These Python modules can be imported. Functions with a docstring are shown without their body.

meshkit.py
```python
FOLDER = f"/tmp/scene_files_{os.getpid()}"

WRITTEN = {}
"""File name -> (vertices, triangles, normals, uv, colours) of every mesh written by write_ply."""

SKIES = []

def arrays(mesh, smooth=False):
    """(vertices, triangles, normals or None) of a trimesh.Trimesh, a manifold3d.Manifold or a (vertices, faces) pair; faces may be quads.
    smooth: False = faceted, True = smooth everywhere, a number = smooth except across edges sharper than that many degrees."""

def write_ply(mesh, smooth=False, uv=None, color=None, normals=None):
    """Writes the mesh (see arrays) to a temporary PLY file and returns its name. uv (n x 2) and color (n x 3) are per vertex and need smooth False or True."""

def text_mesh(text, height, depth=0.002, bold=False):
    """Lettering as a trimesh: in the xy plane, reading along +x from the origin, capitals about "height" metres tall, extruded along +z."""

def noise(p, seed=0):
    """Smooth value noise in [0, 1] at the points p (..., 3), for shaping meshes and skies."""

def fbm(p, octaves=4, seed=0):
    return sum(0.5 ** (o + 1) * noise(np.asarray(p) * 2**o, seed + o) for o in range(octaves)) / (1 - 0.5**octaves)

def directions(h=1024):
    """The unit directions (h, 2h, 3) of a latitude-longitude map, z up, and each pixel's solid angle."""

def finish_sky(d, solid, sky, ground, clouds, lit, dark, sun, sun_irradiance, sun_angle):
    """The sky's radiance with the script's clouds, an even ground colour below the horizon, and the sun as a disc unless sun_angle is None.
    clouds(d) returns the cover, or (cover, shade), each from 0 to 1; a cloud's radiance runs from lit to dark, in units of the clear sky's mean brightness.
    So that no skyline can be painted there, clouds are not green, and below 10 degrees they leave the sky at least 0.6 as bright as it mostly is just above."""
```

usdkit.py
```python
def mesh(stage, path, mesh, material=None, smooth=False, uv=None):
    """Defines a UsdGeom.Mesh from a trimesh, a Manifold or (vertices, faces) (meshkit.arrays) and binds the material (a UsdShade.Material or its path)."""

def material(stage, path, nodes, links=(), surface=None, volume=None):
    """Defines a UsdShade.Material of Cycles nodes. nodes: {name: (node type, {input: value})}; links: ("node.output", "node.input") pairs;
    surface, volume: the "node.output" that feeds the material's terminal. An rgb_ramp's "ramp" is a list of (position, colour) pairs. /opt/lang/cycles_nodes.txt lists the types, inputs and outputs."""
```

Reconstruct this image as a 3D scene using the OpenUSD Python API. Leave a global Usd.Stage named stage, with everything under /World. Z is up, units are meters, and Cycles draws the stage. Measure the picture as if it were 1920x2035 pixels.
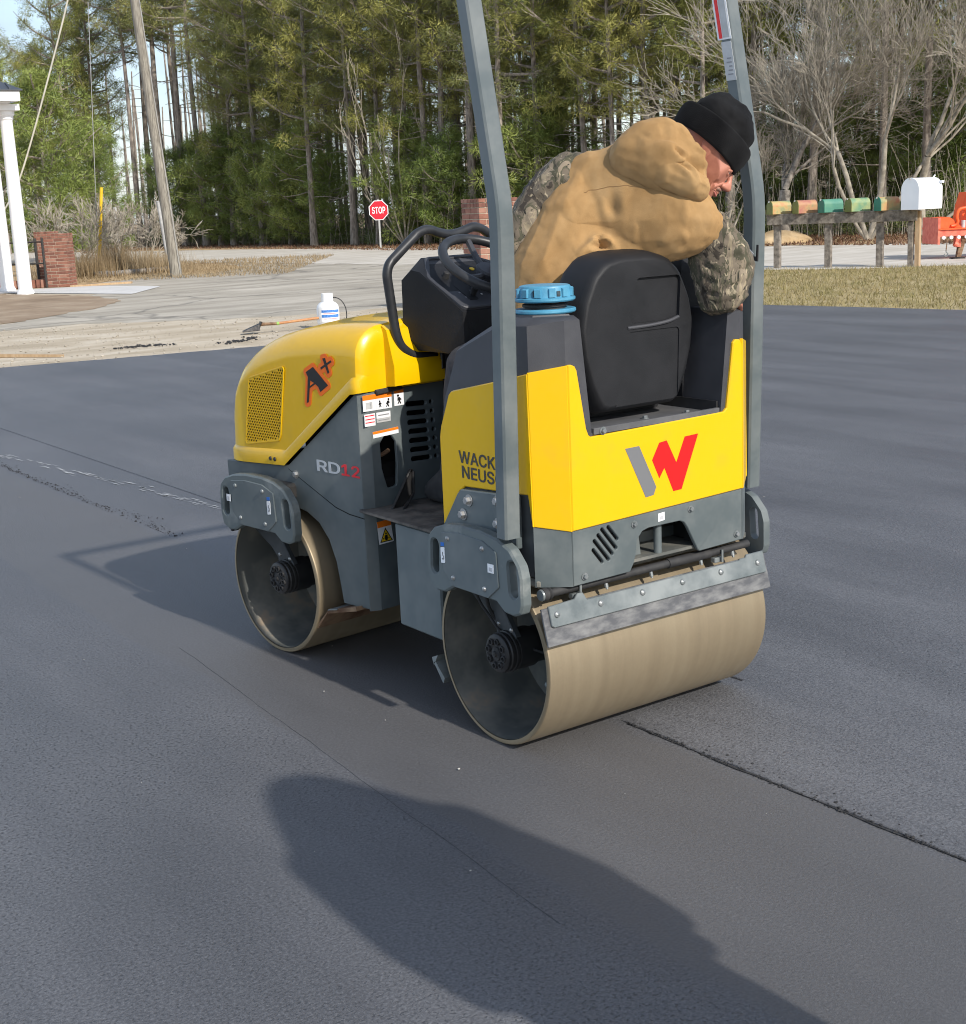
import math, random
import numpy as np
import trimesh
import manifold3d as m3
import mapbox_earcut as earcut
from shapely.geometry import Polygon, Point, LineString, box as sbox
from shapely import affinity
from shapely.ops import unary_union
import usdkit, meshkit
from pxr import Usd, UsdGeom, UsdLux, UsdShade, Gf, Sdf, Vt

random.seed(7)
RNG = np.random.default_rng(7)
stage = Usd.Stage.CreateInMemory()
UsdGeom.SetStageUpAxis(stage, 'Z')
UsdGeom.SetStageMetersPerUnit(stage, 1.0)
UsdGeom.Xform.Define(stage, '/World')
UsdGeom.Scope.Define(stage, '/World/Looks')
A = np.array

# ------------------------------------------------------------------ camera, sky, sun
EYE = A([-2.8033, -3.3271, 1.6365])
YAW, PITCH, ROLL, FPX = 0.6131, 0.2187, -0.045, 2774.9
SUN_EL, SUN_AZ = math.radians(33.5), math.radians(178.0)      # azimuth measured from +y towards +x
SKY_STRENGTH, SUN_POWER, EXPOSURE = 0.145, 0.70, 0.82

fw = A([math.sin(YAW) * math.cos(PITCH), math.cos(YAW) * math.cos(PITCH), -math.sin(PITCH)])
rt = np.cross(fw, [0, 0, 1]); rt /= np.linalg.norm(rt)
up = np.cross(rt, fw)
rt, up = math.cos(ROLL) * rt + math.sin(ROLL) * up, -math.sin(ROLL) * rt + math.cos(ROLL) * up
cam = UsdGeom.Camera.Define(stage, '/World/camera')
cm = np.eye(4); cm[0, :3], cm[1, :3], cm[2, :3], cm[3, :3] = rt, up, -fw, EYE
cam.AddTransformOp().Set(Gf.Matrix4d(*map(float, cm.ravel())))
cam.CreateHorizontalApertureAttr(36.0)
cam.CreateFocalLengthAttr(36.0 * FPX / 1920)
cam.CreateClippingRangeAttr(Gf.Vec2f(0.05, 2000))
cam.CreateExposureAttr(EXPOSURE)

sun_dir = A([math.sin(SUN_AZ) * math.cos(SUN_EL), math.cos(SUN_AZ) * math.cos(SUN_EL), math.sin(SUN_EL)])
sun = UsdLux.DistantLight.Define(stage, '/World/sun')
zx = np.cross([0, 0, 1], sun_dir); zx /= np.linalg.norm(zx)
sm = np.eye(4); sm[0, :3], sm[1, :3], sm[2, :3] = zx, np.cross(sun_dir, zx), sun_dir
sun.AddTransformOp().Set(Gf.Matrix4d(*map(float, sm.ravel())))
sun.CreateNormalizeAttr(True); sun.CreateIntensityAttr(SUN_POWER); sun.CreateAngleAttr(0.9)
sun.CreateColorAttr(Gf.Vec3f(1.0, 0.945, 0.87))

dome = UsdLux.DomeLight.Define(stage, '/World/sky')
dome.GetPrim().SetCustomDataByKey('kind', 'structure')
skym = usdkit.material(stage, '/World/Looks/sky', {
    'sky': ('sky_texture', {'sky_type': 'single_scattering', 'sun_disc': False, 'sun_elevation': SUN_EL, 'sun_rotation': SUN_AZ, 'altitude': 50.0, 'aerosol_density': 1.0}),
    'tc': ('texture_coordinate', {}),
    'mp': ('mapping', {'scale': (1.0, 1.0, 3.2)}),
    'n': ('noise_texture', {'scale': 2.6, 'detail': 7.0, 'roughness': 0.58, 'distortion': 0.4}),
    'r': ('rgb_ramp', {'ramp': [(0.30, (0.35, 0.35, 0.35)), (0.70, (0.80, 0.80, 0.80))]}),
    'mx': ('mix_color', {'b': (1.95, 2.25, 2.80)}),
    'bg': ('background_shader', {'strength': SKY_STRENGTH})},
    [('tc.generated', 'mp.vector'), ('mp.vector', 'n.vector'), ('n.fac', 'r.fac'), ('r.color', 'mx.fac'), ('sky.color', 'mx.a'), ('mx.result', 'bg.color')], surface='bg.background')
UsdShade.MaterialBindingAPI.Apply(dome.GetPrim()).Bind(skym)

# ------------------------------------------------------------------ materials
LOOK = {}


def mat(name, c1, c2=None, rough=0.5, metal=0.0, scale=6.0, detail=6.0, stretch=(1, 1, 1), lo=0.35, hi=0.65, bump=0.0, bscale=60.0, coat=0.0, spec=0.5, rvar=0.0, extra=None, local=False, sheen=0.0, three=None):
    """Two-tone procedural paint: colour runs from c1 to c2 with noise; optional bump and roughness variation."""
    nodes = {'p': ('principled_bsdf', {'roughness': rough, 'metallic': metal, 'coat_weight': coat, 'specular_ior_level': spec, 'sheen_weight': sheen}),
             'g': ('geometry', {}), 'tc': ('texture_coordinate', {})}
    src = 'tc.object' if local else 'g.position'
    links = []
    if c2 is None:
        nodes['p'][1]['base_color'] = c1
    else:
        stops = [(lo, c1), (hi, c2)] if three is None else [(lo, c1), ((lo + hi) / 2, three), (hi, c2)]
        nodes.update({'mp': ('mapping', {'scale': stretch}), 'n': ('noise_texture', {'scale': scale, 'detail': detail, 'roughness': 0.6}), 'r': ('rgb_ramp', {'ramp': stops})})
        links += [(src, 'mp.vector'), ('mp.vector', 'n.vector'), ('n.fac', 'r.fac'), ('r.color', 'p.base_color')]
        if rvar:
            nodes['mr'] = ('map_range', {'from_min': 0.3, 'from_max': 0.7, 'to_min': rough - rvar, 'to_max': rough + rvar})
            links += [('n.fac', 'mr.value'), ('mr.result', 'p.roughness')]
    if bump:
        nodes.update({'bn': ('noise_texture', {'scale': bscale, 'detail': 4.0}), 'b': ('bump', {'strength': 0.6, 'distance': bump})})
        links += [(src, 'bn.vector'), ('bn.fac', 'b.height'), ('b.normal', 'p.normal')]
    LOOK[name] = usdkit.material(stage, f'/World/Looks/{name}', nodes, links, surface='p.BSDF')
    return LOOK[name]


mat('yellow_paint', (0.74, 0.432, 0.001), (0.60, 0.36, 0.014), rough=0.3, scale=8.0, detail=15, lo=0.54, hi=0.86, rvar=0.08, coat=0.35, bump=0.0006, bscale=9, spec=0.4)
mat('grey_paint', (0.088, 0.107, 0.110), (0.150, 0.166, 0.163), rough=0.45, scale=6.0, detail=14, lo=0.4, hi=0.72, bump=0.0004, bscale=70, rvar=0.12)
mat('grey_paint_worn', (0.105, 0.125, 0.125), (0.30, 0.31, 0.29), rough=0.5, scale=7.0, detail=12, lo=0.52, hi=0.8, bump=0.0006, bscale=90, rvar=0.1)
mat('graphite_plastic', (0.040, 0.041, 0.047), (0.055, 0.056, 0.062), rough=0.55, scale=9, bump=0.0005, bscale=420, rvar=0.06)
mat('black_plastic', (0.009, 0.0095, 0.011), (0.014, 0.0145, 0.0165), rough=0.58, scale=9, bump=0.0008, bscale=380, rvar=0.05, spec=0.3)
mat('black_paint', (0.012, 0.012, 0.013), (0.03, 0.028, 0.026), rough=0.45, scale=14, detail=8)
mat('bar_black', (0.016, 0.017, 0.019), (0.026, 0.027, 0.029), rough=0.42, scale=20)
mat('deck_grey', (0.075, 0.076, 0.080), (0.11, 0.11, 0.112), rough=0.55, scale=12)
mat('arm_dark', (0.030, 0.034, 0.036), (0.055, 0.060, 0.062), rough=0.5, scale=12)
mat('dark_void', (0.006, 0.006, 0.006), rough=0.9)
mat('black_rubber', (0.016, 0.016, 0.017), (0.032, 0.031, 0.030), rough=0.7, scale=30)
mat('dusty_mat', (0.03, 0.028, 0.026), (0.14, 0.12, 0.10), rough=0.85, scale=11, detail=9, bump=0.002, bscale=120)
mat('galvanised', (0.15, 0.17, 0.17), (0.26, 0.28, 0.275), rough=0.42, metal=0.45, scale=9, detail=9, rvar=0.12, bump=0.0005, bscale=60)
mat('scraper_blade', (0.10, 0.10, 0.105), (0.21, 0.21, 0.205), rough=0.5, metal=0.35, scale=28, detail=12, lo=0.4, hi=0.68, rvar=0.15, stretch=(0.6, 1, 1.5))
mat('bolt_steel', (0.35, 0.35, 0.34), (0.48, 0.47, 0.45), rough=0.35, metal=0.8, scale=60)
mat('grey_bolt', (0.13, 0.15, 0.15), (0.26, 0.27, 0.27), rough=0.4, metal=0.3, scale=60)
mat('rust', (0.10, 0.045, 0.02), (0.26, 0.17, 0.10), rough=0.85, scale=14, detail=9)
mat('blue_cap', (0.055, 0.235, 0.37), (0.085, 0.30, 0.44), rough=0.45, scale=20, bump=0.0006, bscale=150)
mat('cap_grime', (0.02, 0.03, 0.035), (0.07, 0.13, 0.16), rough=0.7, scale=40)
mat('white_sticker', (0.74, 0.74, 0.74), (0.80, 0.80, 0.80), rough=0.4, scale=8)
mat('grey_sticker', (0.40, 0.40, 0.39), (0.5, 0.5, 0.49), rough=0.45, scale=20)
mat('orange_sticker', (0.86, 0.20, 0.012), rough=0.4)
mat('red_orange_decal', (0.92, 0.16, 0.004), rough=0.38)
mat('warning_yellow', (0.80, 0.52, 0.01), rough=0.4)
mat('ink_black', (0.008, 0.008, 0.008), rough=0.5)
mat('ink_grey', (0.24, 0.24, 0.25), rough=0.5)
mat('ink_pale', (0.45, 0.45, 0.46), rough=0.5)
mat('logo_red', (0.72, 0.006, 0.006), rough=0.4)
mat('logo_grey', (0.155, 0.158, 0.162), rough=0.4)
mat('decal_red', (0.80, 0.03, 0.04), rough=0.4)
mat('decal_silver', (0.50, 0.52, 0.53), rough=0.4)
mat('lettering_dark', (0.045, 0.04, 0.035), rough=0.5)
mat('sticker_blue', (0.02, 0.13, 0.45), rough=0.4)

# drum steel: dusty tan with faint rings round the drum, darker scuffs
LOOK['drum_steel'] = usdkit.material(stage, '/World/Looks/drum_steel', {
    'g': ('geometry', {}), 'mp': ('mapping', {'scale': (34.0, 1.2, 1.2)}), 'n': ('noise_texture', {'scale': 1.0, 'detail': 5.0}),
    'n2': ('noise_texture', {'scale': 5.0, 'detail': 9.0, 'roughness': 0.65}), 'n3': ('noise_texture', {'scale': 240.0, 'detail': 2.0}),
    'm': ('mix_float', {'fac': 0.42}), 'm2': ('mix_float', {'fac': 0.12}), 'r': ('rgb_ramp', {'ramp': [(0.30, (0.225, 0.180, 0.118)), (0.5, (0.275, 0.220, 0.143)), (0.68, (0.325, 0.265, 0.175))]}),
    'mr': ('map_range', {'from_min': 0.3, 'from_max': 0.7, 'to_min': 0.58, 'to_max': 0.36}), 'b': ('bump', {'strength': 0.5, 'distance': 0.0006}),
    'p': ('principled_bsdf', {'metallic': 0.45, 'specular_ior_level': 0.45})},
    [('g.position', 'mp.vector'), ('mp.vector', 'n.vector'), ('g.position', 'n2.vector'), ('g.position', 'n3.vector'), ('n2.fac', 'm.a'), ('n.fac', 'm.b'), ('m.result', 'm2.a'), ('n3.fac', 'm2.b'), ('m2.result', 'r.fac'),
     ('r.color', 'p.base_color'), ('n2.fac', 'mr.value'), ('mr.result', 'p.roughness'), ('m2.result', 'b.height'), ('b.normal', 'p.normal')], surface='p.BSDF')
mat('drum_inner', (0.10, 0.104, 0.095), (0.36, 0.25, 0.155), rough=0.6, metal=0.05, scale=4.2, detail=11, lo=0.46, hi=0.74, three=(0.185, 0.178, 0.152), bump=0.001, bscale=45, rvar=0.15)
mat('brick_a', (0.19, 0.078, 0.052), (0.28, 0.125, 0.085), rough=0.9, scale=9, bump=0.003, bscale=90)
mat('brick_b', (0.14, 0.058, 0.042), (0.21, 0.09, 0.062), rough=0.9, scale=9, bump=0.003, bscale=90)
mat('brick_c', (0.25, 0.12, 0.085), (0.33, 0.175, 0.125), rough=0.9, scale=9, bump=0.003, bscale=90)
mat('mortar', (0.46, 0.39, 0.29), (0.56, 0.49, 0.39), rough=0.95, scale=20, bump=0.002, bscale=80)
mat('white_paint', (0.78, 0.79, 0.80), (0.84, 0.84, 0.84), rough=0.35, scale=3)
mat('roof_metal', (0.055, 0.065, 0.08), (0.08, 0.09, 0.105), rough=0.35, metal=0.3, scale=3)
mat('weathered_wood', (0.10, 0.085, 0.068), (0.27, 0.235, 0.195), rough=0.9, scale=9, detail=10, stretch=(1.2, 1.2, 1.2), bump=0.006, bscale=50)
mat('pole_wood', (0.13, 0.115, 0.092), (0.31, 0.285, 0.235), rough=0.9, scale=10, detail=10, stretch=(3.0, 3.0, 0.28), bump=0.008, bscale=30)
mat('tan_wood', (0.36, 0.24, 0.13), (0.46, 0.33, 0.20), rough=0.8, scale=8, stretch=(3, 3, 0.5))
mat('grey_pipe', (0.30, 0.30, 0.29), (0.42, 0.42, 0.41), rough=0.6, scale=6)
mat('iron', (0.012, 0.012, 0.012), (0.03, 0.025, 0.02), rough=0.6, scale=8)
mat('stop_red', (0.55, 0.008, 0.025), rough=0.35)
mat('sign_white', (0.80, 0.80, 0.80), rough=0.35)
mat('guard_yellow', (0.66, 0.42, 0.01), (0.72, 0.48, 0.03), rough=0.5, scale=5)
mat('cable', (0.42, 0.40, 0.33), (0.52, 0.49, 0.40), rough=0.7, scale=5)
mat('mailbox_green', (0.012, 0.115, 0.075), (0.02, 0.15, 0.10), rough=0.45, scale=6)
mat('mailbox_olive', (0.10, 0.12, 0.025), (0.15, 0.15, 0.035), rough=0.5, scale=8)
for i, (ca, cb, cc) in enumerate([((0.13, 0.24, 0.14), (0.48, 0.20, 0.085), (0.42, 0.32, 0.13)), ((0.14, 0.22, 0.13), (0.36, 0.14, 0.10), (0.42, 0.24, 0.11)), ((0.06, 0.21, 0.155), (0.12, 0.27, 0.18), (0.085, 0.24, 0.165)),
                                  ((0.13, 0.26, 0.15), (0.38, 0.37, 0.15), (0.25, 0.32, 0.15)), ((0.17, 0.26, 0.14), (0.48, 0.17, 0.08), (0.42, 0.29, 0.12))]):
    mat(f'faded_paint_{"abcde"[i]}', ca, cb, rough=0.6, scale=2.6, detail=5, lo=0.36, hi=0.62, three=cc)
mat('orange_paint', (0.80, 0.085, 0.012), (0.85, 0.13, 0.03), rough=0.4, scale=4)
mat('orange_faded', (0.60, 0.10, 0.06), (0.74, 0.19, 0.12), rough=0.6, scale=9)
mat('tank_white', (0.66, 0.67, 0.67), (0.76, 0.77, 0.77), rough=0.35, scale=14, detail=8)
mat('label_blue', (0.03, 0.14, 0.46), (0.10, 0.26, 0.58), rough=0.4, scale=60)
mat('label_pink', (0.55, 0.20, 0.24), rough=0.5)
mat('shovel_steel', (0.022, 0.022, 0.024), (0.09, 0.085, 0.08), rough=0.55, metal=0.5, scale=22)
mat('shovel_handle', (0.38, 0.16, 0.06), (0.48, 0.24, 0.10), rough=0.6, scale=18)
mat('green_band', (0.24, 0.42, 0.08), rough=0.5)
mat('hose', (0.02, 0.02, 0.02), rough=0.6)
mat('hairline_seam', (0.035, 0.035, 0.037), (0.07, 0.07, 0.073), rough=0.8, scale=60)
mat('fresh_asphalt_lump', (0.013, 0.013, 0.014), (0.035, 0.034, 0.034), rough=0.75, scale=30, bump=0.004, bscale=60)
mat('yard_stone', (0.27, 0.235, 0.18), (0.44, 0.40, 0.33), rough=0.9, scale=12)
mat('pale_stone', (0.34, 0.32, 0.28), (0.55, 0.53, 0.48), rough=0.9, scale=12)
# bark and needles
mat('pine_bark', (0.14, 0.115, 0.095), (0.37, 0.32, 0.27), rough=0.95, scale=7, detail=8, stretch=(2, 2, 0.5))
mat('bare_bark', (0.19, 0.168, 0.132), (0.40, 0.36, 0.29), rough=0.9, scale=5, detail=6)
mat('oak_bark', (0.115, 0.10, 0.085), (0.28, 0.255, 0.22), rough=0.95, scale=9, detail=8)


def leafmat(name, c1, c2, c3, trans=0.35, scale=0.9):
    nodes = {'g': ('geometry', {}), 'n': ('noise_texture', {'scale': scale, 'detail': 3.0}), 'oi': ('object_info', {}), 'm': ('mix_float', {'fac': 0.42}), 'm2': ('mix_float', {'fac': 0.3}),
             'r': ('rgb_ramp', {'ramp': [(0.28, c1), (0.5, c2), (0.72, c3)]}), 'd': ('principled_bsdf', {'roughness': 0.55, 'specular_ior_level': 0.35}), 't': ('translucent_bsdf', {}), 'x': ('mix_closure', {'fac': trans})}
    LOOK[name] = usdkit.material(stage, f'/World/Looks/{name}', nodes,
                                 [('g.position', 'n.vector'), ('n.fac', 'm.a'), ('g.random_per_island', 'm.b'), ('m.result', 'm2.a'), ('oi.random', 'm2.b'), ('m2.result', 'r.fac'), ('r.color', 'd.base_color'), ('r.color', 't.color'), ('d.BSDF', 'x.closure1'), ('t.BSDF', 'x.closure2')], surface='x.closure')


leafmat('pine_needles', (0.22, 0.235, 0.060), (0.41, 0.39, 0.11), (0.56, 0.50, 0.17), trans=0.18)
leafmat('pine_needles_dull', (0.20, 0.215, 0.072), (0.36, 0.35, 0.12), (0.50, 0.45, 0.18), trans=0.18)
leafmat('young_needles', (0.19, 0.25, 0.06), (0.34, 0.38, 0.10), (0.45, 0.44, 0.13), trans=0.18)
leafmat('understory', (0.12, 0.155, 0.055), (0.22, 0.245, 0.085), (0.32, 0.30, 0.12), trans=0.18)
leafmat('dry_grass', (0.26, 0.19, 0.105), (0.38, 0.295, 0.18), (0.50, 0.41, 0.27), trans=0.25)
leafmat('lawn_grass', (0.21, 0.19, 0.065), (0.40, 0.31, 0.16), (0.57, 0.46, 0.30), trans=0.25, scale=1.6)
leafmat('leaf_litter', (0.14, 0.075, 0.042), (0.24, 0.14, 0.082), (0.33, 0.215, 0.135), trans=0.1)
# people
LOOK['tan_duck'] = usdkit.material(stage, '/World/Looks/tan_duck', {
    'g': ('geometry', {}), 'n': ('noise_texture', {'scale': 6.0, 'detail': 10.0, 'roughness': 0.65}), 'r': ('rgb_ramp', {'ramp': [(0.30, (0.275, 0.160, 0.063)), (0.52, (0.365, 0.222, 0.095)), (0.72, (0.44, 0.285, 0.135))]}),
    'w': ('noise_texture', {'type': 'ridged_multifractal', 'scale': 9.0, 'detail': 4.0, 'roughness': 0.5, 'distortion': 1.2}), 'f': ('noise_texture', {'scale': 600.0, 'detail': 2.0}), 'mp': ('mapping', {'scale': (1.0, 1.0, 0.6)}),
    'b1': ('bump', {'strength': 0.55, 'distance': 0.010}), 'b2': ('bump', {'strength': 0.6, 'distance': 0.0012}), 'p': ('principled_bsdf', {'roughness': 0.88, 'specular_ior_level': 0.2, 'sheen_weight': 0.05})},
    [('g.position', 'n.vector'), ('n.fac', 'r.fac'), ('r.color', 'p.base_color'), ('g.position', 'mp.vector'), ('mp.vector', 'w.vector'), ('g.position', 'f.vector'), ('w.fac', 'b1.height'), ('f.fac', 'b2.height'), ('b1.normal', 'b2.normal'), ('b2.normal', 'p.normal')], surface='p.BSDF')
mat('tan_seam', (0.23, 0.13, 0.05), (0.28, 0.165, 0.07), rough=0.9, scale=30)
mat('skin', (0.40, 0.155, 0.100), (0.50, 0.215, 0.145), rough=0.48, scale=26, detail=6, bump=0.0006, bscale=260)
mat('skin_lip', (0.46, 0.16, 0.13), rough=0.45)
mat('stubble', (0.22, 0.12, 0.085), (0.36, 0.2, 0.15), rough=0.8, scale=90)
mat('eye_dark', (0.03, 0.02, 0.015), rough=0.15)
mat('eye_white', (0.6, 0.55, 0.5), rough=0.2)
mat('hair_brown', (0.04, 0.028, 0.02), (0.10, 0.075, 0.055), rough=0.7, scale=60)
mat('denim', (0.05, 0.07, 0.12), (0.08, 0.105, 0.16), rough=0.85, scale=12, bump=0.001, bscale=300)
mat('boot_leather', (0.06, 0.035, 0.018), (0.11, 0.065, 0.035), rough=0.6, scale=12)
mat('dark_fleece', (0.03, 0.03, 0.035), (0.05, 0.05, 0.055), rough=0.95, scale=30)
LOOK['beanie_knit'] = usdkit.material(stage, '/World/Looks/beanie_knit', {
    'tc': ('geometry', {}), 'n': ('noise_texture', {'scale': 420.0, 'detail': 3.0}), 'n2': ('noise_texture', {'scale': 14.0, 'detail': 6.0}), 'r': ('rgb_ramp', {'ramp': [(0.35, (0.006, 0.006, 0.0065)), (0.7, (0.013, 0.013, 0.0135))]}),
    'b': ('bump', {'strength': 0.8, 'distance': 0.002}), 'p': ('principled_bsdf', {'roughness': 0.95, 'specular_ior_level': 0.15, 'sheen_weight': 0.02})},
    [('tc.position', 'n.vector'), ('tc.position', 'n2.vector'), ('n2.fac', 'r.fac'), ('r.color', 'p.base_color'), ('n.fac', 'b.height'), ('b.normal', 'p.normal')], surface='p.BSDF')
LOOK['camo_cloth'] = usdkit.material(stage, '/World/Looks/camo_cloth', {
    'g': ('geometry', {}), 'mp': ('mapping', {'scale': (1.0, 1.0, 0.55), 'rotation': (0.3, 0.5, 0.2)}),
    'a': ('noise_texture', {'scale': 12.0, 'detail': 5.0, 'roughness': 0.62, 'distortion': 1.6}), 'b': ('noise_texture', {'scale': 22.0, 'detail': 4.0, 'roughness': 0.6, 'distortion': 2.4}),
    'ra': ('rgb_ramp', {'interpolate': False, 'ramp': [(0.0, (0.045, 0.035, 0.025)), (0.41, (0.13, 0.105, 0.075)), (0.50, (0.075, 0.070, 0.042)), (0.57, (0.23, 0.185, 0.13)), (0.64, (0.30, 0.245, 0.16))]}),
    'rb': ('rgb_ramp', {'ramp': [(0.60, (0, 0, 0)), (0.64, (1, 1, 1))]}), 'rc': ('rgb_ramp', {'ramp': [(0.35, (1, 1, 1)), (0.39, (0, 0, 0))]}),
    'm1': ('mix_color', {'b': (0.40, 0.33, 0.22)}), 'm2': ('mix_color', {'b': (0.022, 0.018, 0.013)}),
    'bn': ('noise_texture', {'scale': 500.0}), 'bu': ('bump', {'strength': 0.5, 'distance': 0.001}), 'p': ('principled_bsdf', {'roughness': 0.85})},
    [('g.position', 'mp.vector'), ('mp.vector', 'a.vector'), ('mp.vector', 'b.vector'), ('a.fac', 'ra.fac'), ('b.fac', 'rb.fac'), ('b.fac', 'rc.fac'), ('ra.color', 'm1.a'), ('rb.color', 'm1.fac'), ('m1.result', 'm2.a'), ('rc.color', 'm2.fac'), ('m2.result', 'p.base_color'),
     ('g.position', 'bn.vector'), ('bn.fac', 'bu.height'), ('bu.normal', 'p.normal')], surface='p.BSDF')

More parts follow.
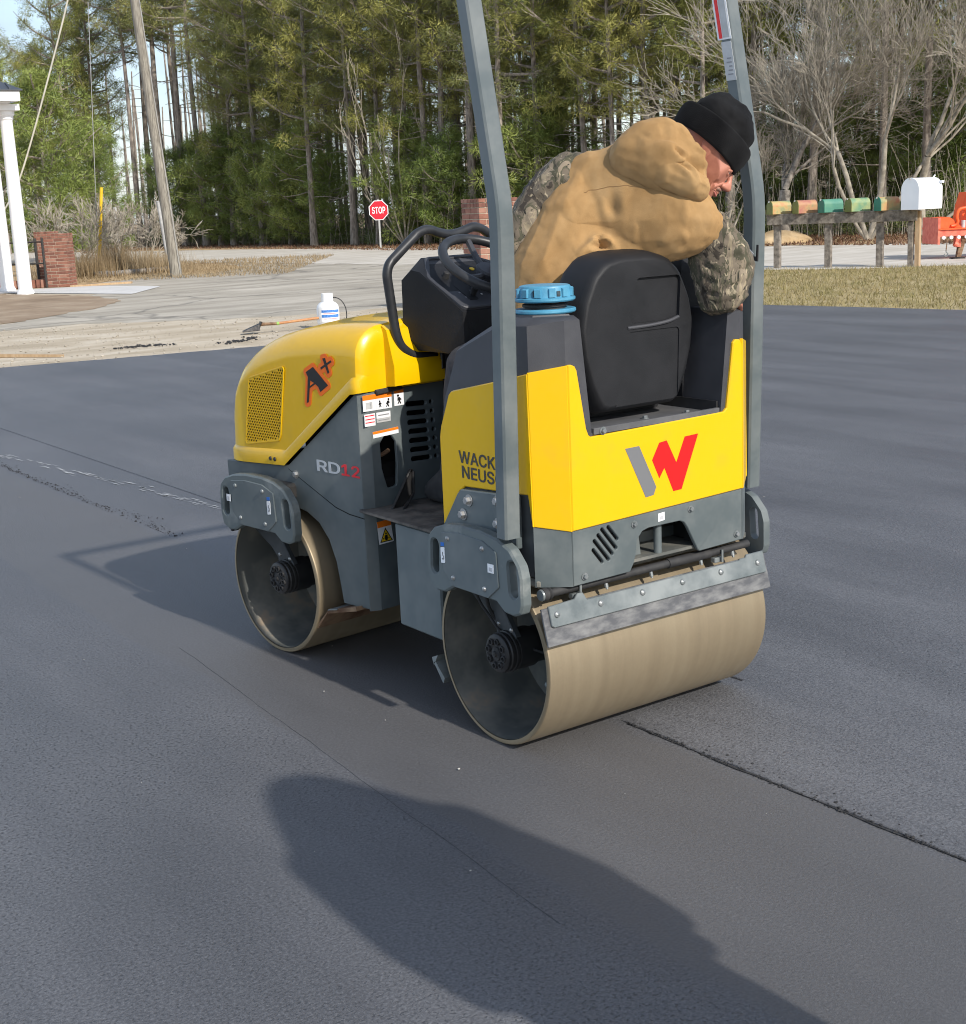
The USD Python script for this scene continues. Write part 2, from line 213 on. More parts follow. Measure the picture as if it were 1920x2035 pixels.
# fresh asphalt: speckled stone, open voids, lane to lane differences left by the roller
LOOK['asphalt'] = usdkit.material(stage, '/World/Looks/asphalt', {
    'g': ('geometry', {}), 'sep': ('separate_xyz', {}),
    'wob': ('noise_texture', {'scale': 1.3, 'detail': 4.0}), 'wx': ('math', {'math_type': 'multiply_add', 'value2': 0.16, 'value3': -0.08}), 'xx': ('math', {'math_type': 'add'}),
    'ln': ('map_range', {'from_min': -1.6, 'from_max': 1.6, 'to_min': 0.0, 'to_max': 1.0}),
    'lane': ('rgb_ramp', {'ramp': [(0.0, (1, 1, 1)), (0.20, (1, 1, 1)), (0.225, (0.16, 0.16, 0.16)), (0.47, (0.10, 0.10, 0.10)), (0.49, (0.42, 0.42, 0.42)), (0.74, (0.42, 0.42, 0.42)), (0.80, (0.8, 0.8, 0.8)), (1.0, (0.5, 0.5, 0.5))]}),
    'big': ('noise_texture', {'scale': 0.55, 'detail': 5.0, 'roughness': 0.55}), 'mps': ('mapping', {'scale': (1.1, 0.22, 1.0), 'rotation': (0, 0, -0.25)}), 'str': ('noise_texture', {'scale': 1.6, 'detail': 6.0, 'roughness': 0.6}),
    'fine': ('noise_texture', {'scale': 120.0, 'detail': 5.0, 'roughness': 0.8}), 'mid': ('noise_texture', {'scale': 55.0, 'detail': 4.0, 'roughness': 0.65}),
    'void': ('noise_texture', {'scale': 105.0, 'detail': 1.5, 'roughness': 0.45, 'distortion': 0.0}), 'vr': ('rgb_ramp', {'ramp': [(0.33, (0.72, 0.72, 0.72)), (0.42, (0, 0, 0))]}),
    'patch': ('rgb_ramp', {'ramp': [(0.40, (0.25, 0.25, 0.25)), (0.62, (1, 1, 1))]}), 'vm': ('math', {'math_type': 'multiply'}), 'vm2': ('math', {'math_type': 'multiply'}),
    'sp': ('voronoi_texture', {'scale': 130.0, 'randomness': 1.0}), 'spc': ('separate_xyz', {}), 'spr': ('rgb_ramp', {'ramp': [(0.965, (0, 0, 0)), (0.99, (1, 1, 1))]}), 'spd': ('rgb_ramp', {'ramp': [(0.0, (0.45, 0.45, 0.45)), (0.42, (0.0, 0.0, 0.0))]}), 'spm': ('math', {'math_type': 'multiply'}),
    'tone': ('rgb_ramp', {'ramp': [(0.38, (0.040, 0.0405, 0.044)), (0.5, (0.088, 0.089, 0.095)), (0.62, (0.165, 0.167, 0.175))]}), 'brown': ('mix_color', {'b': (0.094, 0.090, 0.087)}), 'lb': ('rgb_ramp', {'ramp': [(0.0, (0.85, 0.85, 0.85)), (0.35, (0.0, 0.0, 0.0))]}),
    'tm': ('mix_float', {'fac': 0.42}), 'tm2': ('mix_float', {'fac': 0.62}),
    'cv': ('mix_color', {'b': (0.010, 0.010, 0.011)}), 'cs': ('mix_color', {'b': (0.26, 0.26, 0.25)}),
    'hb': ('mix_float', {'fac': 0.18}), 'hv': ('math', {'math_type': 'subtract'}), 'b': ('bump', {'strength': 0.75, 'distance': 0.0045}),
    'rr': ('map_range', {'from_min': 0.3, 'from_max': 0.7, 'to_min': 0.44, 'to_max': 0.58}), 'p': ('principled_bsdf', {'specular_ior_level': 0.62})},
    [('g.position', 'sep.vector'), ('g.position', 'wob.vector'), ('wob.fac', 'wx.value1'), ('sep.x', 'xx.value1'), ('wx.value', 'xx.value2'), ('xx.value', 'ln.value'), ('ln.result', 'lane.fac'),
     ('g.position', 'big.vector'), ('g.position', 'mps.vector'), ('mps.vector', 'str.vector'), ('g.position', 'fine.vector'), ('g.position', 'mid.vector'), ('g.position', 'void.vector'), ('g.position', 'sp.vector'),
     ('void.fac', 'vr.fac'), ('big.fac', 'patch.fac'), ('vr.color', 'vm.value1'), ('lane.color', 'vm.value2'), ('vm.value', 'vm2.value1'), ('patch.color', 'vm2.value2'),
     ('sp.color', 'spc.vector'), ('spc.x', 'spr.fac'), ('sp.distance', 'spd.fac'), ('spr.color', 'spm.value1'), ('spd.color', 'spm.value2'),
     ('str.fac', 'tm.a'), ('big.fac', 'tm.b'), ('tm.result', 'tm2.a'), ('fine.fac', 'tm2.b'), ('tm2.result', 'tone.fac'), ('tone.color', 'brown.a'), ('lane.color', 'lb.fac'), ('lb.color', 'brown.fac'),
     ('brown.result', 'cv.a'), ('vm2.value', 'cv.fac'), ('cv.result', 'cs.a'), ('spm.value', 'cs.fac'), ('cs.result', 'p.base_color'),
     ('fine.fac', 'hb.a'), ('mid.fac', 'hb.b'), ('hb.result', 'hv.value1'), ('vm2.value', 'hv.value2'), ('hv.value', 'b.height'), ('b.normal', 'p.normal'), ('str.fac', 'rr.value'), ('rr.result', 'p.roughness')], surface='p.BSDF')


def groundmat(name, c1, c2, c3, scale, stretch=(1, 1, 1), rot=0.0, fine=90.0, bump=0.01, cracks=0.0):
    nodes = {'g': ('geometry', {}), 'mp': ('mapping', {'scale': stretch, 'rotation': (0, 0, rot)}), 'n': ('noise_texture', {'scale': scale, 'detail': 9.0, 'roughness': 0.62, 'distortion': 0.5}), 'f': ('noise_texture', {'scale': fine, 'detail': 3.0}), 'm': ('mix_float', {'fac': 0.3}),
             'r': ('rgb_ramp', {'ramp': [(0.33, c1), (0.5, c2), (0.66, c3)]}), 'b': ('bump', {'strength': 0.8, 'distance': bump}), 'p': ('principled_bsdf', {'roughness': 0.92, 'specular_ior_level': 0.2})}
    links = [('g.position', 'mp.vector'), ('mp.vector', 'n.vector'), ('g.position', 'f.vector'), ('n.fac', 'm.a'), ('f.fac', 'm.b'), ('m.result', 'r.fac'), ('m.result', 'b.height'), ('b.normal', 'p.normal')]
    if cracks:
        nodes.update({'v': ('voronoi_texture', {'scale': cracks, 'feature': 'distance_to_edge'}), 'vn': ('noise_texture', {'scale': 1.4, 'detail': 6.0}), 'va': ('vector_math', {'math_type': 'add'}),
                      'vr': ('rgb_ramp', {'ramp': [(0.0, (0.5, 0.5, 0.5)), (0.025, (0, 0, 0))]}), 'cm': ('mix_color', {'b': (0.06, 0.06, 0.06)})})
        links += [('g.position', 'vn.vector'), ('g.position', 'va.vector1'), ('vn.color', 'va.vector2'), ('va.vector', 'v.vector'), ('v.distance', 'vr.fac'), ('r.color', 'cm.a'), ('vr.color', 'cm.fac'), ('cm.result', 'p.base_color')]
    else:
        links.append(('r.color', 'p.base_color'))
    LOOK[name] = usdkit.material(stage, f'/World/Looks/{name}', nodes, links, surface='p.BSDF')


groundmat('forest_floor', (0.115, 0.068, 0.040), (0.21, 0.135, 0.082), (0.33, 0.235, 0.15), 0.9, bump=0.03)
groundmat('sandy_gravel', (0.31, 0.255, 0.18), (0.46, 0.39, 0.29), (0.60, 0.54, 0.44), 0.75, stretch=(0.8, 1.9, 1), rot=0.5, bump=0.02)
groundmat('white_gravel', (0.38, 0.345, 0.285), (0.51, 0.47, 0.405), (0.62, 0.585, 0.52), 0.9, stretch=(0.6, 1.8, 1), rot=0.6, bump=0.015)
groundmat('old_asphalt', (0.235, 0.212, 0.172), (0.375, 0.340, 0.280), (0.52, 0.475, 0.40), 0.6, stretch=(0.7, 2.0, 1), rot=0.5, bump=0.01, cracks=0.22)
groundmat('bare_dirt', (0.20, 0.145, 0.098), (0.30, 0.225, 0.155), (0.42, 0.345, 0.255), 0.9, bump=0.02)
groundmat('turf_soil', (0.25, 0.20, 0.095), (0.37, 0.295, 0.155), (0.48, 0.39, 0.23), 1.2, bump=0.02)
groundmat('concrete_pale', (0.46, 0.46, 0.44), (0.55, 0.54, 0.52), (0.62, 0.61, 0.59), 0.8, bump=0.004)
groundmat('straw_ground', (0.30, 0.20, 0.105), (0.42, 0.30, 0.165), (0.52, 0.40, 0.25), 1.3, bump=0.03)

# ------------------------------------------------------------------ scene helpers
TAKEN = {}
OFFSET = {}


def numbered(parent, name):
    k = f'{parent}/{name}'
    n = TAKEN.get(k, 0)
    TAKEN[k] = n + 1
    return k if n == 0 else f'{k}_{n:03d}'


def tag(prim, label=None, cat=None, group=None, kind=None):
    for k, v in (('label', label), ('category', cat), ('group', group), ('kind', kind)):
        if v:
            prim.SetCustomDataByKey(k, v)
    return prim


def thing(name, label, cat, loc=(0, 0, 0), rotz=0.0, group=None, scale=None):
    x = UsdGeom.Xform.Define(stage, numbered('/World', name))
    x.AddTranslateOp().Set(Gf.Vec3d(*map(float, loc)))
    if rotz:
        x.AddRotateZOp().Set(math.degrees(rotz))
    if scale is not None:
        s = (scale,) * 3 if np.ndim(scale) == 0 else scale
        x.AddScaleOp().Set(Gf.Vec3f(*map(float, s)))
    p = x.GetPrim()
    OFFSET[str(p.GetPath())] = A(loc, float)
    return tag(p, label, cat, group)


def dup(root, loc, rotz, label=None, group=None, scale=None):
    was = root.GetCustomData()
    r = thing(root.GetName().rstrip('0123456789').rstrip('_'), label or was['label'], was['category'], loc, rotz, group or was.get('group'), scale)
    r.GetReferences().AddInternalReference(root.GetPath())
    r.SetInstanceable(True)
    return r


def obj(name, mesh, look, parent=None, smooth=35, label=None, world=False):
    """One Mesh prim. world=True: the vertices are world coordinates and the thing's base is taken off."""
    pp = '/World' if parent is None else str(parent.GetPath())
    nrm = None
    if isinstance(mesh, tuple) and len(mesh) == 3:
        mesh, nrm, smooth = mesh[:2], mesh[2], False
    v, f, n = meshkit.arrays(mesh, False)
    if pp.startswith('/World/person') and not pp.startswith('/World/person_001'):
        v = lean(v)
    if world:
        v = v - OFFSET['/'.join(pp.split('/')[:3])]
    if len(v) > 150000 and smooth not in (False, True):
        smooth = False
    mesh = trimesh.Trimesh(v, f, process=smooth is not False)
    m = usdkit.mesh(stage, numbered(pp, name), mesh, LOOK[look], smooth=smooth)
    if nrm is not None:
        m.CreateNormalsAttr(Vt.Vec3fArray.FromNumpy(np.asarray(nrm, np.float32)))
        m.SetNormalsInterpolation('vertex')
    p = m.GetPrim()
    if label:
        p.SetCustomDataByKey('label', label)
    return p


def cat(*ms):
    return trimesh.util.concatenate([to_tm(m) for m in ms])


def to_tm(m):
    if isinstance(m, trimesh.Trimesh):
        return m
    v, f, _ = meshkit.arrays(m, False)
    return trimesh.Trimesh(v, f, process=False)


def tf(mesh, R=None, t=(0, 0, 0)):
    mesh = to_tm(mesh).copy()
    v = mesh.vertices if R is None else mesh.vertices @ np.asarray(R).T
    mesh.vertices = v + np.asarray(t)
    return mesh


# ------------------------------------------------------------------ shape helpers
def area2(p):
    return np.sum(p[:, 0] * np.roll(p[:, 1], -1) - np.roll(p[:, 0], -1) * p[:, 1])


def inset(p, b):
    """Ring moved b to its left (inside of a counter-clockwise ring), same vertex count."""
    d = np.roll(p, -1, 0) - p
    d /= np.linalg.norm(d, axis=1, keepdims=True) + 1e-12
    n = np.stack([-d[:, 1], d[:, 0]], 1)
    n0 = np.roll(n, 1, 0)
    s = n + n0
    k = np.clip(1 + (n * n0).sum(1, keepdims=True), 0.35, 2)
    return p + b * s / k


def slab(poly, o, u, v, t, b=0.0):
    """Flat plate: polygon (list of points or shapely, holes allowed) in the plane o,u,v; its face looks along u x v; t thick; front edge chamfered by b."""
    if not isinstance(poly, Polygon):
        if hasattr(poly, 'geoms'):
            return cat(*[slab(g, o, u, v, t, b) for g in poly.geoms])
        poly = Polygon(poly)
    if not poly.is_valid:
        poly = poly.buffer(0)
        if hasattr(poly, 'geoms'):
            return cat(*[slab(g, o, u, v, t, b) for g in poly.geoms])
    o, u, v = A(o, float), A(u, float), A(v, float)
    w = np.cross(u, v)
    rings = []
    for i, r in enumerate([poly.exterior, *poly.interiors]):
        p = A(r.coords, float)[:-1, :2]
        if (area2(p) > 0) != (i == 0):
            p = p[::-1]
        rings.append(p)
    V, F = [], []
    n = sum(len(r) for r in rings)

    def place(p, h):
        return o + p[:, :1] * u + p[:, 1:] * v + h * w
    front = np.vstack([inset(r, b) if b else r for r in rings])
    base = np.vstack(rings)
    tri = earcut.triangulate_float64(front, np.cumsum([len(r) for r in rings]).astype(np.uint32)).reshape(-1, 3)
    e1, e2 = front[tri[:, 1]] - front[tri[:, 0]], front[tri[:, 2]] - front[tri[:, 0]]
    flip = (e1[:, 0] * e2[:, 1] - e1[:, 1] * e2[:, 0]) < 0
    tri[flip] = tri[flip][:, ::-1]
    levels = [place(front, 0.0)] + ([place(base, -b)] if b else []) + [place(base, -t)]
    V = np.vstack(levels)
    F.append(tri)
    F.append(tri[:, ::-1] + n * (len(levels) - 1))
    s = 0
    for r in rings:
        k = len(r)
        i = np.arange(k)
        j = (i + 1) % k
        for L in range(len(levels) - 1):
            a, c = s + i + n * L, s + j + n * L
            F.append(np.stack([a, a + n, c], 1)); F.append(np.stack([c, a + n, c + n], 1))
        s += k
    return trimesh.Trimesh(V, np.vstack(F), process=False)


def rounded(pts, r, q=5):
    p = Polygon(pts).buffer(0)
    return p.buffer(-r, quad_segs=q).buffer(2 * r, quad_segs=q).buffer(-r, quad_segs=q)


X_, Y_, Z_ = A([1., 0, 0]), A([0, 1., 0]), A([0, 0, 1.])


def sideL(yz, x, t=0.012, b=0.0, r=0.0):
    p = yz if isinstance(yz, Polygon) else Polygon(yz)
    p = affinity.scale(p, -1, 1, origin=(0, 0))
    return slab(p.buffer(0) if not r else rounded(p, r), (x, 0, 0), -Y_, Z_, t, b)


def sideR(yz, x, t=0.012, b=0.0, r=0.0):
    p = yz if isinstance(yz, Polygon) else Polygon(yz)
    return slab(p if not r else rounded(p, r), (x, 0, 0), Y_, Z_, t, b)


def rear(xz, y, t=0.012, b=0.0, r=0.0):
    p = xz if isinstance(xz, Polygon) else Polygon(xz)
    return slab(p if not r else rounded(p, r), (0, y, 0), X_, Z_, t, b)


def topf(xy, z, t=0.012, b=0.0, r=0.0):
    p = xy if isinstance(xy, Polygon) else Polygon(xy)
    return slab(p if not r else rounded(p, r), (0, 0, z), X_, Y_, t, b)


def box(lo, hi, b=0.0):
    lo, hi = A(lo, float), A(hi, float)
    if b <= 0:
        return trimesh.creation.box(bounds=[lo, hi])
    pts = []
    for sx in (0, 1):
        for sy in (0, 1):
            for sz in (0, 1):
                s = A([sx, sy, sz])
                c = np.where(s == 1, hi, lo)
                sg = np.where(s == 1, -1, 1)
                for k in range(3):
                    q = c + sg * b; q[k] = c[k]
                    pts.append(q)
    return hullp(pts)


def hullp(pts):
    return to_tm(m3.Manifold.hull_points([tuple(map(float, p)) for p in pts]))


def sphere(c, r, n=16):
    s = m3.Manifold.sphere(1.0, n)
    r = (r,) * 3 if np.ndim(r) == 0 else r
    return s.scale(tuple(map(float, r))).translate(tuple(map(float, c)))


def bone(a, ra, b, rb, n=16):
    return m3.Manifold.batch_hull([sphere(a, ra, n), sphere(b, rb, n)])


def hull(*items, n=16):
    return m3.Manifold.batch_hull([sphere(c, r, n) for c, r in items])


def frame_of(d):
    d = A(d, float); d = d / np.linalg.norm(d)
    a = np.cross(d, [0, 0, 1.]) if abs(d[2]) < 0.9 else np.cross(d, [1., 0, 0])
    a /= np.linalg.norm(a)
    return d, a, np.cross(d, a)


def lathe(profile, o=(0, 0, 0), axis=(0, 0, 1), seg=32, closed=False):
    """profile: (height along axis, radius) pairs."""
    d, a, b = frame_of(axis)
    pr = A(profile, float)
    t = np.arange(seg) * 2 * np.pi / seg
    V = A(o, float) + pr[:, None, :1] * d + pr[:, None, 1:] * (np.cos(t)[None, :, None] * a + np.sin(t)[None, :, None] * b)
    k = len(pr)
    F = []
    for i in range(k if closed else k - 1):
        i2 = (i + 1) % k
        j = np.arange(seg); j2 = (j + 1) % seg
        F.append(np.stack([i * seg + j, i * seg + j2, i2 * seg + j2], 1)); F.append(np.stack([i * seg + j, i2 * seg + j2, i2 * seg + j], 1))
    m = trimesh.Trimesh(V.reshape(-1, 3), np.vstack(F), process=False)
    return m


def cyl(p0, p1, r, r1=None, seg=16, bev=0.0):
    p0, p1 = A(p0, float), A(p1, float)
    L = np.linalg.norm(p1 - p0)
    r1 = r if r1 is None else r1
    if bev:
        pr = [(0, 1e-5), (0, r - bev), (bev, r), (L - bev, r1), (L, r1 - bev), (L, 1e-5)]
    else:
        pr = [(0, 1e-5), (0, r), (L, r1), (L, 1e-5)]
    return lathe(pr, p0, p1 - p0, seg)


def smooth_path(pts, n=8, closed=False):
    p = A(pts, float)
    if closed:
        q = np.vstack([p[-1], p, p[:2]])
    else:
        q = np.vstack([2 * p[0] - p[1], p, 2 * p[-1] - p[-2]])
    out = []
    for i in range(1, len(q) - 2):
        t = np.linspace(0, 1, n, endpoint=False)[:, None]
        a, b, c, d = q[i - 1], q[i], q[i + 1], q[i + 2]
        out.append(0.5 * (2 * b + (c - a) * t + (2 * a - 5 * b + 4 * c - d) * t ** 2 + (3 * b - a - 3 * c + d) * t ** 3))
    out = np.vstack(out)
    return out if closed else np.vstack([out, p[-1]])


def fillet_path(pts, r, n=5, closed=False):
    """Straight runs with rounded bends."""
    p = A(pts, float)
    out = []
    N = len(p)
    for i in range(N):
        if not closed and i in (0, N - 1):
            out.append(p[i][None]); continue
        a, b, c = p[i - 1], p[i], p[(i + 1) % N]
        la, lc = np.linalg.norm(a - b), np.linalg.norm(c - b)
        k = min(r, 0.45 * la, 0.45 * lc)
        s, e = b + (a - b) / la * k, b + (c - b) / lc * k
        t = np.linspace(0, 1, n)[:, None]
        out.append((1 - t) ** 2 * s + 2 * t * (1 - t) * b + t ** 2 * e)
    return np.vstack(out)


def tube(path, r, sides=10, closed=False, caps=True):
    p = A(path, float)
    N = len(p)
    r = np.broadcast_to(r, (N,))
    t = (np.roll(p, -1, 0) - np.roll(p, 1, 0)) if closed else np.gradient(p, axis=0)
    t /= np.linalg.norm(t, axis=1, keepdims=True) + 1e-12
    _, a, _ = frame_of(t[0])
    V = []
    ang = np.arange(sides) * 2 * np.pi / sides
    for i in range(N):
        a = a - t[i] * (a @ t[i]); a /= np.linalg.norm(a)
        b = np.cross(t[i], a)
        V.append(p[i] + r[i] * (np.cos(ang)[:, None] * a + np.sin(ang)[:, None] * b))
    V = np.vstack(V)
    F = []
    j = np.arange(sides); j2 = (j + 1) % sides
    for i in range(N if closed else N - 1):
        i2 = (i + 1) % N
        F.append(np.stack([i * sides + j, i * sides + j2, i2 * sides + j2], 1)); F.append(np.stack([i * sides + j, i2 * sides + j2, i2 * sides + j], 1))
    if caps and not closed:
        V = np.vstack([V, p[0], p[-1]])
        F.append(np.stack([np.full(sides, N * sides), j2, j], 1)); F.append(np.stack([np.full(sides, N * sides + 1), (N - 1) * sides + j, (N - 1) * sides + j2], 1))
    return trimesh.Trimesh(V, np.vstack(F), process=False)


def bolt(c, n, r=0.009, h=0.007):
    n = A(n, float) / np.linalg.norm(n)
    c = A(c, float)
    return cat(cyl(c - n * 0.002, c + n * 0.002, r * 1.5, seg=14), lathe([(0, r), (h * .8, r), (h, r * .8), (h, 1e-5)], c + n * 0.002, n, 6))


def dome_bolt(c, n, r=0.008):
    return lathe([(0, r), (r * .45, r * .8), (r * .7, r * .35), (r * .75, 1e-5)], A(c, float), n, 12)


def text_on(text, o, u, v, height, depth=0.001, bold=False, width=None):
    m = meshkit.text_mesh(text, height, depth, bold)
    p = np.asarray(m.vertices)
    if width:
        p = p * A([width / (p[:, 0].max() - p[:, 0].min()), 1, 1])
    p = p - A([p[:, 0].min(), 0, 0])
    u, v = A(u, float), A(v, float)
    m.vertices = A(o, float) + p[:, :1] * u + p[:, 1:2] * v + p[:, 2:] * np.cross(u, v)
    return m

# ------------------------------------------------------------------ ground
RH, HH = A([0.818, -0.575]), A([0.575, 0.818])        # across and along the approach to the yard


def bg(a, d, z=-0.05):
    q = EYE[:2] + a * RH + d * HH
    return A([q[0], q[1], z])


def struct(name, mesh, look, smooth=False, kind='structure', label=None, catg=None):
    p = obj(name, mesh, look, None, smooth)
    return tag(p, label, catg, None, kind)


def ragged(pts, step=0.12, amp=0.025, seed=1):
    ls = LineString([*pts, pts[0]])
    n = int(min(ls.length / step, 2500))
    q = A([ls.interpolate(i / n, normalized=True).coords[0] for i in range(n)])
    nz = meshkit.fbm(np.c_[q * 3.1, np.full(len(q), 0.3)], 4, seed) - 0.5
    nx = meshkit.fbm(np.c_[q * 3.1, np.full(len(q), 7.3)], 4, seed + 9) - 0.5
    return q + np.c_[nx, nz] * amp * 4


def sheet(name, pts, z, look, amp=0.15, seed=1, step=0.3):
    return struct(name, slab(Polygon(ragged(pts, step, amp, seed)).buffer(0), (0, 0, z), X_, Y_, 0.003), look)


struct('ground', slab([(-300, -300), (300, -300), (300, 300), (-300, 300)], (0, 0, -0.06), X_, Y_, 0.002), 'forest_floor')
sheet('gravel_yard', [(-40, 14), (12.6, 9), (16, 14), (20.0, 18), (19.7, 27), (18.7, 40), (16.6, 45.4), (14, 37.5), (9.5, 33.2), (2, 36), (-40, 40)], -0.055, 'sandy_gravel', 0.2, 2)
sheet('old_driveway', [(18.5, 40.3), (15.1, 37.6), (11.1, 33.4), (7.4, 25.3), (4.6, 20.9), (-4.0, 20.4), (-4, 19.2), (5.3, 19.5), (6.2, 18.5), (7.4, 17.6), (8.4, 17.0), (10.2, 17.2), (11.4, 17.3), (14.5, 20.0), (19.6, 27.1), (19.2, 33)], -0.051, 'old_asphalt', 0.14, 3, 0.15)
sheet('road', [(14, 82), (22, 82), (24.4, 66), (26.7, 56.2), (27.6, 46.2), (29.0, 37), (28.8, 26.5), (30.8, 20.7), (33, 12), (29, 6), (24.2, 11.2), (21.76, 14.26), (20.2, 15.8), (19.5, 17.9), (18.9, 21.2), (19.6, 27.2), (19.2, 31.5), (18.8, 40.4), (18.2, 44.7), (15, 62)], -0.047, 'white_gravel', 0.16, 4)
sheet('roadside_verge', [(23, 80), (26.9, 80), (31, 66), (31.0, 53), (33, 44), (36, 35), (38, 27), (39, 16), (33.5, 14), (31, 20.7), (29.1, 26.5), (29.3, 37), (27.9, 46.2), (27.0, 56.2), (24.7, 66)], -0.051, 'straw_ground', 0.3, 5)
sheet('pole_verge', [(11.0, 36.6), (9.0, 40), (12, 60), (15, 60), (18.1, 44.6), (17.3, 37.2), (14.7, 34.5), (13.1, 35.3), (9.9, 33.0)], -0.043, 'straw_ground', 0.25, 6)
sheet('bare_lawn', [(-8, 31.2), (7.6, 31.3), (8.4, 28.4), (8.2, 25.1), (7.0, 23.2), (4.0, 20.6), (-8, 20.8)], -0.043, 'bare_dirt', 0.2, 7)
sheet('sidewalk', [(-8, 33.6), (7.6, 33.0), (10.2, 32.0), (10.9, 29.4), (9.2, 27.0), (8.6, 29.0), (7.8, 31.6), (-8, 31.6)], -0.038, 'concrete_pale', 0.02, 8)
VERGE = [(19.3, 18.4), (20.1, 15.9), (21.7, 14.3), (24.0, 11.3), (25, 4), (12.95, 2), (12.75, 7.8), (12.6, 9.5), (12.3, 11.3), (15.4, 14.0)]
sheet('grass_verge', VERGE, -0.043, 'turf_soil', 0.12, 9)
LOT = [(-22, -16), (13.4, -16), (13.1, -2), (12.80, 7.83), (12.36, 10.85), (4.84, 12.55), (2.03, 13.15), (-22, 18.0)]
lot = Polygon(ragged(LOT, 0.07, 0.028, 11)).buffer(0)
struct('asphalt_lot', slab(lot, (0, 0, 0.0), X_, Y_, 0.058, 0.02), 'asphalt')

_ly = np.linspace(-16, -0.13, 420)
_lx = -0.043 + 0.006 * np.sin(_ly * 2.3) + 0.016 * (meshkit.fbm(np.c_[_ly * 9, _ly * 0 + 5, _ly * 0], 4, 8) - 0.5)
lane = Polygon(np.vstack([np.c_[_lx, _ly], [(0.50, -0.13), (0.52, 11.0), (12.2, 10.7), (12.7, 7.8), (13.0, -2), (13.3, -16)]])).buffer(0)
struct('asphalt_lane', slab(lane, (0, 0, 0.0065), X_, Y_, 0.0063, 0.003), 'asphalt')


def lumps(n, place, size, seed):
    r = np.random.default_rng(seed)
    ico = trimesh.creation.icosphere(subdivisions=0)
    bv, bf = np.asarray(ico.vertices), np.asarray(ico.faces)
    V, F = [], []
    for i in range(n):
        p, s = place(r), size(r)
        q = bv * r.uniform(0.6, 1.3, (12, 1)) * s * r.uniform(0.6, 1.3, 3)
        q[:, 2] *= 0.7
        V.append(q + p); F.append(bf + 12 * i)
    return np.vstack(V), np.vstack(F)


def seam_pt(r):
    y = r.uniform(-4.2, -0.14) if r.random() < 0.85 else r.uniform(3.4, 6.5)
    w = 0.010 + 0.016 * (0.5 + 0.5 * math.sin(y * 5.1)) * (0.6 + 0.5 * math.sin(y * 1.7 + 1))
    return A([-0.048 + 0.006 * math.sin(y * 2.3) + abs(r.normal(0, 1)) * w * 2.4 - 0.006, y, r.uniform(0.0, 0.006)])


_y = np.concatenate([np.linspace(-4.5, -0.16, 300)])
_w = 0.001 + 0.0055 * np.clip(meshkit.fbm(np.c_[_y * 2.2, _y * 0, _y * 0], 4, 3) - 0.25, 0, 1)
_c = -0.048 + 0.006 * np.sin(_y * 2.3) + 0.012 * (meshkit.fbm(np.c_[_y * 7, _y * 0 + 5, _y * 0], 3, 8) - 0.5)
_j = np.vstack([np.c_[_c - _w, _y], np.c_[_c + _w, _y][::-1]])
tag(obj('paving_joint', slab(Polygon(_j).buffer(0), (0, 0, 0.0032), X_, Y_, 0.002), 'fresh_asphalt_lump', None, False), 'open dark joint between two asphalt lanes running out from under the rear drum', 'paving joint', None, 'stuff')
_y2 = np.linspace(-1.0, 1.6, 160)
_c2 = -0.925 + 0.077 * _y2 + 0.010 * (meshkit.fbm(np.c_[_y2 * 5, _y2 * 0 + 2, _y2 * 0], 3, 18) - 0.5)
_w2 = 0.0004 + 0.0016 * np.clip(meshkit.fbm(np.c_[_y2 * 6, _y2 * 0, _y2 * 0], 4, 13) - 0.3, 0, 1) * np.clip((1.6 - _y2) / 0.6, 0, 1) * np.clip((_y2 + 1.0) / 0.5, 0, 1)
tag(obj('paving_joint', slab(Polygon(np.vstack([np.c_[_c2 - _w2, _y2], np.c_[_c2 + _w2, _y2][::-1]])).buffer(0), (0, 0, 0.0012), X_, Y_, 0.001), 'hairline_seam', None, False), 'faint hairline joint in the asphalt left of the rear drum, crossing the shadow', 'paving joint', None, 'stuff')
tag(obj('loose_aggregate', lumps(4200, seam_pt, lambda r: 0.0012 + 0.0055 * r.random() ** 3, 21), 'fresh_asphalt_lump', None, False), 'dark crumbs of asphalt strewn along the open paving joint behind the rear drum', 'gravel', None, 'stuff')


def yard_pt(r):
    while True:
        a, d = r.uniform(-9, 1.5), r.uniform(16.5, 23)
        p = bg(a, d, -0.045)
        if not lot.contains(Point(p[0], p[1])) and p[0] < 12.5:
            return p


tag(obj('gravel_stones', lumps(2600, yard_pt, lambda r: 0.004 + 0.016 * r.random() ** 3, 22), 'yard_stone', None, False), 'pale loose stones scattered over the sandy strip beyond the new asphalt', 'gravel', None, 'stuff')


def sliver(r, x0, y0, dx, dy, sx, L):
    t = r.random()
    c = A([x0 + dx * t + r.normal(0, sx), y0 + dy * t, 0.004])
    l = L * r.uniform(0.3, 1)
    d = A([dx, dy, 0.0]); d /= np.linalg.norm(d)
    s = A([d[1], -d[0], 0]) * r.uniform(0.002, 0.006)
    return A([c - d * l, c + s, c + d * l, c - s])


r_ = np.random.default_rng(5)
V = np.vstack([sliver(r_, 0.10, 6.8, 0.36, -2.9, 0.025, 0.10) for _ in range(70)])
F = np.vstack([[[4 * i, 4 * i + 2, 4 * i + 1], [4 * i, 4 * i + 3, 4 * i + 2]] for i in range(len(V) // 4)])
tag(obj('chalk_scrape', (V, F), 'grey_sticker', None, False), 'broken pale scrape line on the asphalt left of the front drum', 'scrape mark', None, 'stuff')


def chip_pt(r):
    return A([r.uniform(-3, 6), r.uniform(-2, 9), 0.006])


tag(obj('pale_chips', lumps(170, chip_pt, lambda r: 0.0012 + 0.0028 * r.random() ** 2, 23), 'pale_stone', None, False), 'tiny pale chips sprinkled over the new asphalt', 'gravel', None, 'stuff')

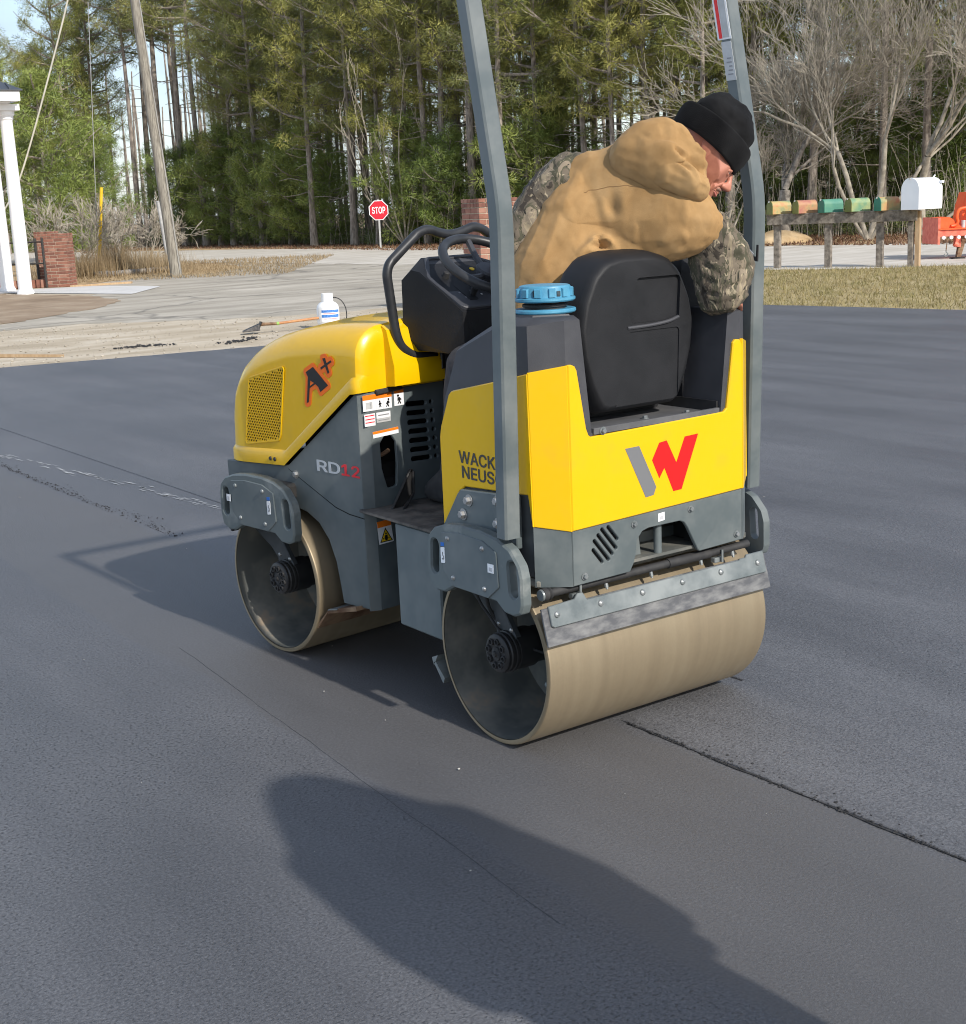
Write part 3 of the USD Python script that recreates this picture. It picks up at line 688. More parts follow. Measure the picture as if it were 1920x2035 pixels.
# ------------------------------------------------------------------ the roller
WB, ART = 1.3483, 0.1151                       # wheelbase, and how far the front half is steered to the left
CA, SA = math.cos(ART), math.sin(ART)
RF = A([[CA, -SA, 0], [SA, CA, 0], [0, 0, 1]])


def Fr(mesh):
    """From the straight-ahead front half to its steered place."""
    c = A([0, WB / 2, 0])
    mesh = to_tm(mesh).copy()
    mesh.vertices = (mesh.vertices - c) @ RF.T + c
    return mesh


def frv(v):
    c = A([0, WB / 2, 0])
    return (A(v, float) - c) @ RF.T + c


def ident(m):
    return m


rol = thing('road_roller', 'yellow and grey tandem drum roller driving over the fresh black asphalt', 'road roller', (0, WB / 2, 0))


def R_(name, mesh, look, parent=rol, smooth=35, label=None):
    return obj(name, mesh, look, parent, smooth, label, world=True)


DR = 0.2826


def half_frame(T, yc, drum_label, rearside):
    o = (0, yc, DR)
    shell = lathe([(-0.45, DR - 0.016), (-0.45, DR - 0.007), (-0.447, DR - 0.002), (-0.441, DR), (0.441, DR), (0.447, DR - 0.002), (0.45, DR - 0.007), (0.45, DR - 0.016)], o, (1, 0, 0), 128)
    d = R_('drum', T(shell), 'drum_steel', label=drum_label, smooth=40)
    inn = lathe([(0.447, DR - 0.0165), (0.449, DR - 0.018), (0.16, DR - 0.021), (0.16, 0.02), (-0.16, 0.02), (-0.16, DR - 0.021), (-0.449, DR - 0.018), (-0.447, DR - 0.0165)], o, (1, 0, 0), 96)
    R_('inner_rim', T(inn), 'drum_inner', d, 35)
    for s in (-1, 1):
        hz = DR
        pr = [(0.0, 0.070), (0.03, 0.070), (0.032, 0.078), (0.10, 0.078), (0.102, 0.073), (0.106, 0.073), (0.108, 0.079), (0.116, 0.079), (0.118, 0.074), (0.122, 0.074), (0.124, 0.078), (0.133, 0.078), (0.137, 0.074), (0.146, 0.074), (0.150, 0.070), (0.153, 0.058), (0.149, 0.050), (0.149, 1e-5)]
        pr = [(u, v * 0.82) for u, v in pr]
        h = R_('drive_motor', T(lathe([(-0.13, 0.06)] + pr, (s * 0.285, yc, hz), (s, 0, 0), 40)), 'black_paint')
        for k in range(8):
            t = k * math.pi / 4 + 0.2
            c = A([s * 0.433, yc + 0.040 * math.cos(t), hz + 0.040 * math.sin(t)])
            R_('boss', T(lathe([(0, 0.0115), (0.009, 0.0105), (0.010, 0.007), (0.003, 0.006), (0.003, 1e-5)], c, (s, 0, 0), 12)), 'black_rubber', h)
        R_('hub_cap', T(lathe([(0, 0.023), (0.006, 0.021), (0.008, 0.010), (0.014, 0.008), (0.015, 1e-5)], (s * 0.433, yc, hz), (s, 0, 0), 18)), 'black_rubber', h)
        # arm that carries the motor from the frame plate
        arm = [(0.25, 0.55), (0.235, 0.45), (0.10, 0.380), (0.062, 0.345), (0.05, 0.27), (-0.045, 0.27), (-0.04, 0.335), (0.0, 0.385), (0.055, 0.46), (0.06, 0.55)]
        arm = [(yc + y, z) for y, z in arm]
        if s < 0:
            R_('motor_arm', T(sideL(arm, -0.39, 0.02, 0.003, 0.008)), 'arm_dark')
        else:
            R_('motor_arm', T(sideR(arm, 0.39, 0.02, 0.003, 0.008)), 'arm_dark')
        bolt_c = [(-0.02, 0.352), (0.045, 0.36)]
        for (y, z) in bolt_c:
            R_('arm_bolt', T(dome_bolt((s * 0.39, yc + y, z), (s, 0, 0), 0.008)), 'bolt_steel')
        # side plate with its two hand slots
        out = [(0.245, 0.52), (0.243, 0.60), (0.232, 0.635), (0.20, 0.662), (0.14, 0.680), (0.052, 0.690), (-0.052, 0.690), (-0.13, 0.680), (-0.19, 0.658), (-0.232, 0.615), (-0.243, 0.58), (-0.243, 0.50), (-0.232, 0.472), (-0.20, 0.460), (-0.155, 0.462), (-0.115, 0.488), (0.105, 0.488), (0.155, 0.462), (0.20, 0.460), (0.232, 0.475)]
        sl = lambda q: affinity.rotate(LineString([(q * 0.203, 0.535), (q * 0.198, 0.606)]).buffer(0.0185), 0)
        pl = rounded(out, 0.012).difference(sl(1)).difference(sl(-1))
        pl = affinity.translate(pl, yc, 0)
        f, x0 = (sideL, -0.512) if s < 0 else (sideR, 0.512)
        P = R_('side_plate', T(f(pl, x0, 0.034, 0.006)), 'grey_paint_worn' if (s < 0) else 'grey_paint')
        cen = [(0.155, 0.655), (0.06, 0.667), (-0.06, 0.664), (-0.13, 0.640), (-0.138, 0.535), (-0.082, 0.492), (0.098, 0.492), (0.152, 0.535)]
        xx = x0 + s * 0.004
        R_('cover', T(f(affinity.translate(rounded(cen, 0.008), yc, 0), xx, 0.005, 0.002)), 'grey_paint', P)
        for (y, z) in [(0.119, 0.640), (-0.062, 0.640), (0.098, 0.520), (-0.066, 0.518)]:
            R_('cover_bolt', T(dome_bolt((xx, yc + y, z), (s, 0, 0), 0.0085)), 'bolt_steel' if rearside else 'grey_bolt', P)
        if s < 0:
            k = 1 if rearside else -1
            yy = yc + (0.148 if rearside else -0.098)
            hk = [(yy - 0.011, 0.560), (yy + 0.011, 0.556), (yy + 0.011, 0.606), (yy - 0.011, 0.610)]
            st = R_('hook_sticker', T(f(rounded(hk, 0.003), xx - 0.0008, 0.0008)), 'white_sticker', P)
            R_('hook_sticker_top', T(f([(yy - 0.009, 0.612), (yy + 0.009, 0.610), (yy + 0.009, 0.622), (yy - 0.009, 0.624)], xx - 0.0008, 0.0008)), 'sticker_blue', P)
            hp = A([(0, 0.016), (0, 0.006), (0.0045, 0.003), (0.006, -0.002), (0.003, -0.007), (-0.002, -0.007), (-0.0035, -0.004)])
            R_('hook_symbol', T(tube([(xx - 0.001, yy - u, 0.577 + w) for u, w in hp], 0.0011, 6)), 'ink_black', P)
            y2 = yc + (-0.102 if rearside else 0.172)
            if rearside:
                R_('inspection_sticker', T(f([(y2 - 0.015, 0.574), (y2 + 0.015, 0.573), (y2 + 0.015, 0.600), (y2 - 0.015, 0.601)], xx - 0.0008, 0.0008)), 'white_sticker', P)
                R_('sticker_square', T(f([(y2 - 0.008, 0.579), (y2 + 0.008, 0.579), (y2 + 0.008, 0.590), (y2 - 0.008, 0.590)], xx - 0.0014, 0.0006)), 'ink_pale', P)
            else:
                R_('inspection_sticker', T(f([(y2 - 0.014, 0.574), (y2 + 0.014, 0.574), (y2 + 0.014, 0.600), (y2 - 0.014, 0.601)], xx - 0.0008, 0.0008)), 'white_sticker', P)
                R_('sticker_square', T(f([(y2 - 0.008, 0.579), (y2 + 0.008, 0.579), (y2 + 0.008, 0.592), (y2 - 0.008, 0.592)], xx - 0.0014, 0.0006)), 'ink_pale', P)
    # the frame above the drum
    R_('drum_frame', T(cat(box((-0.478, yc - 0.13, 0.60), (0.478, yc + 0.13, 0.66), 0.01), box((-0.478, yc - 0.10, 0.5), (-0.43, yc + 0.1, 0.6), 0.008), box((0.43, yc - 0.10, 0.5), (0.478, yc + 0.1, 0.6), 0.008))), 'black_paint')


half_frame(ident, 0.0, 'dusty tan rear drum', True)
half_frame(Fr, WB, 'front drum, mostly in shadow', False)

# hoses and the dirty bracket inside the rear drum
R_('hydraulic_hose', tube(smooth_path([(-0.43, 0.13, 0.50), (-0.42, 0.104, 0.43), (-0.405, 0.073, 0.382), (-0.392, 0.025, 0.335), (-0.345, -0.055, 0.293), (-0.25, -0.13, 0.25)]), 0.0045, 8), 'black_rubber')
R_('hydraulic_hose', tube(smooth_path([(-0.42, 0.07, 0.47), (-0.40, 0.075, 0.40), (-0.37, 0.055, 0.345), (-0.33, 0.04, 0.325)]), 0.006, 8), 'black_rubber')
R_('hose_fitting', cat(cyl((-0.29, -0.06, 0.165), (-0.29, -0.10, 0.160), 0.011, seg=8), cyl((-0.27, -0.12, 0.165), (-0.25, -0.19, 0.155), 0.017, seg=8), cyl((-0.30, -0.125, 0.15), (-0.26, -0.125, 0.15), 0.010, seg=8), box((-0.27, -0.20, 0.135), (-0.22, -0.13, 0.18), 0.006)), 'galvanised')
R_('drum_hose', tube(smooth_path([(-0.25, -0.19, 0.16), (-0.24, -0.16, 0.22), (-0.25, -0.10, 0.27)]), 0.012, 8), 'black_rubber')

# rear lower body
cut = Polygon([(-0.128, 0.50), (-0.128, 0.535), (-0.112, 0.560), (-0.103, 0.585), (-0.097, 0.630), (-0.075, 0.652), (-0.050, 0.658), (0.078, 0.658), (0.097, 0.650), (0.110, 0.632), (0.153, 0.553), (0.165, 0.545), (0.165, 0.50)])
low = Polygon([(-0.345, 0.533), (-0.128, 0.536), (0.165, 0.548), (0.345, 0.553), (0.345, 0.716), (-0.345, 0.696)]).difference(cut.buffer(-0.006).buffer(0.006))
for k in range(5):
    t = (k - 2) * 0.0185
    L = 0.052 if k in (1, 2, 3) else 0.033
    c = A([-0.222 + t * 0.80, 0.637 + t * 0.80])
    low = low.difference(LineString([c + A([-0.5, 0.62]) * L, c - A([-0.5, 0.62]) * L]).buffer(0.0058))
R_('rear_panel', rear(low, -0.275, 0.012, 0.002), 'grey_paint')
for x, z in [(-0.109, 0.679), (0.122, 0.688), (0.319, 0.575), (-0.305, 0.556)]:
    R_('panel_bolt', bolt((x, -0.276, z), (0, -1, 0), 0.0075, 0.008), 'grey_bolt')
R_('inspection_sticker', rear([(-0.012, 0.670), (0.014, 0.672), (0.014, 0.697), (-0.012, 0.695)], -0.276, 0.0008), 'white_sticker')
R_('sticker_square', rear([(-0.006, 0.675), (0.008, 0.676), (0.008, 0.687), (-0.006, 0.686)], -0.2766, 0.0006), 'ink_pale')


def panel3(p, t, b=0.0, r=0.0):
    """Flat panel through 3-D points, given anticlockwise seen from its face."""
    p = A(p, float)
    u = p[1] - p[0]; u /= np.linalg.norm(u)
    n = np.cross(u, p[-1] - p[0]); n /= np.linalg.norm(n)
    v = np.cross(n, u)
    q = np.c_[(p - p[0]) @ u, (p - p[0]) @ v]
    return slab(rounded(q, r) if r else q, p[0], u, v, t, b)


CX, CY0, CY1, SX = 0.348, -0.275, -0.205, 0.432
for s in (-1, 1):
    zz = (0.533, 0.714) if s < 0 else (0.553, 0.713)
    pts = [(s * SX, CY1, zz[0]), (s * CX, CY0, zz[0]), (s * CX, CY0, zz[1]), (s * SX, CY1, zz[1])]
    R_('corner_panel', panel3(pts if s < 0 else [pts[1], pts[0], pts[3], pts[2]], 0.012), 'grey_paint')
    f = sideL if s < 0 else sideR
    R_('side_panel', f([(CY1, 0.56), (0.20, 0.56), (0.20, 0.80), (-0.20, 0.80), (CY1, 0.72)], s * (SX - 0.006), 0.01), 'arm_dark')
    g = rounded([(0.245, 0.640), (0.150, 0.765), (0.130, 0.782), (-0.150, 0.80), (-0.150, 0.640)], 0.006)
    G_ = R_('gusset_plate', f(g, s * 0.452, 0.02, 0.003), 'grey_paint')
    for y, z in [(0.085, 0.754), (0.117, 0.706), (-0.066, 0.774), (-0.063, 0.705)]:
        R_('frame_bolt', bolt((s * 0.453, y, z), (s, 0, 0), 0.0125, 0.014), 'bolt_steel', G_)
# yellow rear cover
yel = Polygon([(-0.346, 0.698), (0.346, 0.7185), (0.346, 1.172), (0.336, 1.188), (0.318, 1.190), (0.307, 1.180), (0.278, 0.982), (0.266, 0.972), (-0.268, 0.964), (-0.276, 0.970), (-0.284, 0.990), (-0.313, 1.160), (-0.320, 1.172), (-0.334, 1.178), (-0.346, 1.1775)])
cov = R_('rear_cover', cat(rear(yel, -0.279, 0.010, 0.003),
                           panel3([(-0.434, -0.2095, 0.715), (-0.349, -0.279, 0.697), (-0.349, -0.279, 1.177), (-0.436, -0.2065, 1.160)], 0.01, 0.002),
                           panel3([(0.349, -0.279, 0.7185), (0.434, -0.2095, 0.735), (0.436, -0.2065, 1.172), (0.349, -0.279, 1.19)], 0.01, 0.002),
                           sideL([(0.252, 0.640), (0.252, 0.93), (0.243, 0.963), (0.225, 1.00), (0.193, 1.066), (0.180, 1.076), (0.165, 1.081), (-0.04, 1.122), (-0.2065, 1.158), (-0.2095, 0.715), (-0.19, 0.806), (0.128, 0.788), (0.156, 0.769)], -0.437, 0.01, 0.003),
                           sideR([(0.252, 0.640), (0.252, 0.93), (0.243, 0.963), (0.225, 1.00), (0.193, 1.066), (0.180, 1.076), (0.165, 1.081), (-0.04, 1.122), (-0.2065, 1.172), (-0.2095, 0.735), (-0.19, 0.806), (0.128, 0.788), (0.156, 0.769)], 0.437, 0.01, 0.003)), 'yellow_paint', smooth=25)
R_('logo_stroke', rear([(-0.141, 0.912), (-0.086, 0.913), (-0.021, 0.780), (-0.032, 0.757), (-0.064, 0.754)], -0.2797, 0.0006), 'logo_grey', cov)
R_('logo_mark', rear([(-0.006, 0.912), (0.024, 0.915), (0.062, 0.843), (0.098, 0.917), (0.154, 0.919), (0.082, 0.757), (0.048, 0.756), (0.013, 0.833), (-0.008, 0.804), (-0.036, 0.863)], -0.2797, 0.0006), 'logo_red', cov)
R_('lettering', cat(text_on('WACKER', (-0.4376, 0.150, 0.862), -Y_, Z_, 0.036, 0.0006, True, 0.262), text_on('NEUSON', (-0.4376, 0.137, 0.816), -Y_, Z_, 0.036, 0.0006, True, 0.262)), 'lettering_dark', cov)

# graphite upper body: two shoulders either side of the seat
for s in (-1, 1):
    zt = 1.312 if s < 0 else 1.284
    zi = 0.965
    blk = [(s * 0.428, -0.203, 0.80), (s * 0.344, -0.270, 0.80), (s * 0.428, -0.203, zt - 0.022), (s * 0.415, -0.200, zt - 0.006), (s * 0.346, -0.268, zt - 0.010), (s * 0.340, -0.250, zt), (s * 0.400, -0.195, zt), (s * 0.258, -0.270, zi), (s * 0.292, -0.270, zt - 0.012), (s * 0.296, -0.250, zt), (s * 0.292, -0.02, zt), (s * 0.258, 0.0, zi),
           (s * 0.40, -0.06, zt - 0.004), (s * 0.426, -0.06, zt - 0.028), (s * 0.428, 0.0, 0.80), (s * 0.258, 0.0, 0.80), (s * 0.258, -0.27, 0.80)]
    fwd = [(s * 0.428, 0.0, 0.80), (s * 0.258, 0.0, 0.80), (s * 0.428, -0.06, zt - 0.030), (s * 0.400, -0.06, zt - 0.006), (s * 0.285, -0.06, zt - 0.006), (s * 0.427, 0.150, 1.200), (s * 0.400, 0.150, 1.218), (s * 0.28, 0.150, 1.218), (s * 0.427, 0.200, 1.095), (s * 0.427, 0.232, 1.04), (s * 0.27, 0.232, 1.04), (s * 0.427, 0.248, 0.94), (s * 0.258, 0.248, 0.94), (s * 0.427, 0.248, 0.66), (s * 0.258, 0.248, 0.66)]
    R_('shoulder_cover', cat(hullp(blk), hullp(fwd)), 'graphite_plastic', smooth=28)
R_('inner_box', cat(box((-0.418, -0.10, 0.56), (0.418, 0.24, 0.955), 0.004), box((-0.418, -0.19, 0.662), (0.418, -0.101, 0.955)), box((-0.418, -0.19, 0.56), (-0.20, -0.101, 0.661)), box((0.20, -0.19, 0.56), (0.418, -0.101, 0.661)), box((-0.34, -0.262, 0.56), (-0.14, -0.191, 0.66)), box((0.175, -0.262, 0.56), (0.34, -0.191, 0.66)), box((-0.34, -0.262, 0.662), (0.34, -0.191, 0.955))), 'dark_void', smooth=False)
R_('filler_recess', hullp([(-0.40, -0.19, 1.300), (-0.3, -0.25, 1.300), (-0.295, -0.05, 1.300), (-0.40, -0.05, 1.300), (-0.395, -0.19, 1.3165), (-0.305, -0.24, 1.3165), (-0.30, -0.06, 1.3165), (-0.395, -0.06, 1.3165)]), 'graphite_plastic')
fc = A([-0.307, -0.135, 0])
R_('filler_neck', lathe([(1.31, 0.060), (1.333, 0.060), (1.336, 0.066), (1.342, 0.066), (1.345, 0.058), (1.352, 0.058)], fc, Z_, 32), 'black_rubber')
R_('filler_ring', lathe([(1.3175, 0.058), (1.3175, 0.086), (1.321, 0.089), (1.327, 0.089), (1.3295, 0.086), (1.3295, 0.058)], fc, Z_, 40), 'blue_cap')
cp = R_('filler_cap', lathe([(1.3525, 0.058), (1.350, 0.084), (1.354, 0.088), (1.360, 0.088), (1.363, 0.078), (1.388, 0.076), (1.394, 0.072), (1.396, 0.066), (1.395, 1e-5)], fc, Z_, 40), 'blue_cap')
for k in range(12):
    t = k * math.pi / 6 + 0.13
    d = A([math.cos(t), math.sin(t), 0]); q = A([-d[1], d[0], 0])
    c = fc + d * 0.0765
    lo, hi = 1.364, 1.390
    R_('cap_rib', hullp([c + q * a - d * 0.004 + Z_ * z for a in (-0.011, 0.011) for z in (lo, hi)] + [c + q * a + d * 0.0065 + Z_ * z for a in (-0.009, 0.009) for z in (lo, hi - 0.004)]), 'blue_cap', cp)
for k in range(7):
    t = k * math.pi / 3.5 - 2.6
    d = A([math.cos(t), math.sin(t), 0]); q = A([-d[1], d[0], 0]); c = fc + d * 0.0778
    R_('cap_grime', hullp([c + q * a + Z_ * z for a in (-0.006, 0.005) for z in (1.366, 1.384 - 0.003 * (k % 3))] + [c + q * a + d * 0.002 + Z_ * z for a in (-0.006, 0.005) for z in (1.366, 1.380)]), 'cap_grime', cp)

# seat deck, bracket and seat
R_('seat_deck', cat(box((-0.256, -0.268, 0.958), (0.256, 0.2, 0.972), 0.002), box((-0.254, -0.2755, 0.968), (0.25, -0.263, 0.986), 0.001)), 'deck_grey', smooth=20)
for x, y in [(-0.222, -0.277), (0.175, -0.21), (0.02, -0.19)]:
    R_('deck_bolt', bolt((x, y, 0.976 if y < -0.27 else 0.972), (0, -1, 0) if y < -0.27 else Z_, 0.008, 0.008), 'grey_bolt')
R_('deck_bracket', cat(box((0.2495, -0.262, 0.972), (0.2545, 0.05, 1.005)), hullp([(0.2495, 0.05, 0.972), (0.2545, 0.05, 0.972), (0.2495, 0.05, 1.005), (0.2545, 0.05, 1.005), (0.2495, 0.12, 1.05), (0.2545, 0.12, 1.05), (0.2495, 0.12, 0.972), (0.2545, 0.12, 0.972)])), 'black_paint', smooth=False)
seat_out = [(-0.165, 0.995), (-0.205, 1.08), (-0.232, 1.17), (-0.242, 1.26), (-0.224, 1.34), (-0.185, 1.42), (-0.135, 1.463), (-0.07, 1.477), (0.07, 1.477), (0.135, 1.463), (0.185, 1.42), (0.224, 1.34), (0.242, 1.26), (0.232, 1.17), (0.205, 1.08), (0.165, 0.995)]
so = rounded(seat_out, 0.03)
so = affinity.translate(so, 0.012, 0)
pk = rounded([(-0.085, 1.262), (0.115, 1.262), (0.125, 1.395), (-0.052, 1.395)], 0.014)
pk = affinity.translate(pk, 0.055, 0)
p2 = affinity.translate(rounded([(-0.145, 1.01), (0.105, 1.01), (0.116, 1.238), (-0.088, 1.238)], 0.012), 0.055, 0)
SEAT_T = [so.buffer(-0.062), so.buffer(-0.05), so.buffer(-0.018), so.buffer(-0.004), so]


def taper_slab(outer, y0, y1, depth, holes=()):
    """Seat shell: rounded outer edge built as rings from the rear face forward."""
    n = 72
    ring = lambda pg: A([pg.exterior.interpolate(i / n, normalized=True).coords[0] for i in range(n)])
    base = ring(outer)
    ce = base.mean(0)
    fs = [(0.0, 0.865), (0.005, 0.90), (0.014, 0.93), (0.028, 0.955), (0.055, 0.98), (0.085, 0.995), (0.115, 1.0), (0.135, 0.985), (0.148, 0.94)]
    V = [np.c_[(ce + (base - ce) * k)[:, 0], np.full(n, y0 + d), (ce + (base - ce) * k)[:, 1]] for d, k in fs]
    F = []
    j = np.arange(n); j2 = (j + 1) % n
    for i in range(len(V) - 1):
        F.append(np.stack([i * n + j, i * n + j2, (i + 1) * n + j2], 1)); F.append(np.stack([i * n + j, (i + 1) * n + j2, (i + 1) * n + j], 1))
    V = np.vstack(V)
    V = np.vstack([V, [ce[0], y0, ce[1]], [ce[0], y0 + fs[-1][0], ce[1]]])
    k = len(fs) * n
    F.append(np.stack([np.full(n, k), j2, j], 1)); F.append(np.stack([np.full(n, k + 1), (len(fs) - 1) * n + j, (len(fs) - 1) * n + j2], 1))
    m = trimesh.Trimesh(V, np.vstack(F), process=False)
    if m.volume < 0:
        m.invert()
    return m


seat = taper_slab(so, -0.185, 0, 0)
man = m3.Manifold(m3.Mesh(np.asarray(seat.vertices, np.float32), np.asarray(seat.faces, np.uint32)))
try:
    for pg, d in ((pk, 0.012), (p2, 0.004)):
        c = to_tm(slab(pg, (0, -0.3, 0), X_, Z_, -(-0.3 + 0.185) * 1 + 0.0, 0)) if False else None
        ring = A(pg.exterior.coords)[:-1]
        if area2(ring) < 0:
            ring = ring[::-1]
        cs = m3.CrossSection([[tuple(map(float, q)) for q in ring]])
        ex = m3.Manifold.extrude(cs, 0.2).rotate((90, 0, 0))          # local (x, y) to (x, z), grows towards -y
        man = man - ex.translate((0, -0.185 + d, 0))
    if man.is_empty():
        raise ValueError
    seat = to_tm(man)
except Exception as e:
    print('seat pocket skipped', e)
st = R_('seat_back', seat, 'black_plastic', smooth=30)
R_('pocket_lip', tube(smooth_path([(-0.038, -0.184, 1.250), (0.05, -0.187, 1.252), (0.12, -0.188, 1.258), (0.168, -0.184, 1.268)], 6), 0.0055, 8), 'graphite_plastic', st)
R_('seat_bolster', hullp([(x, y, z) for x, y in ((0.262, -0.10), (0.37, -0.10), (0.37, 0.05), (0.262, 0.05)) for z in (0.975, 1.39)] + [(0.285, -0.08, 1.435), (0.345, -0.08, 1.435), (0.285, 0.04, 1.435), (0.345, 0.04, 1.435)]), 'black_plastic')
R_('seat_cushion', hullp([(x * k, y, z) for x, y in ((-0.22, -0.05), (0.22, -0.05), (0.235, 0.42), (-0.235, 0.42)) for k, z in ((0.9, 0.975), (1.0, 1.0), (1.0, 1.045), (0.93, 1.065))]), 'black_plastic')

# roll bar
SEC = A([(-0.0275, -0.019), (-0.0215, -0.025), (0.0215, -0.025), (0.0275, -0.019), (0.0275, 0.019), (0.0215, 0.025), (-0.0215, 0.025), (-0.0275, 0.019)])


def post_mesh(s):
    xs = s * 0.4925
    path = fillet_path([(xs, -0.165, 0.688), (xs, -0.193, 1.605), (xs, -0.075, 2.215), (xs, -0.058, 2.32)], 0.075, 6)
    V, F = [], []
    k = len(SEC)
    for i, p in enumerate(path):
        d = path[min(i + 1, len(path) - 1)] - path[max(i - 1, 0)]
        d = A([0, d[1], d[2]]); d /= np.linalg.norm(d)
        n = A([0, d[2], -d[1]])
        V.append(p + SEC[:, :1] * X_ + SEC[:, 1:] * n)
    V = np.vstack(V)
    j = np.arange(k); j2 = (j + 1) % k
    for i in range(len(path) - 1):
        F.append(np.stack([i * k + j, i * k + j2, (i + 1) * k + j2], 1)); F.append(np.stack([i * k + j, (i + 1) * k + j2, (i + 1) * k + j], 1))
    for i in range(1, k - 1):
        F.append(A([[0, i + 1, i]])); F.append(A([[(len(path) - 1) * k, (len(path) - 1) * k + i, (len(path) - 1) * k + i + 1]]))
    m = trimesh.Trimesh(V, np.vstack(F), process=False)
    if m.volume < 0:
        m.invert()
    return m


R_('roll_bar_post', post_mesh(-1), 'grey_paint', smooth=25)
rp = R_('roll_bar_post', post_mesh(1), 'grey_paint', smooth=25)
R_('roll_bar_beam', box((-0.50, -0.082, 2.285), (0.50, -0.030, 2.335), 0.008), 'grey_paint')
yb = lambda z: -0.193 + (z - 1.625) * 0.2 - 0.000      # centre line of the leaning post
xi = 0.4925 - 0.0275


def post_sticker(z0, z1, y0, y1, dx, look, name, parent=rp):
    q = [(yb(z0) + y0, z0), (yb(z1) + y0, z1), (yb(z1) + y1, z1), (yb(z0) + y1, z0)]
    return R_(name, sideL(q, xi - dx, 0.001), look, parent)


post_sticker(2.092, 2.272, -0.024, 0.034, 0.0015, 'white_sticker', 'warning_label')
post_sticker(2.096, 2.272, 0.013, 0.026, 0.0025, 'logo_red', 'warning_stripe')
post_sticker(2.098, 2.268, -0.018, 0.010, 0.0024, 'grey_sticker', 'label_text_block')
post_sticker(1.968, 2.085, -0.020, 0.022, 0.0015, 'grey_sticker', 'serial_label')
for k in range(5):
    post_sticker(1.985 + 0.012 * k, 1.989 + 0.012 * k, -0.012, 0.010 - 0.004 * (k % 3), 0.0022, 'ink_grey', 'label_line')
R_('belt_hook', cat(sideL([(-0.175, 1.425), (-0.245, 1.417), (-0.247, 1.468), (-0.240, 1.468), (-0.238, 1.432), (-0.205, 1.435), (-0.175, 1.47)], xi - 0.016, 0.004), box((xi - 0.02, -0.2, 1.425), (xi + 0.001, -0.175, 1.45))), 'black_paint', smooth=False)
R_('hook_pin', cyl((xi - 0.03, -0.190, 1.480), (xi - 0.02, -0.232, 1.437), 0.004, seg=8), 'bolt_steel')
R_('hook_pin_head', sphere((xi - 0.03, -0.188, 1.482), 0.008, 10), 'bolt_steel')

# scraper and sprinkler bar over the rear drum
sd = A([0, -0.028, -0.10]); sd /= np.linalg.norm(sd)
so_ = A([-0.462, -0.268, 0.486])
bl = R_('scraper_blade', slab(rounded([(0.0, 0.0), (0.915, 0.0), (0.915, -0.112), (0.0, -0.112)], 0.002), so_ + A([0, 0.001, 0]), X_, -sd, 0.006, 0.001), 'scraper_blade')
hold = [(0.022, -0.052), (0.030, -0.058), (0.90, -0.058), (0.905, -0.05), (0.905, 0.012), (0.83, 0.012), (0.825, 0.004), (0.80, 0.004), (0.795, 0.0), (0.165, 0.0), (0.155, 0.022), (0.135, 0.024), (0.12, 0.010), (0.022, 0.006)]
sbp = R_('scraper_holder', slab(hold, so_ + A([0, -0.007, 0]), X_, -sd, 0.007, 0.002), 'galvanised')
nrm = np.cross(X_, -sd)
for k in range(6):
    R_('holder_bolt', dome_bolt(so_ + A([0, -0.007, 0]) + X_ * (0.046 + k * 0.165) - sd * -0.022 * 1 + nrm * 0, nrm, 0.0105), 'grey_bolt', sbp)
for x in (-0.31, 0.27):
    R_('scraper_link', cat(cyl((x, -0.262, 0.49), (x, -0.262, 0.53), 0.004, seg=8), box((x - 0.025, -0.255, 0.488), (x + 0.012, -0.235, 0.504), 0.002)), 'galvanised')
R_('sprinkler_pipe', cat(cyl((-0.415, -0.245, 0.520), (0.40, -0.245, 0.524), 0.0125, seg=14), lathe([(0, 1e-5), (0, 0.019), (0.016, 0.019), (0.02, 0.015), (0.024, 0.019), (0.03, 0.017), (0.032, 1e-5)], (-0.44, -0.245, 0.520), X_, 16), cyl((0.05, -0.245, 0.522), (0.23, -0.245, 0.523), 0.0155, seg=14)), 'black_rubber')
R_('pipe_end_cap', lathe([(0, 1e-5), (0, 0.016), (0.004, 0.018), (0.006, 0.018), (0.006, 1e-5)], (-0.447, -0.245, 0.520), X_, 14), 'galvanised')
for x in (-0.2, -0.02, 0.19, 0.33):
    R_('spray_nozzle', cat(cyl((x, -0.245, 0.515), (x, -0.250, 0.497), 0.006, seg=8), cyl((x, -0.250, 0.499), (x, -0.252, 0.492), 0.004, seg=8)), 'grey_bolt')
R_('axle_beam', cat(box((-0.43, -0.215, 0.53), (0.43, -0.17, 0.555), 0.006), box((-0.19, -0.258, 0.556), (0.19, -0.103, 0.5655))), 'drum_inner')
R_('tow_pin', cyl((0.012, -0.245, 0.556), (0.012, -0.245, 0.70), 0.0125, seg=18), 'grey_paint')
R_('tow_bracket', hullp([(-0.10, -0.225, 0.566), (-0.04, -0.225, 0.566), (-0.10, -0.225, 0.640), (-0.05, -0.225, 0.648), (-0.10, -0.14, 0.566), (-0.04, -0.14, 0.566), (-0.10, -0.14, 0.640), (-0.05, -0.14, 0.648)]), 'grey_paint')
R_('cavity_back', box((-0.20, -0.1145, 0.566), (0.20, -0.103, 0.66)), 'grey_paint')
R_('drum_scraper', cat(hullp([(-0.45, 0.31, 0.205), (-0.45, 0.345, 0.19), (0.45, 0.31, 0.205), (0.45, 0.345, 0.19), (-0.45, 0.335, 0.165), (0.45, 0.335, 0.165)]), hullp([(-0.45, 0.275, 0.135), (-0.45, 0.285, 0.115), (0.45, 0.275, 0.135), (0.45, 0.285, 0.115), (-0.45, 0.335, 0.175), (0.45, 0.335, 0.175), (-0.45, 0.325, 0.18), (0.45, 0.325, 0.18)])), 'galvanised')

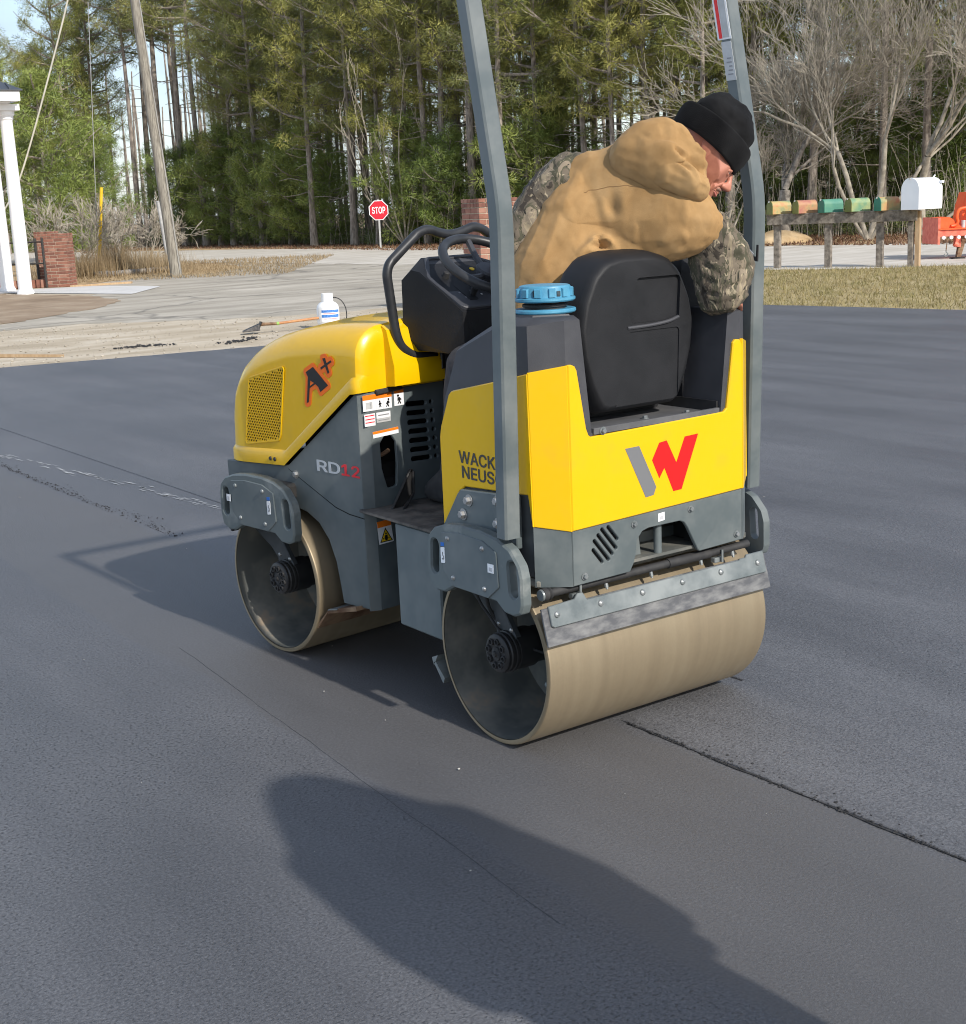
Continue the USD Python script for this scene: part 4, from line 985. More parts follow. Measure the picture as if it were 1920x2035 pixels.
# middle: step box, floor, articulation
R_('step_box', box((-0.432, 0.298, 0.250), (0.432, 0.560, 0.606), 0.006), 'grey_paint')
R_('floor_plate', box((-0.440, 0.262, 0.607), (0.43, 0.775, 0.617), 0.002), 'dusty_mat')
R_('articulation_joint', cat(cyl((0, 0.66, 0.22), (0, 0.66, 0.60), 0.09, seg=24), box((-0.2, 0.5, 0.27), (0.2, 0.95, 0.56), 0.01)), 'black_paint')
R_('leg_shield', box((-0.425, 0.246, 0.617), (0.425, 0.256, 0.95)), 'black_paint')
R_('seat_pedestal', box((-0.25, 0.2, 0.62), (0.25, 0.30, 0.99), 0.01), 'black_paint')
ft = [(-0.352, 0.614), (-0.262, 0.742), (-0.252, 0.738), (-0.250, 0.66), (-0.315, 0.605)]
R_('foot_guard', Fr(cat(tube([(x, 0.735, z) for x, z in ft[:3]] , 0.005, 6), tube([(-0.250, 0.735, 0.735), (-0.252, 0.735, 0.655), (-0.33, 0.70, 0.612)], 0.005, 6), rear(ft, 0.738, 0.003))), 'black_paint')

# front half: grey frame
ys = 0.815
gs = [(1.680, 0.700), (1.262, 0.722), (ys + 0.02, 1.012), (ys, 1.018), (ys, 0.255), (0.97, 0.250), (0.985, 0.33), (1.0, 0.40), (1.035, 0.475), (1.09, 0.53), (1.16, 0.56), (1.26, 0.575), (1.680, 0.575)]
for s, f in ((-1, sideL), (1, sideR)):
    R_('front_side_panel', Fr(f(gs, s * 0.412, 0.014, 0.003)), 'grey_paint')
slot = rounded([(-0.338, 0.838), (-0.318, 0.862), (-0.285, 0.860), (-0.268, 0.835), (-0.268, 0.755), (-0.276, 0.680), (-0.316, 0.676), (-0.336, 0.750)], 0.010)
wall = Polygon([(-0.376, 0.248), (0.376, 0.248), (0.376, 1.03), (-0.376, 1.018)]).difference(slot)
for k in range(7):
    z0 = 0.958 - k * 0.0327
    dx = k * 0.0018
    wall = wall.difference(LineString([(-0.206 + dx, z0), (-0.132 + dx, z0 - 0.004)]).buffer(0.0092))
    wall = wall.difference(Point(-0.100 + dx, z0 - 0.004).buffer(0.0085))
    wall = wall.difference(LineString([(0.206, z0), (0.132, z0)]).buffer(0.0092))
R_('front_rear_wall', Fr(rear(wall, 0.797, 0.01, 0.002)), 'grey_paint')
for s in (-1, 1):
    pts = [(s * 0.412, ys, 0.2495), (s * 0.376, 0.797, 0.2485), (s * 0.376, 0.797, 1.018), (s * 0.412, ys, 1.018)]
    R_('front_corner_panel', Fr(panel3(pts if s < 0 else [pts[1], pts[0], pts[3], pts[2]], 0.01)), 'grey_paint')
R_('engine_block', Fr(cat(box((-0.395, 0.83, 0.56), (0.395, 1.60, 0.70)), box((-0.38, 0.87, 0.26), (0.38, 0.93, 0.75)), box((-0.37, 0.90, 0.70), (0.37, 1.2, 0.98)))), 'dark_void', smooth=False)
R_('engine_hose', Fr(tube(smooth_path([(-0.34, 0.84, 0.80), (-0.31, 0.835, 0.79), (-0.27, 0.84, 0.80)]), 0.008, 8)), 'rust')
R_('front_beam', Fr(box((-0.405, 1.64, 0.56), (0.405, 1.69, 0.698), 0.008)), 'grey_paint')
R_('front_flap', Fr(box((-0.43, 1.655, 0.42), (0.43, 1.668, 0.56))), 'black_rubber')
for c in [(1.215, 0.694)]:
    R_('panel_bolt', Fr(bolt((-0.412, *c), (-1, 0, 0), 0.011, 0.008)), 'bolt_steel')
R_('panel_seam', Fr(sideL([(1.262, 0.712), (1.258, 0.708), (0.98, 0.60), (0.90, 0.585), (ys, 0.580), (ys, 0.584), (0.90, 0.589), (0.98, 0.604)], -0.4123, 0.0008)), 'dark_void', smooth=False)
R_('front_scraper', Fr(cat(hullp([(-0.44, y, z) for y, z in ((1.03, 0.222), (0.86, 0.262), (0.86, 0.247), (1.035, 0.205))] + [(0.44, y, z) for y, z in ((1.03, 0.222), (0.86, 0.262), (0.86, 0.247), (1.035, 0.205))]), hullp([(x, y, z) for x in (-0.44, 0.44) for y, z in ((1.025, 0.22), (1.04, 0.21), (1.105, 0.135), (1.115, 0.14))]))), 'rust')
R_('scraper_edge', Fr(hullp([(x, y, z) for x in (-0.445, 0.445) for y, z in ((1.02, 0.226), (0.97, 0.236), (0.97, 0.232), (1.03, 0.219))])), 'galvanised')


# hood: lofted shell
def hood_ring(y, inset_=0.0):
    zt = np.interp(y, [0.80, 1.0, 1.2, 1.36, 1.46, 1.54, 1.60, 1.64, 1.663, 1.678, 1.685], [1.268, 1.265, 1.246, 1.212, 1.176, 1.126, 1.060, 0.985, 0.90, 0.80, 0.73]) - inset_
    zb = np.interp(y, [0.80, 0.835, 1.265, 1.685], [1.022, 1.016, 0.724, 0.702])
    w = np.interp(y, [0.80, 1.53, 1.59, 1.63, 1.665, 1.685], [0.414, 0.414, 0.408, 0.395, 0.378, 0.362]) - inset_
    zt = max(zt, zb + 0.02)
    H = zt - zb
    rc = min(0.105, H * 0.45)
    crown = min(0.022, H * 0.2)
    half = [(-w - 0.012, zb), (-w - 0.012, zb + min(0.042, H * 0.25)), (-w, zb + min(0.056, H * 0.35)), (-w, zb + (H - rc - crown) * 0.6), (-w + 0.002, zt - rc - crown)]
    for k in range(1, 8):
        t = k / 7 * math.pi / 2
        half.append((-w + 0.002 + (rc * 1.15) * (1 - math.cos(t)), zt - crown - rc + rc * math.sin(t)))
    x1 = half[-1][0]
    for k in range(1, 4):
        x = x1 * (1 - k / 4)
        half.append((x, zt - crown * (x / x1) ** 2))
    half.append((0.0, zt))
    h = A(half)
    ring = np.vstack([h, np.c_[-h[-2::-1, 0], h[-2::-1, 1]]])
    return np.c_[ring[:, 0], np.full(len(ring), y), ring[:, 1]]


ysx = [0.812, 0.835, 0.88, 0.95, 1.05, 1.15, 1.22, 1.265, 1.30, 1.35, 1.40, 1.44, 1.48, 1.51, 1.54, 1.57, 1.595, 1.615, 1.633, 1.648, 1.66, 1.67, 1.679, 1.685]
rings = []
for dy, ins in ((0.0, 0.045), (0.003, 0.028), (0.010, 0.012), (0.022, 0.002)):
    r = hood_ring(0.80 + dy, ins); r[:, 1] = 0.792 + dy; rings.append(r)
rings += [hood_ring(y) for y in ysx[1:]]
rings = A(rings)
nr, nk = rings.shape[:2]
V = rings.reshape(-1, 3)
F = []
for i in range(nr - 1):
    for j in range(nk - 1):
        a = i * nk + j
        F += [[a, a + 1, a + nk + 1], [a, a + nk + 1, a + nk]]
cc = len(V)
V = np.vstack([V, [[0, 0.790, 1.13]], [[0, 1.687, 0.715]]])
for j in range(nk - 1):
    F.append([cc, j + 1, j]); F.append([cc + 1, (nr - 1) * nk + j, (nr - 1) * nk + j + 1])
F.append([cc, 0, nk - 1])
hood_mesh = trimesh.Trimesh(V, F, process=False)
trimesh.repair.fix_normals(hood_mesh)
hood = R_('hood', Fr(hood_mesh), 'yellow_paint', smooth=32)
# rear step of the hood, ribbed beside the console
rib = [(-0.315, 1.030), (-0.285, 1.033), (-0.262, 1.10), (-0.235, 1.19), (-0.228, 1.262), (-0.30, 1.262), (-0.318, 1.14), (-0.350, 1.07), (-0.345, 1.030)]
R_('hood_rib', Fr(cat(hullp([(x, y, z) for x in (-0.30, 0.30) for y, z in ((0.80, 1.24), (0.80, 1.03), (0.745, 1.035), (0.742, 1.10), (0.775, 1.225))]))), 'yellow_paint', hood, smooth=25)
gp = rounded([(1.471, 1.030), (1.237, 1.086), (1.243, 1.06), (1.291, 0.832), (1.303, 0.814), (1.527, 0.780)], 0.008)
R_('grille_recess', Fr(sideL(gp, -0.4145, 0.002)), 'dark_void', hood, smooth=False)
holes = []
sp = 0.0118
for i in range(30):
    for j in range(32):
        c = (1.21 + (i + 0.5 * (j % 2)) * sp, 0.765 + j * sp * 0.87)
        if gp.buffer(-0.004).contains(Point(c)):
            holes.append(Polygon([(c[0] + 0.0049 * math.cos(t), c[1] + 0.0049 * math.sin(t)) for t in np.arange(6) * math.pi / 3 + math.pi / 6]))
R_('grille_mesh', Fr(sideL(Polygon(gp.exterior.coords, [h.exterior.coords for h in holes]), -0.4170, 0.002)), 'yellow_paint', hood, smooth=False)
R_('grille_frame', Fr(sideL(gp.buffer(0.005).difference(gp.buffer(-0.001)), -0.4176, 0.003, 0.001)), 'yellow_paint', hood)
aq = lambda x, y: (1.101 - (x - 900) / 210 * 0.115 * 1.0, 0.0)


def deck(pts):
    """Points of the letter sticker, measured on the hood side as (y, z)."""
    return [(1.1005 - (x - 895) * 0.00060, 1.0775 - (y - 795) * 0.000315 + (x - 895) * 0.000090) for x, y in pts]


letA = Polygon(deck([(895, 800), (972, 755), (1110, 985), (1030, 1045), (1012, 985), (985, 950), (925, 985), (905, 1140), (885, 1148), (915, 860)]), [deck([(935, 900), (928, 962), (972, 935)])])
plus = unary_union([Polygon(deck([(1052, 800), (1046, 775), (1150, 715), (1160, 735)])), Polygon(deck([(1072, 680), (1098, 678), (1132, 845), (1115, 858)]))])
R_('letter_sticker', Fr(sideL(unary_union([Polygon(letA.exterior), plus]).buffer(0.0145, quad_segs=4), -0.4152, 0.0008)), 'red_orange_decal', hood)
R_('letter', Fr(sideL(letA, -0.4159, 0.0006)), 'ink_black', hood, smooth=False)
R_('plus_sign', Fr(cat(*[sideL(g, -0.4159, 0.0006) for g in getattr(plus, 'geoms', [plus])])), 'ink_black', hood, smooth=False)
for y in (1.350, 1.322):
    R_('hood_bolt', Fr(lathe([(0, 0.008), (0.004, 0.007), (0.006, 1e-5)], (-0.4265, y, 0.742), (-1, 0, 0), 12)), 'black_rubber', hood)
R_('hood_catch', Fr(rear([(-0.345, 1.008), (-0.232, 1.014), (-0.235, 1.030), (-0.352, 1.026)], 0.785, 0.012, 0.003)), 'black_rubber')
# model number
txt = text_on('RD', (-0.4127, 1.076, 0.725), -Y_, Z_, 0.0385, 0.0006, True, 0.138)
R_('model_letters', Fr(txt), 'decal_silver', smooth=False)
R_('model_number', Fr(text_on('12', (-0.4127, 0.930, 0.725), -Y_, Z_, 0.0385, 0.0006, True, 0.105)), 'decal_red', smooth=False)
YW = 0.7962


def rsq(x0, z0, x1, z1, look, name, dy=0.0, parent=None, skew=-0.004):
    q = [(x0, z0), (x1, z0 + skew * 0), (x1, z1), (x0, z1)]
    return R_(name, Fr(rear(q, YW - dy, 0.0007)), look, parent or rol, False)


def sticker(x0, z0, x1, z1, band):
    s = rsq(x0, z0, x1, z1, 'white_sticker', 'warning_sticker')
    if band:
        rsq(x0, z1 - band, x1, z1, 'orange_sticker', 'sticker_band', 0.0006, s)
    return s


s1 = sticker(-0.402, 0.956, -0.277, 1.011, 0.017)
for xx, ww in ((-0.39, 0.022), (-0.372, 0.01)):
    rsq(xx, 0.963, xx + ww, 0.986, 'grey_sticker', 'pictogram', 0.0006, s1)


def fig(cx, cz, k, lean, parent):
    R_('figure_pictogram', Fr(cat(rear(Point(cx + lean * 0.010 * k, cz + 0.0125 * k).buffer(0.0034 * k), YW - 0.0012, 0.0006),
                                  rear([(cx - 0.006 * k, cz - 0.010 * k), (cx - 0.001 * k, cz - 0.002 * k), (cx - 0.006 * k, cz - 0.001 * k), (cx - 0.003 * k + lean * 0.006 * k, cz + 0.008 * k), (cx + 0.004 * k + lean * 0.006 * k, cz + 0.008 * k), (cx + 0.009 * k, cz + 0.001 * k), (cx + 0.003 * k, cz - 0.001 * k), (cx + 0.007 * k, cz - 0.010 * k), (cx + 0.003 * k, cz - 0.011 * k), (cx + 0.0005 * k, cz - 0.004 * k), (cx - 0.003 * k, cz - 0.011 * k)], YW - 0.0012, 0.0006))), 'ink_black', parent, False)


fig(-0.330, 0.973, 0.9, 0.0, s1); fig(-0.297, 0.973, 1.1, 0.5, s1)
rsq(-0.3465, 0.957, -0.3455, 0.993, 'ink_pale', 'divider', 0.0006, s1); rsq(-0.3145, 0.957, -0.3135, 0.993, 'ink_pale', 'divider', 0.0006, s1)
s2 = sticker(-0.266, 0.959, -0.223, 1.015, 0.013)
fig(-0.245, 0.978, 1.25, -0.3, s2)
s3 = sticker(-0.399, 0.904, -0.353, 0.946, 0)
for z in (0.938, 0.926, 0.915):
    rsq(-0.396, z, -0.356, z + 0.0035, 'decal_red', 'text_line', 0.0006, s3)
s4 = sticker(-0.347, 0.911, -0.286, 0.946, 0)
rsq(-0.347, 0.911, -0.286, 0.926, 'grey_sticker', 'sticker_field', 0.0006, s4)
rsq(-0.34, 0.934, -0.293, 0.938, 'ink_grey', 'text_line', 0.0006, s4); rsq(-0.34, 0.917, -0.293, 0.920, 'ink_grey', 'text_line', 0.0011, s4)
s5 = R_('warning_sticker', Fr(rear([(-0.366, 0.860), (-0.254, 0.864), (-0.256, 0.886), (-0.368, 0.882)], YW, 0.0007)), 'white_sticker', rol, False)
R_('sticker_band', Fr(rear([(-0.3675, 0.873), (-0.2555, 0.877), (-0.256, 0.886), (-0.368, 0.882)], YW - 0.0006, 0.0006)), 'orange_sticker', s5, False)
s6 = R_('warning_sticker', Fr(rear([(-0.368, 0.484), (-0.304, 0.486), (-0.314, 0.568), (-0.374, 0.566)], YW, 0.0007)), 'white_sticker', rol, False)
R_('sticker_band', Fr(rear([(-0.3725, 0.544), (-0.312, 0.546), (-0.314, 0.568), (-0.374, 0.566)], YW - 0.0006, 0.0006)), 'orange_sticker', s6, False)
tri = Polygon([(-0.339, 0.541), (-0.308, 0.490), (-0.364, 0.490)])
R_('warning_triangle', Fr(rear(tri, YW - 0.0006, 0.0006)), 'ink_black', s6, False)
R_('triangle_field', Fr(rear(tri.buffer(-0.0035, join_style=2), YW - 0.0012, 0.0006)), 'warning_yellow', s6, False)
R_('figure_pictogram', Fr(cat(rear(Point(-0.338, 0.519).buffer(0.0035), YW - 0.0018, 0.0006), rear([(-0.344, 0.514), (-0.332, 0.514), (-0.331, 0.502), (-0.334, 0.495), (-0.341, 0.495), (-0.345, 0.503)], YW - 0.0018, 0.0006), rear([(-0.352, 0.506), (-0.347, 0.503), (-0.352, 0.500)], YW - 0.0018, 0.0006), rear([(-0.324, 0.506), (-0.324, 0.500), (-0.329, 0.503)], YW - 0.0018, 0.0006))), 'ink_black', s6, False)

# console, wheel, guard bar
con = [(-0.205, 0.795, 1.385), (-0.205, 0.800, 1.19), (-0.18, 0.775, 1.145), (-0.20, 0.57, 1.145), (-0.19, 0.50, 1.175), (-0.195, 0.495, 1.285), (-0.20, 0.70, 1.412), (-0.11, 0.80, 1.455), (-0.205, 0.74, 1.42)]
con = hullp(con + [(-x, y, z) for x, y, z in con])
cn = R_('console', Fr(con), 'black_plastic', smooth=22)
pn = A([0, -(1.455 - 1.285), 0.80 - 0.495]); pn /= np.linalg.norm(pn)
pu = A([0, 0.305, 0.17]); pu /= np.linalg.norm(pu)
po = A([0, 0.495, 1.2855]) + pn * 0.003
pan = rounded([(-0.175, 0.018), (0.175, 0.018), (0.18, 0.21), (0.10, 0.325), (-0.10, 0.325), (-0.18, 0.21)], 0.015)
R_('console_rim', Fr(slab(pan.buffer(0.012).difference(pan.buffer(-0.004)), po + pn * 0.008, X_, pu, 0.014, 0.003)), 'graphite_plastic', cn)
R_('instrument_panel', Fr(slab(pan, po + pn * 0.002, X_, pu, 0.004)), 'graphite_plastic', cn)
pp = lambda x, v, h=0.0: po + X_ * x + pu * v + pn * (0.002 + h)
arc = Point(0, 0).buffer(0.021).difference(Point(-0.004, 0.002).buffer(0.0135)).intersection(Polygon([(-0.004, -0.03), (0.03, -0.03), (0.03, 0.018), (0.004, 0.012)]))
R_('dial_mark', Fr(slab(arc, pp(-0.115, 0.198, 0.0006), X_, pu, 0.0006)), 'white_sticker', cn)
R_('speed_knob', Fr(cyl(pp(-0.118, 0.20), pp(-0.118, 0.20, 0.024), 0.0125, 0.0105, bev=0.002)), 'black_rubber', cn)
R_('lever_gate', Fr(slab(rounded([(-0.02, -0.05), (0.02, -0.05), (0.02, 0.05), (-0.02, 0.05)], 0.006), pp(-0.10, 0.105, 0.002), X_, pu, 0.003, 0.001)), 'black_plastic', cn)
R_('lever', Fr(cyl(pp(-0.085, 0.085), pp(-0.085, 0.085, 0.03), 0.010, 0.013, bev=0.002)), 'black_rubber', cn)
for i, (x, v) in enumerate([(-0.128, 0.228), (-0.14, 0.222), (-0.105, 0.235), (-0.058, 0.135), (-0.045, 0.085), (-0.128, 0.105), (-0.122, 0.075), (-0.105, 0.165)]):
    R_('panel_icon', Fr(slab([(-0.004, -0.0035), (0.004, -0.0035), (0.004, 0.0035), (-0.004, 0.0035)], pp(x, v, 0.0006), X_, pu, 0.0005)), 'white_sticker' if i < 5 else 'ink_grey', cn, False)
R_('warning_light', Fr(cyl(pp(0.03, 0.235), pp(0.03, 0.235, 0.008), 0.009)), 'warning_yellow', cn)
R_('console_column', Fr(cat(box((-0.075, 0.56, 0.60), (0.15, 0.775, 1.16), 0.02))), 'black_plastic')
wc, wn = A([0.0, 0.565, 1.425]), A([0, -0.52, 0.854])
_, wa, wb_ = frame_of(wn)
cir = lambda r, k=48: A([wc + r * (math.cos(t) * wa + math.sin(t) * wb_) for t in np.arange(k) * 2 * np.pi / k])
sw = R_('steering_wheel', Fr(tube(cir(0.170), 0.0165, 12, True)), 'bar_black')
for k in range(3):
    t = k * 2 * math.pi / 3 + math.pi / 2 + 0.9
    d = math.cos(t) * wa + math.sin(t) * wb_
    R_('spoke', Fr(tube(smooth_path([wc - wn * 0.03 + d * 0.03, wc - wn * 0.022 + d * 0.09, wc + d * 0.165], 5), 0.011, 8)), 'graphite_plastic', sw)
R_('wheel_hub', Fr(lathe([(-0.05, 0.035), (-0.02, 0.045), (-0.012, 0.040), (-0.008, 1e-5)], wc, wn, 24)), 'graphite_plastic', sw)
R_('steering_column', Fr(cyl(wc - wn * 0.04, wc - wn * 0.20, 0.035, 0.055)), 'black_plastic')
gb = [(-0.10, 1.122), (-0.20, 1.127), (-0.252, 1.165), (-0.270, 1.215), (-0.294, 1.412), (-0.282, 1.445), (-0.150, 1.542), (-0.105, 1.553), (-0.045, 1.535), (0.0, 1.528)]
gb = gb + [(-x, z) for x, z in gb[-2::-1]]
R_('guard_bar', Fr(tube(fillet_path([(x, 0.762, z) for x, z in gb], 0.045, 6), 0.0165, 12)), 'bar_black')
for x in (-0.09, 0.06):
    R_('guard_bar_foot', Fr(box((x, 0.74, 1.07), (x + 0.03, 0.785, 1.13), 0.004)), 'black_paint')

# ------------------------------------------------------------------ people


def lean(v):
    """The driver's upper body twists back over the right of the seat: points to the right come nearer to the rear."""
    v = np.asarray(v, float)
    k = 1 - 0.070 * np.clip((v[..., :1] - 0.02) / 0.5, 0, 1) * np.clip((v[..., 2:] - 1.15) / 0.11, 0, 1)
    return EYE + (v - EYE) * k


def fuse(parts, edge=0.02, it=10, lam=0.5, fold=None, seed=3):
    m = parts[0]
    for p in parts[1:]:
        m = m + p
    m = m.refine_to_length(edge)
    t = to_tm(m)
    t.merge_vertices()
    if it:
        trimesh.smoothing.filter_taubin(t, lamb=lam, nu=lam + 0.03, iterations=it)
    if fold:
        amp, sc, st = fold
        p = np.asarray(t.vertices)
        w = meshkit.fbm(p * 4 + 11, 3, seed + 5)[:, None] * 0.5
        q = (p + w) * A(st) * sc
        n = meshkit.fbm(q, 4, seed)
        rid = 1 - np.abs(2 * n - 1) * 2.2
        rid = np.clip(rid, -0.6, 1)
        t.vertices = p + np.asarray(t.vertex_normals) * (rid * amp)[:, None]
    return t


def limb(joints, n=14):
    return [bone(a, ra, b, rb, n) for (a, ra), (b, rb) in zip(joints[:-1], joints[1:])]


def head_parts(k=1.0):
    """Head in its own frame: face towards +y, crown +z, right +x; centre at eye height."""
    S = lambda c, r: sphere(c, r, 24)
    skull = m3.Manifold.batch_hull([S((0, -0.018, 0.035), (0.076, 0.094, 0.093)), S((0, 0.02, 0.02), (0.072, 0.075, 0.075))])
    face = m3.Manifold.batch_hull([S((0.043, 0.055, -0.025), 0.024), S((-0.043, 0.055, -0.025), 0.024), S((0, 0.074, -0.100), 0.017), S((0.018, 0.068, -0.098), 0.014), S((-0.018, 0.068, -0.098), 0.014), S((0.052, 0.0, -0.075), 0.016), S((-0.052, 0.0, -0.075), 0.016),
                                   S((0.03, 0.075, 0.045), 0.022), S((-0.03, 0.075, 0.045), 0.022), S((0.06, 0.0, 0.02), 0.02), S((-0.06, 0.0, 0.02), 0.02), S((0, 0.080, -0.055), 0.016)])
    m = skull + face
    for s in (-1, 1):
        m = m - S((s * 0.033, 0.101, 0.004), (0.019, 0.018, 0.0135))
        m = m - S((s * 0.052, 0.088, -0.062), (0.022, 0.022, 0.024))
        m = m + m3.Manifold.batch_hull([S((s * 0.016, 0.094, 0.024), 0.0075), S((s * 0.050, 0.078, 0.024), 0.0085)])          # brow
        m = m + m3.Manifold.batch_hull([S((s * 0.020, 0.0905, -0.002), 0.005), S((s * 0.034, 0.0905, 0.007), 0.0055), S((s * 0.046, 0.083, -0.001), 0.005)])   # lids
        m = m + m3.Manifold.batch_hull([S((s * 0.018, 0.090, -0.006), 0.004), S((s * 0.036, 0.088, -0.0095), 0.0045), S((s * 0.046, 0.080, -0.005), 0.004)])
        m = m + m3.Manifold.batch_hull([S((s * 0.018, 0.092, -0.036), 0.0055), S((s * 0.034, 0.077, -0.062), 0.007), S((s * 0.034, 0.07, -0.08), 0.007)])     # fold from nose to mouth
        m = m + m3.Manifold.batch_hull([S((s * 0.077, -0.012, 0.012), (0.006, 0.020, 0.018)), S((s * 0.075, -0.006, -0.028), (0.006, 0.010, 0.012))])            # ear
    m = m + m3.Manifold.batch_hull([S((0, 0.091, 0.018), 0.008), S((0, 0.112, -0.022), 0.0085)])
    m = m + m3.Manifold.batch_hull([S((0, 0.112, -0.022), 0.0095), S((0, 0.117, -0.033), 0.0105), S((0.013, 0.099, -0.039), 0.0075), S((-0.013, 0.099, -0.039), 0.0075)])
    m = m + m3.Manifold.batch_hull([S((0, 0.094, -0.052), 0.010), S((0.02, 0.085, -0.058), 0.008), S((-0.02, 0.085, -0.058), 0.008)])
    m = m + m3.Manifold.batch_hull([S((0, 0.098, -0.0635), 0.0055), S((0.022, 0.085, -0.066), 0.004), S((-0.022, 0.085, -0.066), 0.004)])
    m = m + m3.Manifold.batch_hull([S((0, 0.095, -0.0735), 0.0062), S((0.019, 0.084, -0.071), 0.004), S((-0.019, 0.084, -0.071), 0.004)])
    return m


def hand_parts(curl, side):
    """Hand along +y from the wrist, palm facing -z, thumb to the side given (+1 = +x)."""
    out = [m3.Manifold.batch_hull([sphere((x, y, 0), (0.011, 0.011, 0.012)) for x, y in ((-0.026, 0.01), (0.026, 0.01), (-0.036, 0.085), (0.034, 0.09))])]
    for i, (x, L, r) in enumerate([(0.031, 0.072, 0.0092), (0.010, 0.081, 0.0095), (-0.012, 0.075, 0.0090), (-0.033, 0.058, 0.0080)]):
        p = A([x * side, 0.085 + (0.006 if i in (1, 2) else 0), 0.0]); a = curl * 0.6
        js = [(p, r * 1.1)]
        for k, f in enumerate((0.45, 0.32, 0.23)):
            d = A([0.02 * x * side, math.cos(a), -math.sin(a)])
            p = p + d * L * f
            js.append((p, r * (0.97 - 0.08 * k)))
            a += curl * (0.8 + 0.12 * i)
        out += limb(js, 10)
    p0 = A([0.024 * side, 0.02, -0.006])
    p1 = p0 + A([0.032 * side, 0.028, -0.010]); p2 = p1 + A([0.014 * side, 0.030, -0.010 - 0.012 * curl]); p3 = p2 + A([0.0, 0.024, -0.006 - 0.01 * curl])
    out += limb([(p0, 0.014), (p1, 0.0115), (p2, 0.0102), (p3, 0.0085)], 10)
    return out


def place(parts, R, t, s=1.0):
    M = np.c_[np.asarray(R) * s, np.asarray(t, float)]
    return [p.transform(tuple(map(tuple, M.astype(float)))) for p in parts]


def axes(fwd, upv):
    f = A(fwd, float); f /= np.linalg.norm(f)
    u = A(upv, float); u = u - f * (u @ f); u /= np.linalg.norm(u)
    return np.stack([np.cross(f, u), f, u], 1)          # columns: right, forward, up


def face_bits(P, R, t, s):
    w = lambda v: A(t) + np.asarray(R) @ (A(v, float) * s)
    for k in (-1, 1):
        obj('eye', tf(to_tm(sphere((0, 0, 0), 0.0118 * s, 20)), None, w((k * 0.033, 0.0805, -0.0005))), 'eye_white', P, world=True)
        obj('iris', tf(to_tm(sphere((0, 0, 0), 0.0065 * s, 16)), None, w((k * 0.033, 0.0868, -0.001))), 'eye_dark', P, world=True)
    mo = m3.Manifold.batch_hull([sphere((0, 0.1015, -0.0505), (0.007, 0.0045, 0.006)), sphere((0.022, 0.0905, -0.058), 0.0045), sphere((-0.022, 0.0905, -0.058), 0.0045)])
    obj('moustache', place([mo], R, t, s)[0], 'stubble', P, world=True)
    lip = m3.Manifold.batch_hull([sphere((0, 0.1005, -0.0725), (0.008, 0.0035, 0.0045)), sphere((0.018, 0.0885, -0.0705), 0.003), sphere((-0.018, 0.0885, -0.0705), 0.003)])
    obj('lips', place([lip], R, t, s)[0], 'skin_lip', P, world=True)


drv = thing('person', 'person in tan jacket and black beanie leaning over the roller seat', 'person', (0.0, 0.10, 1.06))
F_ = 0.79 * rt - 0.60 * up + 0.05 * fw
U_ = 0.60 * rt + 0.79 * up
HR = axes(F_, U_)
HS = 1.07
HC = A([0.578, 0.045, 1.763]) - 0.050 * rt - 0.018 * up
neck = A([0.30, 0.05, 1.66])
shL, shR = A([0.075, 0.165, 1.675]), A([0.375, -0.005, 1.535])
elL, wrL = A([-0.055, 0.275, 1.515]), A([0.06, 0.50, 1.47])
elR, wrR = A([0.555, -0.04, 1.395]), A([0.487, -0.035, 1.315])
pel = A([0.0, 0.09, 1.155])
che = A([0.17, 0.09, 1.55])
skin = [hull((pel + A([-.09, 0, 0]), 0.12), (pel + A([.09, 0, 0]), 0.12), (A([0.05, 0.09, 1.32]), 0.13)), hull((A([0.05, 0.12, 1.32]), 0.12), (che, 0.11)), hull((che, 0.11), (shL, 0.065), (shR, 0.07), (neck, 0.07)),
        *limb([(neck, 0.062), (HC + HR @ A([0, -0.03, -0.05]), 0.058)]), *limb([(shL, 0.062), (elL, 0.045), (wrL, 0.030)]), *limb([(shR, 0.062), (elR, 0.045), (wrR, 0.030)])]
for s in (-1, 1):
    skin += limb([(A([s * 0.10, 0.10, 1.14]), 0.085), (A([s * 0.165, 0.46, 1.10]), 0.062), (A([s * 0.165, 0.56, 0.72]), 0.042), (A([s * 0.17, 0.68, 0.665]), 0.036)])
skin += place(hand_parts(0.75, 1), axes(A([0.70, 0.68, -0.20]), A([0.1, 0.1, 1])), wrR)
skin += place(hand_parts(0.95, -1), axes(A([0.45, 0.80, 0.0]), A([0, 0.4, 0.9])), wrL)
body = fuse(skin, 0.012, 6)
hd = fuse(place([head_parts()], HR, HC, HS), 0.0055, 5)
hd_m = cat(body, hd)
try:
    a_ = m3.Manifold(m3.Mesh(np.asarray(body.vertices, np.float32), np.asarray(body.faces, np.uint32)))
    b_ = m3.Manifold(m3.Mesh(np.asarray(hd.vertices, np.float32), np.asarray(hd.faces, np.uint32)))
    u_ = a_ + b_
    if not u_.is_empty():
        hd_m = to_tm(u_)
except Exception as e:
    print('join', e)
obj('body', hd_m, 'skin', drv, 60, world=True)
face_bits(drv, HR, HC, HS)
